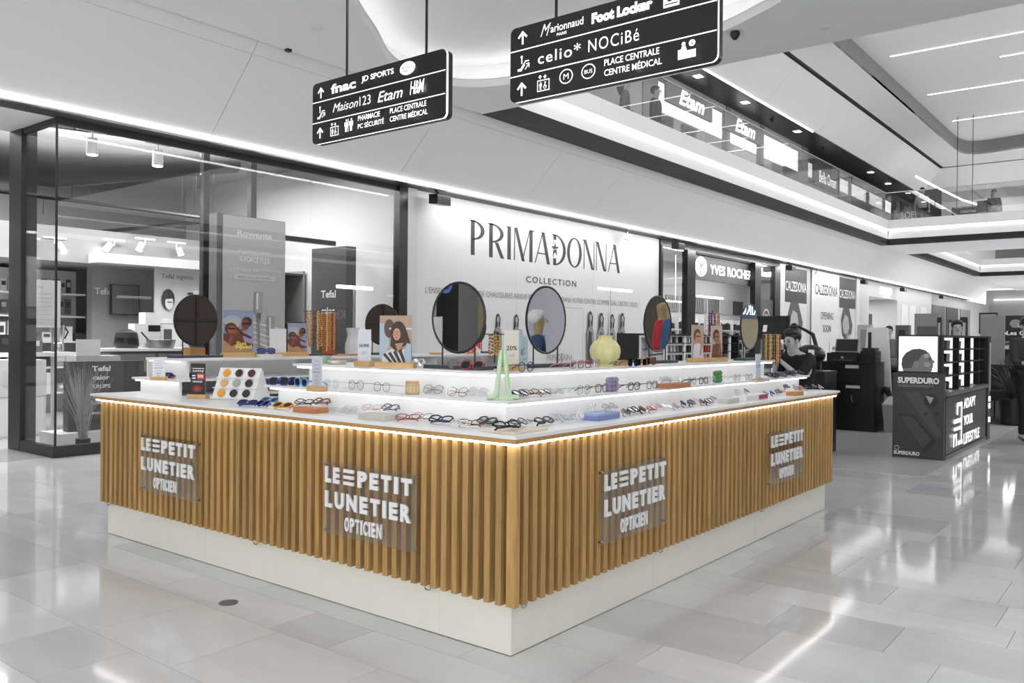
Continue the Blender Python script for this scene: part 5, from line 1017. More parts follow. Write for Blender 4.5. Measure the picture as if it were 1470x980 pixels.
for i in range(8):
    x = 19.2 + i * 1.05
    t = thing('cosmetics_rack', 'white back-wall rack of small dark bottles, %s from the left in the lit perfume shop' % ORD[i], 'shelf', (x + .5, 10.3, 0), 0, 'racks in the perfume shop'); part('frame', MB().box(x, x + 1.0, 10.4, 10.58, .1, 2.1).box(x, x + .04, 10.1, 10.4, .1, 2.1), WHITE, t)
    for z in (.3, .65, 1.0, 1.35, 1.7): part('shelf', MB().box(x + .04, x + .98, 10.1, 10.4, z, z + .03), TINT, t)
    m = MB()
    for z in (.33, .68, 1.03, 1.38, 1.73):
        xx = x + .08
        while xx < x + .9: w_ = rr2.uniform(.03, .08); m.box(xx, xx + w_, 10.15, 10.25, z, z + rr2.uniform(.12, .28)); xx += w_ + rr2.uniform(.015, .06)
    part('bottles', m, mat('bottle_dark', .2, .3), t, kind='stuff')
    if 1 < i:
        t = thing('wall_picture', 'grey picture above the racks of the perfume shop, %s from the left' % ORD[i - 2], 'picture', (x + .5, 10.55, 2.35), 0, 'pictures above the racks'); part('canvas', MB().box(x + .06, x + .94, 10.57, 10.6, 2.3, 2.82), [DGREY, BLACK, MGREY, LGREY, DGREY, MGREY, LGREY, DGREY][i], t)
        a = Art((x + .06, 10.57, 2.3), (1, 0, 0), (0, 0, 1), .003); 
        for k in range(6): a.line([(.05 + k * .14, .02), (.12 + k * .13, .5)], .03, ['d8d8d8', '3a3a3a'][i % 2])
        art(a, 'print', t)
solo('led_tube', MB().box(19.2, 20.4, 9.4, 9.45, 2.5, 2.54).box(19.79, 19.8, 9.42, 9.43, 2.54, 3.9), LEDM, 'bright tube lamp inside the perfume shop', 'lamp')
# ================================================================ window posters: hosiery shop opening soon
C_ = struct('wall_poster_front', MB().box(23.55, 32.3, 7.76, 7.84, 0, 3.88), mat('pale_front', .8, .6))
part('white_post', MB().box(23.56, 24.05, 7.7, 7.76, 0, 3.86), TINT, C_); part('white_post', MB().box(31.85, 32.25, 7.7, 7.76, 0, 3.86), TINT, C_)
def legposter(x0, w, label):
    t = thing('window_poster', label, 'poster', (x0 + w / 2, 7.72, 0), 0, 'hosiery window posters'); part('sheet', MB().box(x0, x0 + w, 7.735, 7.75, .3, 3.83), HB, t)
    a = Art((x0, 7.735, .3), (1, 0, 0), (0, 0, 1), .003); a.rect(0, 2.35, w, 1.15, '3c3c3e').text('CALZEDONIA', .05, 2.72, w - .1, .33, 'f0f0f0', .01)
    a.poly([(w * .25, 2.35), (w * .12, 1.9), (w * .2, 1.3), (w * .42, 1.05), (w * .5, 1.25), (w * .75, 1.35), (w * .82, 1.7), (w * .6, 2.35)], '505052').poly([(w * .35, 2.1), (w * .2, 1.75), (w * .28, 1.4), (w * .5, 1.3), (w * .62, 1.6), (w * .55, 2.0)], 'b4b4b4')
    a.poly([(w * .42, 1.4), (w * .62, 1.35), (w * .8, .6), (w * .98, 0), (w * .72, 0), (w * .6, .6)], '8c8c8e').poly([(w * .5, 1.3), (w * .6, 1.3), (w * .72, .6), (w * .84, 0), (w * .76, 0), (w * .66, .6)], 'c4c4c4'); art(a, 'print', t)
legposter(24.15, 2.05, 'window poster of a stockinged leg under a dark CALZEDONIA band, left one'); legposter(29.75, 2.05, 'narrower-looking window poster of a leg under a CALZEDONIA band, right one')
t = thing('window_poster', 'white window sheet reading CALZEDONIA opening soon between the two leg posters', 'poster', (28.1, 7.72, 0), 0, 'hosiery window posters'); part('sheet', MB().box(26.65, 29.65, 7.70, 7.72, .3, 3.85), mat('sheet_bright', .9, .5), t)
a = Art((26.65, 7.70, .3), (1, 0, 0), (0, 0, 1), .003); a.text('CALZEDONIA', .3, 2.72, 2.5, .38, '303032', .01).text('OPENING', .9, 1.86, 1.4, .26, '404042', 0).text('SOON', 1.15, 1.4, .9, .26, '404042', 0).rect(1.9, .3, .9, .8, 'e2e2e2').rect(2.2, .75, .5, .12, '808080'); art(a, 'lettering', t)
# ================================================================ pale cosmetics shop and the fronts beyond
Q = struct('wall_cosmetics_front', MB().box(32.3, 33.7, 7.74, 7.84, 0, 3.88).box(33.7, 38.2, 7.74, 7.84, 3.25, 3.88).box(38.2, 45, 7.74, 7.84, 0, 3.88), mat('pale_front', .8))
a = Art((32.3, 7.735, 3.25), (1, 0, 0), (0, 0, 1), .004); a.text('KIKO', 3.0, .14, 1.9, .36, 'ffffff', .02).rect(3.6, .03, .7, .05, 'ffffff'); art(a, 'lit_letters', Q, print_mat('soft_lit', .4, .45), 'white lit letters over the pale cosmetics shop')
for x in (38.9, 40.4, 42.6): part('door_panel', MB().box(x, x + 1.2, 7.71, 7.74, .1, 3.1), TINT, Q)
struct('wall_cosmetics_inside', MB().box(33.7, 38.2, 10.4, 10.5, 0, 3.4).box(33.6, 33.7, 7.84, 10.5, 0, 3.4).box(38.2, 38.3, 7.84, 10.5, 0, 3.4), IL); struct('ceiling_cosmetics', MB().box(33.6, 38.3, 7.84, 10.5, 3.3, 3.4), CEIL)
t = thing('shop_screen', 'dark screen inside the pale cosmetics shop', 'screen', (36, 8.6, 1.9)); part('casing', MB().box(34.6, 37.2, 8.55, 8.62, 1.95, 2.6), BLACK, t); part('lettering', Art((34.6, 8.55, 1.95), (1, 0, 0), (0, 0, 1), .003).text('KIKO', .9, .22, .8, .2, 'e8e8e8').mesh('l', PRINT), None, t)
t = thing('makeup_counter', 'long pale make-up counter inside the cosmetics shop', 'counter', (36, 9.2, 0)); part('body', MB().box(33.9, 38.0, 9.0, 9.6, 0, 1.25), TINT, t); part('top', MB().box(33.9, 38.0, 8.95, 9.65, 1.25, 1.32), CHAR, t)
Z_ = struct('wall_far_fronts', MB().box(45, 64, 7.76, 7.84, 0, 3.88), mat('far_front', .66, .6))
for i, (x0, x1, g_) in enumerate([(45.2, 48.2, .42), (48.6, 51.8, .3), (52.4, 55.4, .5)]): part('window_bay', MB().box(x0, x1, 7.72, 7.76, .3, 3.3), mat('far_bay%d' % i, g_, .25), Z_)
# hall end
E_ = struct('wall_hall_end', MB().box(62.5, 62.7, -15, 8, 0, 4.9), mat('end_wall', .58, .5)); 
for i in range(7): part('shop_bay', MB().box(62.42, 62.5, 6.6 - i * 2.9, 4.0 - i * 2.9, .2, 3.2), [MGREY, DGREY, CHAR, LGREY, DGREY, CHAR, MGREY][i], E_)
struct('trim_end_light', MB().box(62.3, 62.4, -14, 7.5, 4.2, 4.26), LEDL)
struct('wall_opposite_fronts', MB().box(33, 62, -13.4, -13.2, 0, 4.9), mat('opp_wall', .42))
# ================================================================ tube lamps on poles
def tubelamp(x, w_, z, label):
    t = thing('tube_lamp', label, 'lamp', (x, 5.2, 0), 0, 'slim tube lamps on poles'); m = MB(); m.tube([(0, 0, .01), (0, 0, z)], .012, 8); part('pole', m, STEEL, t, False); m = MB(); m.tube([(-.36 if w_ > .6 else -.25, 0, z), (w_, 0, z)], .02, 8); part('tube', m, LEDM, t, False)
    part('base', MB().box(-.15, .15, -.15, .15, 0, .012), CHAR, t, False)
tubelamp(3.62, .28, 1.98, 'slim white tube lamp on a pole before the five-name dark totem'); tubelamp(9.25, .72, 2.24, 'slim white tube lamp on a pole before the hoarding figures'); tubelamp(12.9, .85, 2.27, 'slim white tube lamp on a pole before the perfume shop')
# ================================================================ black cabinets right of the kiosk
def cab(x0, x1, y0, y1, h, label, doors=True):
    t = thing('black_cabinet', label, 'cabinet', ((x0 + x1) / 2, (y0 + y1) / 2, .004), 0, 'black cabinets'); part('body', MB().box(x0 + .02, x1, y0, y1, .004, h - .03), BLACK, t); part('top', MB().box(x0, x1, y0 - .005, y1 + .005, h - .03, h), mat('cab_top', .1, .25), t)
    if doors:
        n = max(1, int(round((y1 - y0) / .62))); w_ = (y1 - y0) / n
        for i in range(n):
            a_, b = y0 + i * w_ + .008, y0 + (i + 1) * w_ - .008
            dr = part('drawer', MB().box(x0, x0 + .02, a_, b, h * .70, h - .05), BLACK, t); part('handle', MB().box(x0 - .012, x0, (a_ + b) / 2 - .10, (a_ + b) / 2 + .10, h - .10, h - .05), LGREY, dr, label='pale recessed handle')
            dd = part('door', MB().box(x0, x0 + .02, a_, b, .04, h * .68), BLACK, t); part('handle', MB().box(x0 - .012, x0, (a_ + b) / 2 - .12, (a_ + b) / 2 + .09, h * .62, h * .66), LGREY, dd, label='pale recessed handle')
            m = MB(); m.tube([(x0 - .004, (a_ + b) / 2, h * .52), (x0 - .012, (a_ + b) / 2, h * .46), (x0 - .008, (a_ + b) / 2 - .02, h * .42)], .008, 6); part('key', m, STEEL, dd)
    return t
cab(10.69, 11.22, 1.33, 2.68, 1.08, 'black lacquered cabinet with pale handles, laptop and printer on top')
m = MB(); a = Art((10.69, 1.3295, .05), (1, 0, 0), (0, 0, 1), .001); a.line([(.05, .1), (.25, .5), (.2, .9)], .012, '8c8c8c').line([(.3, .05), (.15, .45), (.45, .95)], .01, '7a7a7a').line([(.05, .5), (.4, .6), (.5, .3)], .008, '6a6a6a'); solo('marble_side_panel', a.mesh('p', PRINT), None, 'veined side panel on the end of the black cabinet', 'panel') if False else None
part('vein_print', a.mesh('p', PRINT), None, bpy.data.objects['black_cabinet'])
cab(7.62, 8.1, 1.10, 1.36, 1.03, 'small black cabinet in front of the woman behind the kiosk end', False)
cab(8.9, 9.5, 2.9, 4.0, 1.05, 'black cabinet under the big rear monitor behind the woman')
t = thing('laptop', 'black open laptop standing on the printer, right of the woman', 'laptop', (10.9, 1.86, 1.215)); part('base', MB().box(10.78, 11.02, 1.66, 2.02, 1.2155, 1.23), BLACK, t); part('screen', MB().slab([(10.90, 1.64, 1.23), (10.90, 2.0, 1.23), (10.96, 2.0, 1.44), (10.96, 1.64, 1.44)], (.012, 0, 0)), mat('lap_bezel', .6, .4), t); part('display', MB().slab([(10.898, 1.655, 1.245), (10.898, 1.985, 1.245), (10.955, 1.985, 1.43), (10.955, 1.655, 1.43)], (.002, 0, 0)), mat('screen_dark', .14, .15), t)
t = thing('printer', 'wide black printer under the laptop', 'printer', (10.95, 1.85, 1.08)); part('body', MB().box(10.76, 11.15, 1.62, 2.08, 1.0805, 1.215), mat('printer_black', .1, .4), t); part('button', MB().box(10.755, 10.76, 1.82, 1.86, 1.13, 1.16), LGREY, t); part('paper_slot', MB().box(10.752, 10.76, 1.68, 1.98, 1.10, 1.11), DGREY, t)
t = thing('receipt_printer', 'small black receipt printer at the cabinet end', 'printer', (10.95, 1.45, 1.08)); part('body', MB().box(10.8, 11.1, 1.35, 1.58, 1.0805, 1.25), BLACK, t); part('lid', MB().box(10.82, 11.05, 1.37, 1.56, 1.25, 1.30), CHAR, t)
t = thing('white_sign', 'tall slanted white board standing behind the receipt printer', 'board', (11.3, 1.45, 0)); part('board', MB().slab([(11.3, 1.20, .0), (11.3, 1.75, 0), (11.3, 1.62, 1.62), (11.3, 1.30, 1.62)], (.03, 0, 0)), TINT, t); part('print', MB().box(11.295, 11.3, 1.55, 1.6, 1.25, 1.55), CHAR, t)
t = thing('monitor', 'big black monitor on a stand behind the woman', 'monitor', (9.1, 3.1, 1.05)); 
part('casing', MB().slab([(8.95, 2.05, 1.42), (8.95, 2.62, 1.42), (9.01, 2.62, 1.76), (9.01, 2.05, 1.76)], (.05, 0, 0)), BLACK, t); part('display', MB().slab([(8.945, 2.09, 1.47), (8.945, 2.58, 1.47), (9.0, 2.58, 1.74), (9.0, 2.09, 1.74)], (.003, 0, 0)), mat('screen_dark', .14), t); part('sticker', MB().slab([(8.942, 2.36, 1.53), (8.942, 2.42, 1.53), (8.985, 2.42, 1.65), (8.985, 2.36, 1.65)], (.003, 0, 0)), PAPER, t)
part('stand', MB().box(9.0, 9.06, 2.3, 2.38, 1.05, 1.5).box(8.92, 9.15, 2.2, 2.48, 1.05, 1.07), CHAR, t)
cab(8.8, 9.4, 1.95, 2.75, 1.05, 'black cabinet carrying the monitor behind the woman')
t = thing('office_chair_back', 'curved black chair back right of the monitor', 'chair', (9.8, 2.1, 0)); m = MB(); m.tube([(9.8, 2.35, .5), (9.8, 2.4, 1.35), (9.8, 2.2, 1.62), (9.8, 1.98, 1.5), (9.85, 1.88, 1.1), (9.85, 1.88, .5)], .03, 8); part('frame', m, BLACK, t); part('seat', MB().box(9.55, 10.1, 1.85, 2.42, .45, .53, .04), CHAR, t)
m = MB(); m.tube([(9.82, 2.12, .44), (9.82, 2.12, .06)], .035, 8); part('column', m, CHAR, t)
for k in range(5): m = MB(); an = k * 2 * PI / 5; m.tube([(9.82, 2.12, .09), (9.82 + .3 * math.cos(an), 2.12 + .3 * math.sin(an), .04)], .025, 6); part('leg', m, BLACK, t)
t = thing('backpack', 'black backpack with a white tag on the cabinet behind the woman', 'bag', (9.2, 1.7, 1.05)); m = MB(); m.ball((9.15, 2.05 - .25, 1.2), .17, 12, 8, (1, 1.3, .9)); part('body', m, BLACK, t); part('tag', MB().box(8.96, 8.975, 1.68, 1.76, 1.1, 1.28), PAPER, t)
for k, (y, h_) in enumerate([(2.20, .12), (2.27, .16), (2.36, .10), (2.45, .13), (2.55, .09)]):
    t = thing('counter_bottle', ['clear spray bottle beside the printer', 'tall clear bottle beside the printer', 'short dark bottle left of the printer', 'dark spray bottle left of the printer', 'small grey jar at the left of the cabinet top'][k], 'bottle', (10.85, y, 1.0805), 0, 'bottles on the black cabinet'); m = MB(); m.lathe([(.025, 0), (.028, .01), (.028, h_ * .6), (.01, h_ * .8), (.01, h_)], 10); part('body', m, [LGREY, LGREY, CHAR, CHAR, MGREY][k], t, False); m = MB(); m.lathe([(.012, h_), (.012, h_ + .02)], 8); part('cap', m, BLACK, t, False)
# pedal bin
t = thing('waste_bin', 'grey swing-lid bin against the end of the black cabinet', 'bin', (10.95, 1.12, .004)); part('body', MB().slab([(-.10, -.09, 0), (.10, -.09, 0), (.10, .09, 0), (-.10, .09, 0)], (0, 0, .001)), MGREY, t, False)
m = MB(); m.quadmesh([(-.11, -.10, 0), (.11, -.10, 0), (.11, .10, 0), (-.11, .10, 0), (-.14, -.13, .42), (.14, -.13, .42), (.14, .13, .42), (-.14, .13, .42)], [(3, 2, 1, 0), (4, 5, 6, 7), (0, 1, 5, 4), (1, 2, 6, 5), (2, 3, 7, 6), (3, 0, 4, 7)]); part('bucket', m, mat('bin_grey', .62, .5), t, False)
m = MB(); m.box(-.145, .145, -.135, .135, .42, .44); m.quadmesh([(-.14, -.13, .44), (.14, -.13, .44), (.14, .13, .44), (-.14, .13, .44), (-.06, -.06, .55), (.06, -.06, .55), (.06, .06, .55), (-.06, .06, .55)], [(4, 5, 6, 7), (0, 1, 5, 4), (1, 2, 6, 5), (2, 3, 7, 6), (3, 0, 4, 7)]); part('lid', m, mat('bin_lid', .75, .45), t, False)
t = thing('small_plant', 'small dark-leaved plant behind the grey bin', 'plant', (11.1, 1.16, .004)); m = MB(); m.lathe([(.06, 0), (.08, .35)], 12, (.12, 0, 0)); part('pot', m, CHAR, t, False)
m = MB()
for i in range(14): an = i * 2.4; m.slab([(.12, 0, .35), (.12 + .13 * math.cos(an) - .02, .13 * math.sin(an), .62 + .02 * (i % 4)), (.12 + .2 * math.cos(an), .2 * math.sin(an), .68), (.12 + .13 * math.cos(an) + .02, .13 * math.sin(an) + .03, .58)], (.003, 0, .003))
part('leaves', m, mat('leaf_grey', .24, .5), t, False, kind='stuff')
# ================================================================ lit black kiosk of phone cases
X0, X1, Y0_, Y1_ = 8.10, 10.95, -.16, .39
t = thing('phone_case_kiosk', 'black phone-case kiosk with lit shelves and a SUPERDURO end panel', 'kiosk', (9.5, .1, .004)); BK = mat('kiosk_black', .12, .3)
part('end_panel', MB().box(8.04, 8.10, Y0_, Y1_ + .02, .004, 1.03), mat('end_panel', .26, .35), t)
a = Art((8.04, Y1_ + .02, .004), (0, -1, 0), (0, 0, 1), .001); a.text('SUPERDURO', .055, .90, .46, .075, 'f4f4f4', .05)
for k in range(2): a.rect(.06, .875 - k * .015, .4 - k * .05, .005, '9a9a9a')
a.poly([(.05, .53), (.24, .53), (.50, .22), (.36, .06)], '333335').poly([(.08, .50), (.22, .50), (.44, .24), (.34, .12)], '4a4a4c').poly([(.12, .8), (.3, .8), (.55, .3), (.5, .26)], '505052').ell(.43, .70, .08, .08, '2c2c2e').poly([(.37, .76), (.46, .74), (.42, .66)], 'a8a8a8').poly([(.35, .54), (.4, .57), (.38, .52)], '2a2a2a').poly([(.46, .56), (.52, .57), (.5, .53)], '2a2a2a')
a.ring(.055, .115, .028, .006, 'e0e0e0', 14).text('SUPERDURO', .02, .035, .29, .045, 'f4f4f4', .04); art(a, 'print', t, PRINT, 'dark printed end panel with white SUPERDURO lettering')
part('light_box', MB().box(8.06, 8.14, -.10, Y1_ - .02, 1.03, 1.49), BK, t)
a = Art((8.06, Y1_ - .04, 1.05), (0, -1, 0), (0, 0, 1), .001); a.rect(0, 0, .43, .42, 'e4e4e4').poly([(0, 0), (0, .12), (.05, .10), (.1, 0)], 'fafafa')
a.poly([(.05, .0), (.03, .08), (.04, .16), (.08, .22), (.15, .265), (.23, .275), (.30, .255), (.345, .215), (.365, .17), (.372, .15), (.405, .118), (.400, .108), (.378, .102), (.388, .085), (.376, .074), (.386, .058), (.372, .042), (.374, .02), (.36, .0)], '4c4c4c')
a.poly([(.05, .03), (.03, .08), (.04, .16), (.08, .22), (.15, .265), (.23, .275), (.30, .255), (.32, .22), (.26, .2), (.22, .13), (.17, .12), (.15, .04)], '2e2e2e').ell(.2, .085, .018, .03, '5c5c5c').ell(.203, .085, .008, .018, '444444').ell(.31, .19, .03, .025, '6e6e6e').ell(.32, .085, .035, .03, '636363').line([(.325, .160), (.36, .158)], .008, '1c1c1c').line([(.335, .143), (.355, .14)], .008, '141414').line([(.365, .074), (.384, .074)], .006, '222222'); art(a, 'lit_portrait', t, LITP, 'lit profile portrait on the upper end box')
part('base_box', MB().box(8.10, X1 - .12, Y0_ + .02, Y1_, .004, .80), BK, t); part('far_pillar', MB().box(X1 - .12, X1 + .1, Y0_ - .02, Y1_ + .02, .004, 1.49), BK, t)
part('side_panel', MB().box(8.12, X1 - .14, Y0_ - .005, Y0_ + .02, .06, .74), mat('side_panel', .24, .3), t); part('ledge', MB().box(8.10, X1 - .12, Y0_ - .04, Y0_ + .05, .76, .81), mat('ledge_grey', .45, .3), t); part('skirting', MB().box(8.10, X1 - .12, Y0_ - .01, Y0_ + .02, .004, .05), mat('ledge_grey', .45), t)
a = Art((8.12, Y0_ - .005, .06), (1, 0, 0), (0, 0, 1), .0015); L3 = 'ffffff'
for i, (x, y, w_, h_) in enumerate([(1.06, .49, .80, .13), (1.06, .27, .62, .13), (1.06, .03, 1.1, .14)]): a.text(['ADAPT', 'YOUR', 'LIFESTYLE'][i], x, y, w_, h_, L3, .02)
for r_ in ((.62, .54, .32, .05), (.60, .44, .08, .12), (.86, .10, .06, .48), (.42, .34, .44, .05), (.42, .25, .44, .04), (.65, .06, .28, .05), (.36, .06, .07, .15), (.5, .06, .07, .15), (.36, .17, .2, .045)): a.rect(*r_, L3)
art(a, 'lit_letters', t, SIGNP, 'lit white lettering on the black side')
xs_ = [8.16, 9.05, 9.80, 10.45]
part('rear_board', MB().box(8.14, X1 - .12, .10, .13, .81, 1.49), mat('glow_board', .8, .5, emit=.3), t, label='white rear board with an added glow'); part('top_board', MB().box(8.14, X1 - .12, Y0_ + .0, .39, 1.465, 1.49), BK, t)  # rear board emits a little, added to brighten the bays
for i, x in enumerate(xs_): part('upright', MB().box(x - .03, x + .0, Y0_ + .03, .10, .81, 1.465), BK, t)
for x in (9.018, 9.768, 10.418, 10.80): part('light_panel', MB().box(x - .006, x, Y0_ + .10, .098, .82, 1.46), mat('bay_light', 1, .5, emit=.6), t, label='lit white side panel of a shelf bay')
for z in (.985, 1.145, 1.305): part('shelf', MB().box(8.14, X1 - .15, Y0_ + .02, .10, z, z + .018), BK, t)
for r_, z in enumerate((.811, 1.004, 1.164, 1.324)):
    for b, (x0, x1) in enumerate(((8.2, 8.9), (9.07, 9.64), (9.82, 10.30))):
        x = x0; k = 0
        while x < x1 - .04:
            h_ = .085 + rr2.random() * .02; m = MB().slab([(0, 0, 0), (0, .08, 0), (.02, .08, h_), (.02, 0, h_)], (.012, 0, 0))
            solo('phone_case', m, greys[rr2.choice([0, 1, 2, 3, 5, 4])], '%s phone case on the %s shelf, %s bay of the lit black kiosk' % (ORD[k], ['lowest', 'second', 'third', 'top'][r_], ['near', 'middle', 'far'][b]), 'phone case', 'phone cases in the lit kiosk', (x, -.06, z + .0005)); x += .075 + rr2.random() * .03; k += 1
part('far_print', MB().box(X1 + .0, X1 + .08, Y0_ - .025, Y0_ - .02, .7, 1.4), LGREY, t)
for k in range(3): part('lit_letters', MB().box(X1 - .02, X1 + .07, Y0_ - .026, Y0_ - .02, .25 + k * .1 + (.1 if k else 0), .32 + k * .1 + (.1 if k else 0)), LEDL, t)
# lit accessory rack behind the kiosk
t = thing('accessory_rack', 'long black rack of lit white shelves behind the right top step', 'shelf', (11.1, 4.8, .004))
part('frame', MB().box(9.15, 9.19, 4.6, 5.0, .004, 1.50).box(13.16, 13.2, 4.6, 5.0, .004, 1.50).box(9.19, 13.16, 4.6, 5.0, 1.47, 1.50).box(9.19, 13.16, 4.96, 5.0, .004, 1.47).box(9.19, 13.16, 4.6, 4.96, .004, .85), BK, t)
part('back_board', MB().box(10.2, 13.15, 4.94, 4.96, .86, 1.47), mat('glow_board', .8, .5, emit=.3), t, label='white rear board with an added glow')  # same added glow in the material, no lamp behind the board
for z in (1.0, 1.17, 1.33): part('shelf', MB().box(10.2, 13.15, 4.62, 4.94, z, z + .015), BK, t)
for x in (10.16, 10.85, 11.5, 12.2, 12.8): part('light_strip', MB().box(x, x + .05, 4.62, 4.66, .86, 1.47), mat('strip_led', 1), t)
a = Art((9.19, 4.6, .86), (1, 0, 0), (0, 0, 1), .001); a.rect(0, 0, .95, .61, 'dcdcdc').ell(.55, .3, .28, .26, '8a8a8a').ell(.6, .2, .2, .2, 'c4c4c4').line([(.35, .28), (.8, .3)], .03, '3a3a3a'); art(a, 'portrait_print', t)
RC = [mat('rc%d' % i, c, .4) for i, c in enumerate(('d84a44', 'e07a70', 'd8d8dc', '3a3a40', 'f0b0b4', '8a8a90', 'c03038'))]
for r_, z in enumerate((.851, 1.016, 1.186, 1.346)):
    x = 10.28
    while x < 13.0:
        if all(abs(x - q - .02) > .08 for q in (10.16, 10.85, 11.5, 12.2, 12.8)):
            solo('accessory_pack', MB().box(-.03, .03, -.05, .05, 0, .11, .004), RC[rr2.choice([2, 3, 5, 2, 3]) if x < 11.7 or r_ == 3 else rr2.choice([0, 1, 4, 2, 3, 6])], 'small accessory pack, %s from the left on the %s lit shelf behind the kiosk' % (ORD[int((x - 10.28) / .1)], ['lowest', 'second', 'third', 'top'][r_]), 'packet', 'accessory packs on the lit rack', (x, 4.75, z + .0005))
        x += .10 + rr2.random() * .03
# ================================================================ stands and seats beyond, far right
for k, (y, w_, l) in enumerate([(1.10, .07, 'narrow black upright board behind the lit kiosk, leftmost'), (.92, .07, 'tall narrow black board behind the lit kiosk, middle'), (.70, .12, 'wider black board behind the lit kiosk, rightmost')]):
    t = thing('black_board', l, 'board', (14, y, 0), 0, 'black boards behind the lit kiosk'); part('panel', MB().box(13.98, 14.02, y - w_ / 2, y + w_ / 2, .02, 1.85 - .05 * (k % 2)), BLACK, t); part('foot', MB().box(13.85, 14.15, y - w_ / 2 - .02, y + w_ / 2 + .02, 0, .02), CHAR, t); part('print', MB().box(13.972, 13.98, y - w_ / 4, y + w_ / 4, 1.5, 1.75), LGREY, t)
t = thing('grey_display_boards', 'grey printed display boards beyond the lit kiosk', 'board', (15, 1.9, 0)); part('panel', MB().box(15, 15.05, 1.3, 1.75, 0, 1.95), MGREY, t); part('print', MB().box(14.995, 15, 1.35, 1.7, 1.3, 1.7), DGREY, t); part('panel', MB().box(15, 15.05, .2, .6, 0, 1.9), MGREY, t)
t = thing('jewellery_kiosk', 'black far kiosk with a dark sign board of white letters', 'kiosk', (20.5, .6, 0)); part('sign_board', MB().box(20, 20.1, -.5, .98, 1.42, 2.03), mat('sign_black', .085), t); part('counter', MB().box(19.9, 21.5, -.6, 1.45, 0, 1.15), BLACK, t); part('display_glass', MB().box(19.9, 20.6, -.6, 1.45, 1.15, 1.4), mat('case_dark', .3, .1), t); part('post', MB().box(20.0, 20.06, .92, .98, 1.1, 1.42).box(20.0, 20.06, -.5, -.44, 1.1, 1.42), BLACK, t)
a = Art((20, .98, 1.42), (0, -1, 0), (0, 0, 1), .003); a.text('Les Georgettes', .12, .12, 1.0, .13, 'f0f0f0', .02).ell(.1, .19, .025, .025, 'f0f0f0').ell(.3, .42, .12, .1, '8a8a8a').ell(.42, .38, .08, .06, 'b4b4b4'); art(a, 'lettering', t)
a = Art((19.9, 1.4, 1.17), (0, -1, 0), (0, 0, 1), .003); a.ell(.6, .1, .15, .06, 'b8b8b8').rect(.1, .03, .3, .03, 'a0a0a0').ell(1.1, .11, .1, .05, 'c8c8c8'); art(a, 'jewellery_print', t)
t = thing('framed_screen', 'black-framed screen on a stand at the far right', 'screen', (20, 1.25, 0)); part('casing', MB().box(19.86, 19.89, 1.03, 1.42, 1.6, 2.1), BLACK, t); part('display', MB().box(19.852, 19.86, 1.06, 1.39, 1.64, 2.06), mat('tv_grey', .6, .2), t); a = Art((19.852, 1.39, 1.64), (0, -1, 0), (0, 0, 1), .002); a.line([(.04, .1), (.12, .28), (.2, .16), (.3, .3)], .05, 'e4e4e4').rect(.02, .03, .29, .03, '4a4a4a'); art(a, 'print', t); part('stand', MB().box(19.865, 19.885, 1.2, 1.25, 1.16, 1.6), BLACK, t)
t = thing('portrait_panel', 'pale panel with a long-haired portrait under the framed screen', 'poster', (19.8, 1.2, 0)); part('panel', MB().box(19.8, 19.84, 1.03, 1.38, 0, 1.58), TINT, t); a = Art((19.8, 1.38, 0), (0, -1, 0), (0, 0, 1), .002); a.poly([(.08, 1.14), (.08, 1.42), (.17, 1.52), (.27, 1.42), (.27, 1.14)], '8c8c8c').ell(.175, 1.40, .05, .07, 'd0d0d0').rect(.1, 1.14, .15, .12, '3c3c3c'); art(a, 'print', t)
t = thing('lounge_seat', 'dark low seat on thin legs beside the far plant', 'seat', (14.2, .1, 0)); part('seat', MB().box(13.9, 14.6, -.5, .35, .38, .55, .05), CHAR, t); part('back', MB().box(14.5, 14.6, -.5, .35, .55, 1.0), CHAR, t)
for x in (13.95, 14.5):
    for y in (-.42, .28): m = MB(); m.tube([(x, y, .004), (x, y, .38)], .015, 6); part('leg', m, BLACK, t)
solo('dark_rug', MB().box(13.5, 15.4, -1.0, .7, .0045, .012), mat('rug', .22, .9), 'dark floor mat under the far seat', 'rug')
t = thing('dark_partition', 'dark grey partition wall with shelves behind the far plant', 'partition', (15.6, .3, 0)); part('panel', MB().box(15.6, 15.7, -.9, .95, .05, 1.28), DGREY, t)
for z in (.5, .85, 1.27): part('shelf', MB().box(15.4, 15.6, -.9, .95, z, z + .02), LGREY, t)
t = thing('spiky_plant', 'spiky dark plant in a black pot beside the walking person', 'plant', (13.9, -.02, 0)); m = MB(); m.lathe([(.16, .012), (.2, .45), (.17, .45), (.0001, .42)], 16, (-.35, -.1, 0)); part('pot', m, BLACK, t, False); m = MB(); rp_ = random.Random(4)
for i in range(46):
    an, rr_, hh = rp_.uniform(0, 6.28), rp_.uniform(.15, .5), rp_.uniform(.75, 1.2); m.tube([(-.35, -.1, .44), (-.35 + rr_ * .5 * math.cos(an), -.1 + rr_ * .5 * math.sin(an), hh * .85), (-.35 + rr_ * math.cos(an), -.1 + rr_ * math.sin(an), hh)], [.014, .012, .002], 4, flat=.4)
part('leaves', m, mat('leaf_grey', .24), t, False, kind='stuff')
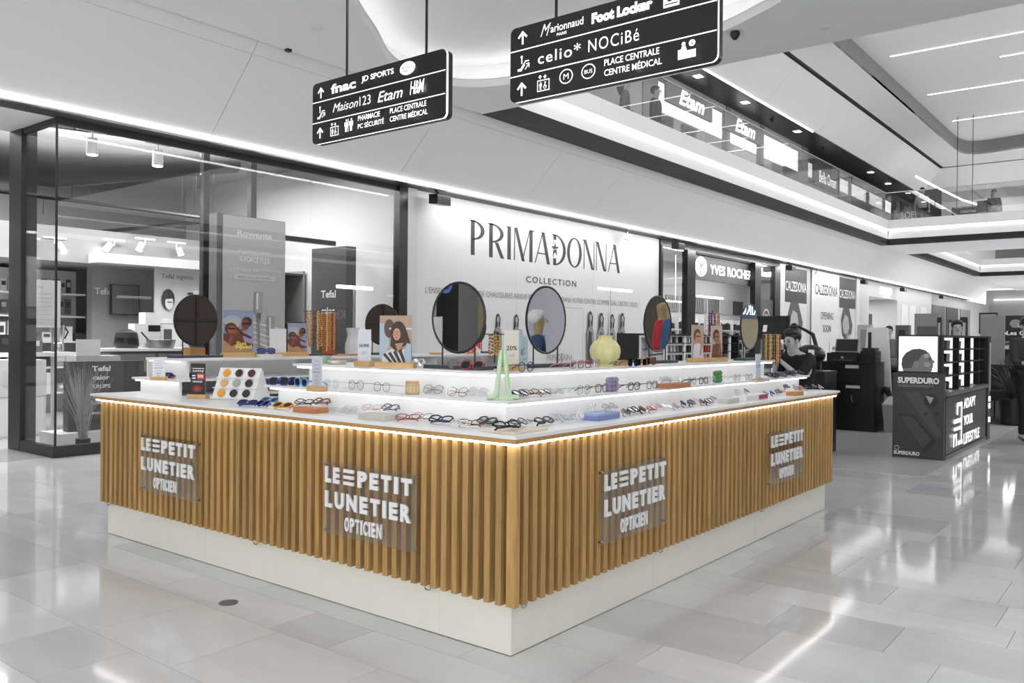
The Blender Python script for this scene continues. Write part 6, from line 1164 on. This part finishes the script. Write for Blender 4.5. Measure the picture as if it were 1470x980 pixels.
# shelves and tills seen between the kiosk and the lit portrait
t = thing('grey_furniture', 'dark counter with cloths behind the grey bin', 'counter', (13, 2.2, 0)); part('body', MB().box(12.6, 13.6, 1.35, 2.1, 0, .85), CHAR, t); m = MB(); m.ball((12.9, 1.6, .98), .22, 10, 8, (1, 1.3, .6)); m.ball((13.0, 1.85, 1.1), .16, 10, 8, (1, 1, .8)); part('folded_cloth', m, DGREY, t)
for k, (x, y, h_) in enumerate([(16, 3.0, 1.75), (16.5, 2.35, 1.75)]): t = thing('slim_display', ['pale slim display column left of the lit portrait', 'dark slim display column left of the lit portrait'][k], 'display', (x, y, 0), 0, 'slim display columns'); part('column', MB().box(x, x + .2, y - .15, y + .12, 0, h_), [LGREY, DGREY][k], t); part('inset', MB().box(x - .01, x, y - .08, y + .05, .9, h_ - .1), [MGREY, CHAR][k], t)
# ================================================================ people
def chain_obj(name, pts, edges, rad, m, parent, sub=2, root=0):
    me = bpy.data.meshes.new(name); me.from_pydata(pts, edges, []); me.update(); me.materials.append(m)
    o = bpy.data.objects.new(name, me); COL.objects.link(o); o.parent = parent
    sk = o.modifiers.new('skin', 'SKIN'); sk.use_smooth_shade = True
    if not me.skin_vertices: me.attributes.new('skin', 'FLOAT', 'POINT')
    d = me.skin_vertices[0].data
    for i, r in enumerate(rad): d[i].radius = (r, r) if not isinstance(r, tuple) else r; d[i].use_root = (i == root)
    sd = o.modifiers.new('smooth', 'SUBSURF'); sd.levels = sub; sd.render_levels = sub
    return o
SKIN_G = mat('skin_grey', .70, .5)
def person(name, label, loc, rz, J, top, legs, hair, skin=None, group=None, hairstyle='short', cat='person', shoe=None, skirt=False, mann=False):
    skin = skin or SKIN_G; shoe = shoe or BLACK
    t = thing(name, label, cat, loc, rz, group); t.location = loc
    P = dict(pelvis=(0, 0, .95), spine=(0, .01, 1.12), chest=(0, 0, 1.33), neck=(0, -.005, 1.47), head0=(0, -.01, 1.56), head1=(0, -.015, 1.64), head2=(0, 0, 1.70),
             shL=(-.17, 0, 1.40), elL=(-.22, .02, 1.13), wrL=(-.23, -.06, .90), shR=(.17, 0, 1.40), elR=(.22, .02, 1.13), wrR=(.23, -.06, .90),
             hiL=(-.09, 0, .92), knL=(-.1, -.01, .50), anL=(-.1, .03, .085), toL=(-.11, -.13, .035), hiR=(.09, 0, .92), knR=(.1, -.01, .50), anR=(.1, .03, .085), toR=(.11, -.13, .035)); P.update(J); look = P.pop('look', (0, -1, 0))
    R = dict(pelvis=(.145, .11), spine=(.12, .095), chest=(.15, .105), neck=.05, head0=(.062, .07), head1=(.078, .095), head2=(.055, .065), shL=.058, elL=.038, wrL=.024, shR=.058, elR=.038, wrR=.024, hiL=.085, knL=.055, anL=.036, toL=.03, hiR=.085, knR=.055, anR=.036, toR=.03)
    names = list(P); E = [('pelvis', 'spine'), ('spine', 'chest'), ('chest', 'neck'), ('neck', 'head0'), ('head0', 'head1'), ('head1', 'head2')]
    for s in 'LR': E += [('chest', 'sh' + s), ('sh' + s, 'el' + s), ('el' + s, 'wr' + s), ('pelvis', 'hi' + s), ('hi' + s, 'kn' + s), ('kn' + s, 'an' + s), ('an' + s, 'to' + s)]
    pts = [P[n_] for n_ in names]; rad = [R[n_] for n_ in names]; ed = [(names.index(a_), names.index(b)) for a_, b in E]
    for s in 'LR':      # hands: palm and five fingers
        w_ = Vector(P['wr' + s]); d = (w_ - Vector(P['el' + s])).normalized(); sd = Vector((1, 0, 0)) if abs(d.x) < .8 else Vector((0, 1, 0)); sd = (sd - d * sd.dot(d)).normalized(); nrm = d.cross(sd)
        k0 = names.index('wr' + s); pl_ = w_ + d * .055; pts.append(tuple(pl_)); rad.append((.034, .018)); pk = len(pts) - 1; ed.append((k0, pk))
        for q, (off, ln) in enumerate(((-.028, .07), (-.010, .082), (.010, .078), (.027, .060))):
            b = pl_ + sd * off + d * .03; pts.append(tuple(b)); rad.append(.0105); ed.append((pk, len(pts) - 1)); pts.append(tuple(b + d * ln * .5 + nrm * -.008)); rad.append(.009); ed.append((len(pts) - 2, len(pts) - 1)); pts.append(tuple(b + d * ln * .85 + nrm * -.03)); rad.append(.0075); ed.append((len(pts) - 2, len(pts) - 1))
        sg = -1 if s == 'R' else 1; b = pl_ + sd * (.04 * sg) - d * .01; pts.append(tuple(b)); rad.append(.012); ed.append((pk, len(pts) - 1)); pts.append(tuple(b + sd * .018 * sg + d * .04)); rad.append(.009); ed.append((len(pts) - 2, len(pts) - 1))
    chain_obj('body', pts, ed, rad, skin, t)
    def clothes(nm, ks, m, grow, ext=None):
        q = [k for k in names if k in ks]; pp = [P[k] for k in q]; rr_ = []
        for k in q: r = R[k]; rr_.append(tuple(v * grow + .008 for v in r) if isinstance(r, tuple) else r * grow + .008)
        ee = [(q.index(a_), q.index(b)) for a_, b in E if a_ in q and b in q]
        return chain_obj(nm, pp, ee, rr_, m, t, 2, 0)
    tk = ['pelvis', 'spine', 'chest', 'shL', 'elL', 'shR', 'elR']
    if top[1] == 'long':
        for s in 'LR': P['wr' + s] = tuple(Vector(P['wr' + s]) * .93 + Vector(P['el' + s]) * .07)
        tk += ['wrL', 'wrR']
    c_, n_ = Vector(P['chest']), Vector(P['neck']); P['collar'] = tuple(c_ * .38 + n_ * .62); R['collar'] = .068; names.append('collar'); E.append(('chest', 'collar')); tk.append('collar')
    clothes('top', tk, top[0], 1.28)
    clothes('trousers', ['pelvis', 'hiL', 'knL', 'anL', 'hiR', 'knR', 'anR'], legs, 1.12)
    for s in 'LR':
        an, to = Vector(P['an' + s]), Vector(P['to' + s]); m = MB(); dd = (to - an); m.tube([tuple(an + Vector((0, 0, -.03)) - dd * .25), tuple(an * .5 + to * .5 + Vector((0, 0, -.012))), tuple(to)], [.043, .045, .034], 10, flat=.8); part('shoe', m, shoe, t, False)
    # face
    h0, h1, h2 = Vector(P['head0']), Vector(P['head1']), Vector(P['head2']); up = (h2 - h0).normalized(); fwd = Vector(look); fwd = (fwd - up * fwd.dot(up)).normalized(); sd = fwd.cross(up)
    if not mann:
        for q in (-1, 1): m = MB(); m.ball(tuple(h1 + fwd * .083 + sd * .03 * q - up * .005), .0095, 8, 6); part('eye', m, BLACK, t, False); m = MB(); m.tube([tuple(h1 + fwd * .09 + sd * .016 * q + up * .017), tuple(h1 + fwd * .085 + sd * .045 * q + up * .015)], .0035, 5); part('eyebrow', m, CHAR, t, False)
        m = MB(); m.tube([tuple(h1 + fwd * .088 - up * .035 - sd * .02), tuple(h1 + fwd * .094 - up * .052), tuple(h1 + fwd * .088 - up * .035 + sd * .02)], .004, 5); 
        m = MB(); m.tube([tuple(h1 + fwd * .086 - up * .062 - sd * .022), tuple(h1 + fwd * .092 - up * .064), tuple(h1 + fwd * .086 - up * .062 + sd * .022)], .006, 6); part('mouth', m, DGREY, t, False)
    m = MB(); m.tube([tuple(h1 + fwd * .085 + up * .01), tuple(h1 + fwd * .112 - up * .03), tuple(h1 + fwd * .09 - up * .04)], [.007, .013, .008], 8); part('nose', m, skin, t, False)
    for q in (-1, 1): m = MB(); m.ball(tuple(h1 + sd * .083 * q - up * .015 - fwd * .0), .022, 8, 6, (.5, .9, 1.3)); part('ear', m, skin, t, False)
    if hair:
        m = MB(); c = h1 + up * .04 - fwd * .045; m.ball(tuple(c), .098, 16, 12, (.94, .98, 1.0)); m.ball(tuple(h1 + up * .085 + fwd * .0), .075, 14, 10, (1.05, 1.05, .6))
        if hairstyle == 'bun': m.ball(tuple(c + up * .10 - fwd * .03), .045, 12, 8)
        if hairstyle == 'long': m.tube([tuple(c - fwd * .03), tuple(c - fwd * .07 - up * .12), tuple(c - fwd * .06 - up * .26)], [.085, .085, .05], 12)
        part('hair', m, hair, t, False)
    return t
GB, GD, GM_, GL = mat('cloth_black', .07, .8), mat('cloth_dark', .2, .8), mat('cloth_mid', .4, .8), mat('cloth_light', .75, .8)
HR = mat('hair_dark', .1, .45)
seatJ = dict(pelvis=(0, .05, .62), spine=(0, .04, .79), chest=(0, -.02, 1.0), neck=(0, -.07, 1.13), head0=(0, -.10, 1.20), head1=(0, -.125, 1.275), head2=(0, -.12, 1.335), look=(0, -1, -.35),
    shL=(-.17, -.02, 1.06), elL=(-.18, -.20, .88), wrL=(-.05, -.27, 1.12), shR=(.17, -.02, 1.06), elR=(.19, -.22, .86), wrR=(.07, -.36, 1.02),
    hiL=(-.09, .0, .60), knL=(-.12, -.42, .60), anL=(-.12, -.40, .20), toL=(-.12, -.55, .15), hiR=(.09, 0, .60), knR=(.12, -.42, .60), anR=(.12, -.38, .20), toR=(.12, -.53, .15))
woman = person('person', 'woman in black with a hair bun looking down at a phone behind the kiosk end', (6.62, 1.08, .14), -1.85, seatJ, (GB, 'short'), GB, HR, hairstyle='bun')
t = thing('smartphone', 'phone held up by the woman in black', 'phone', (0, 0, 0)); 
Rw = Matrix.Translation((6.62, 1.08, .14)) @ Matrix.Rotation(-1.85, 4, 'Z')
m = MB(); m.box(-.037, .037, -.004, .004, -.075, .075, .003); m.xf(Rw @ Matrix.Translation((.06, -.42, 1.10)) @ Matrix.Rotation(-.5, 4, 'X')); part('case', m, BLACK, t)
m = MB(); m.box(-.033, .033, .004, .005, -.07, .07); m.xf(Rw @ Matrix.Translation((.06, -.42, 1.10)) @ Matrix.Rotation(-.5, 4, 'X')); part('screen', m, mat('phone_screen', .5, .2), t)
t = thing('bar_stool', 'black round stool the woman sits on', 'stool', (6.62, 1.08, .004)); m = MB(); m.lathe([(.17, .60), (.19, .62), (.19, .655), (.0001, .66)], 20, (0.02, .03, 0)); part('seat', m, BLACK, t, False); m = MB(); m.tube([(.02, .03, .03), (.02, .03, .60)], .03, 10); part('column', m, STEEL, t, False); m = MB(); m.lathe([(.2, 0), (.2, .02), (.03, .035)], 20, (.02, .03, 0)); part('base', m, STEEL, t, False)
walkJ = dict(hiL=(-.09, 0, .92), knL=(-.1, -.16, .53), anL=(-.1, -.12, .10), toL=(-.1, -.28, .05), knR=(.1, .05, .5), anR=(.1, .25, .14), toR=(.1, .14, .035), wrL=(-.24, .10, .92), wrR=(.24, -.16, .93))
walkJ2 = dict(elL=(-.2, -.12, 1.12), wrL=(-.14, -.30, 1.12), elR=(.2, -.10, 1.12), wrR=(.12, -.30, 1.14)); walkJ2.update({k: v for k, v in walkJ.items() if k[:2] in ('hi', 'kn', 'an', 'to')})
person('person', 'person in dark clothes and flat shoes walking at the right edge', (10.85, -.66, .004), -1.1, walkJ2, (GD, 'long'), GB, HR, hairstyle='short')
person('person', 'person in a dark coat standing on the upper gallery left of the lit shop letters', (13.6, 6.75, 5.205), .2, {}, (GD, 'long'), GB, HR, group='shoppers on the upper gallery', hairstyle='short')
person('person', 'second shopper in mid grey on the upper gallery, nearest the balustrade end', (12.7, 7.0, 5.205), .6, walkJ, (GM_, 'long'), GD, HR, group='shoppers on the upper gallery', hairstyle='long')
person('person', 'person in a light top on the upper gallery at the far balustrade corner', (30.3, 5.0, 5.205), -1.4, walkJ, (GL, 'short'), GB, HR, group='shoppers on the upper gallery', hairstyle='long')
person('person', 'dark-dressed shopper bending at the far upper balustrade', (32.2, 3.0, 5.205), -1.2, {}, (GB, 'long'), GD, HR, group='shoppers on the upper gallery', hairstyle='long')
person('person', 'person with dark hair standing behind the lit phone-case kiosk', (12.6, .55, .004), -1.3, {}, (GM_, 'long'), GD, HR, hairstyle='short')
person('person', 'blurred shopper in grey among the pale cosmetics displays', (18.5, 3.1, .004), -1.2, walkJ, (GM_, 'long'), GD, HR, hairstyle='short')
# shop dummies opposite, seen in the round mirrors
BUST = mat('dummy_skin', 'a8946a', .5)
armj = dict(elL=(-.22, .02, 1.13), wrL=(-.2, -.06, .90))
person('mannequin', 'beige shop dummy in a blue suit, seen in the third round mirror', (7.15, -1.98, .22), 2.7, {}, (mat('suit_blue', '3e5f86', .7), 'long'), mat('suit_blue_dark', '30486a', .7), None, BUST, 'dressed shop dummies', cat='mannequin', mann=True)
person('mannequin', 'shop dummy in a red jacket, seen at the left of the third mirror', (7.62, -2.36, .22), 2.65, {}, (mat('jacket_red', 'c03038', .7), 'long'), mat('suit_blue_dark', '30486a'), None, BUST, 'dressed shop dummies', cat='mannequin', mann=True)
person('mannequin', 'shop dummy in a navy coat and white cap, seen in the second mirror', (5.6, -2.95, .0), 2.5, {}, (mat('coat_navy', '2c4468', .7), 'long'), GD, mat('cap_white', 'e8e8e4', .6), BUST, 'dressed shop dummies', cat='mannequin', mann=True)
t = thing('dummy_plinth', 'low black plinth carrying the red and blue dressed dummies', 'plinth', (7.4, -2.2, 0)); part('block', MB().box(6.85, 8.0, -2.75, -1.65, .001, .218), BLACK, t)
t = thing('shop_back_wall', 'pale, brown and beige back wall behind the dressed shop dummies', 'partition', (9, -4.6, 0)); part('pale_panel', MB().box(6.0, 9.8, -4.8, -4.7, 0, 3.2), mat('pale_lilac', 'd9dae6', .6), t); part('brown_panel', MB().box(9.8, 13.4, -4.8, -4.7, 0, 3.2), mat('brown_wall', '4a3c30', .6), t); part('beige_panel', MB().box(13.4, 19, -4.8, -4.7, 0, 3.2), mat('beige_wall', 'b5a88c', .6), t)
part('sign', MB().box(15.2, 16.4, -4.70, -4.68, 1.9, 2.4), mat('sign_navy', '28406c', .4), t); part('lettering', Art((16.3, -4.68, 1.98), (-1, 0, 0), (0, 0, 1), .003).text('KIKO', 0, 0, 1.0, .32, 'dce8fa', .02).mesh('k', SIGNP), None, t)
t = thing('white_column', 'white square column opposite, seen in the second round mirror', 'column', (4.9, -3.6, 0)); part('shaft', MB().box(4.6, 5.1, -4.1, -3.6, 0, 4.84), WHITE, t); part('dark_edge', MB().box(4.2, 4.6, -4.1, -3.6, 0, 4.84), CHAR, t)
t = thing('beige_partition', 'beige display wall left of the camera, seen in the big left mirror', 'partition', (-7, 6, 0)); part('panel', MB().box(-7.1, -7.0, 3.8, 7.2, 0, 3.3), mat('beige_wall', 'b5a88c', .6), t); part('shelf', MB().box(-7.0, -6.8, 4.0, 6.9, 1.3, 1.34), TINT, t)
t = thing('dark_pillar', 'dark square pillar with a blue letter, seen in the big left mirror', 'column', (-4.9, 5.4, 0)); part('shaft', MB().box(-5.1, -4.7, 5.2, 5.6, 0, 4.85), BLACK, t); part('letter', Art((-4.7, 5.3, 2.0), (0, 1, 0), (0, 0, 1), .003).text('G', 0, 0, .2, .3, '6a8ae0', .02).mesh('g', PRINT), None, t)
# ================================================================ upper gallery shops
U_ = struct('wall_upper_shops', MB().box(6.9, 52, 9.9, 10.0, 5.2, 8.2), mat('upper_back', .62, .6))
hd = struct('wall_upper_header', MB().box(15.9, 26.3, 8.0, 8.1, 7.95, 8.15), mat('upper_header', .7, .5))
struct('wall_upper_left', MB().box(6.9, 15.8, 8.0, 8.1, 5.2, 8.2), mat('upper_pale', .72, .5))
for x0, x1 in ((15.2, 15.95), (20.05, 20.3), (22.6, 22.85), (26.3, 26.9)): part('pillar', MB().box(x0, x1, 7.97, 8.12, 5.2, 8.15), mat('upper_post', .5, .4), hd)
for x0, x1 in ((16.0, 18.0), (18.05, 20.0), (20.35, 22.55), (22.9, 24.5), (24.55, 26.25)): part('glass_pane', MB().box(x0, x1, 8.03, 8.045, 5.25, 7.95), GLASS, hd)
for i, (x0, x1, g_) in enumerate([(16.3, 18.5, .42), (19.2, 20.0, .3), (20.6, 22.2, .72), (22.9, 25.9, .86)]):
    t = thing('shop_partition', ['ribbed grey wall inside the first upper shop', 'dark panel inside the first upper shop', 'pale panel under the second lit letters', 'bright white shop window on the upper gallery'][i], 'partition', ((x0 + x1) / 2, 9, 5.2)); part('panel', MB().box(x0, x1, 8.9, 9.0, 5.2, 7.6), mat('up%d' % i, g_, .6), t)
    if i == 0:
        m = MB(); k = x0 + .03
        while k < x1: m.box(k, k + .03, 8.87, 8.9, 5.2, 7.6); k += .08
        part('ribs', m, mat('up0', .42), t, kind='stuff')
for x0, l in ((17.0, 'lit white ETAM letters on the upper gallery, left'), (20.55, 'lit white ETAM letters on the upper gallery, right')):
    t = thing('lit_shop_sign', l, 'sign', (x0 + .8, 7.9, 7.6), 0, 'lit shop signs on the upper gallery'); part('fascia_board', MB().box(x0 - .7, x0 + 2.0, 7.93, 7.99, 7.45, 7.98), mat('etam_band', .46, .5), t)
    a = Art((x0, 7.93, 7.52), (1, 0, 0), (0, 0, 1), .004); a.text('Etam', .0, 0, 1.5, .42, 'ffffff', .04, .3); art(a, 'lit_letters', t, SIGNP)
DK = struct('wall_upper_dark_shop', MB().box(26.9, 46, 8.0, 8.1, 7.75, 8.2), BLACK)
for i in range(7): part('glass_pane', MB().box(27 + i * 2.5, 29.4 + i * 2.5, 8.03, 8.045, 5.25, 7.75), BALGL, DK); part('post', MB().box(29.42 + i * 2.5, 29.5 + i * 2.5, 7.99, 8.1, 5.2, 7.75), mat('upper_post', .5), DK)
t = thing('lit_shop_sign', 'small lit white letters above the dark upper shop', 'sign', (28.5, 7.95, 7.3), 0, 'lit shop signs on the upper gallery'); a = Art((28.0, 7.94, 7.15), (1, 0, 0), (0, 0, 1), .004); a.text('Bella Oman', 0, 0, 1.9, .42, 'ffffff', .0); part('backing', MB().box(27.4, 30.4, 7.95, 8.0, 7.0, 7.75), mat('dark_fascia', .12, .4), t); art(a, 'lit_letters', t, SIGNP)
t = thing('upper_shop_body', 'dark shop interior block behind the small lit letters', 'partition', (33, 9, 5.2)); part('panel', MB().box(27.2, 45, 8.9, 9.0, 5.2, 7.7), DGREY, t); part('dark_counter', MB().box(27.2, 33, 8.3, 8.9, 5.2, 6.9), CHAR, t)
t = thing('dark_poster_wall', 'dark shop wall with pale stacked letters beyond the balustrade corner', 'sign', (37, 6.5, 5.2)); part('panel', MB().box(36.4, 36.5, 5.6, 7.6, 5.2, 7.9), CHAR, t); a = Art((36.4, 7.5, 5.2), (0, -1, 0), (0, 0, 1), .004); a.text('SOEUR', .3, 1.5, 1.0, .3, 'a8a8a8', .02).text('ATELIER', .3, 1.1, 1.3, .3, 'a8a8a8', .02); art(a, 'lettering', t)
# far upper shops across the bridge
FU = struct('wall_upper_far', MB().box(56, 56.2, -15, 10, 5.2, 9), mat('far_upper', .75, .6)); 
t = thing('far_shop_sign', 'dark far shop front with white letters over the bridge', 'sign', (50, 2.5, 5.2)); part('board', MB().box(50, 50.1, .8, 5.6, 6.9, 7.5), mat('far_dark', .25, .5), t); a = Art((50, 5.6, 6.9), (0, -1, 0), (0, 0, 1), .006); a.text('MARKET', .5, .2, 2.6, .3, 'f4f4f4', .03); art(a, 'lettering', t); part('window', MB().box(50.02, 50.1, .8, 5.6, 5.25, 6.85), MGREY, t)
sp = lambda px, py, x: (lambda r: CAM + r * ((x - CAM.x) / r.x))(RX * ((px - 735) / F) + DN * ((py - 490) / F) + FW)
pa, pb, pc = sp(1366, 309, 31.5), sp(1403, 295, 31.5), sp(1424, 307, 31.5)
t = thing('direction_sign', 'small black hanging direction sign over the far upper bridge', 'sign', (31.5, (pa.y + pb.y) / 2, pa.z)); part('panel', MB().box(31.5, 31.56, pb.y, pa.y, pa.z, pb.z), mat('sign_black', .085), t); part('end_box', MB().box(31.4, 31.9, pc.y, pb.y, pa.z + .03, pb.z + .15), CHAR, t)
for q in (.2, .8): part('hanging_rod', MB().box(31.52, 31.54, pb.y + (pa.y - pb.y) * q - .01, pb.y + (pa.y - pb.y) * q + .01, pb.z, 9.66), BLACK, t)
a = Art((31.5, pa.y, pa.z), (0, -1, 0), (0, 0, 1), .004); a.text('PLACE CENTRALE', .08, .24, .85, .08, 'f4f4f4', .02).text('CENTRE', .3, .06, .5, .08, 'f4f4f4', .02); art(a, 'lettering', t)
struct('trim_wavy_light', MB().tube([(32.0, 5.6, 7.7), (34, 5.3, 7.55), (37, 4.9, 7.4), (40, 4.2, 7.3), (44, 3.8, 7.05), (48, 3.2, 6.9)], .035, 6), LEDL)
for k, (x, y) in enumerate([(20.0, 7.4), (24.2, 7.4), (32.5, 7.4), (35.5, 7.5), (17.0, 7.4)]):
    t = thing('downlight', 'small square downlight in the black upper soffit, %s from the left' % ORD[[1, 2, 3, 4, 0][k]], 'ceiling light', (x, y, 8.15), 0, 'downlights of the upper soffit'); part('rim', MB().box(-.16, .16, -.12, .12, -.01, 0), TINT, t, False); part('lamp', MB().box(-.12, .12, -.09, .09, -.014, -.01), mat('lamp_on', 1), t, False)
for x, l in ((22.3, 'black dome camera under the upper soffit, left'), (27.0, 'black dome camera under the upper soffit, middle')): dome(x, 7.5, 8.15, l)
for x, l in ((3.1, 'small round smoke detector on the low ceiling near the signs'), (6.45, 'flat round smoke detector on the low ceiling by the atrium edge')):
    m = MB(); m.lathe([(.07, 0), (.06, -.02), (.0001, -.022)], 16); solo('smoke_detector', m, TINT, l, 'detector', 'smoke detectors', (x, 5.25 if x < 5 else .75, ZC - .0005))
solo('cable_gland', MB().box(-.03, .03, -.03, .03, -.05, .0), CHAR, 'tiny dark box hanging from the ceiling shadow gap', 'fixture', None, (3.35, 6.1, ZC + .02))
m = MB(); m.lathe([(.045, 0), (.05, .003), (.0001, .004)], 14); solo('floor_plug', m, mat('floor_plug', .4, .4), 'small round grey socket cover in the floor left of the kiosk', 'floor cover', None, (-.36, 1.62, .0005))
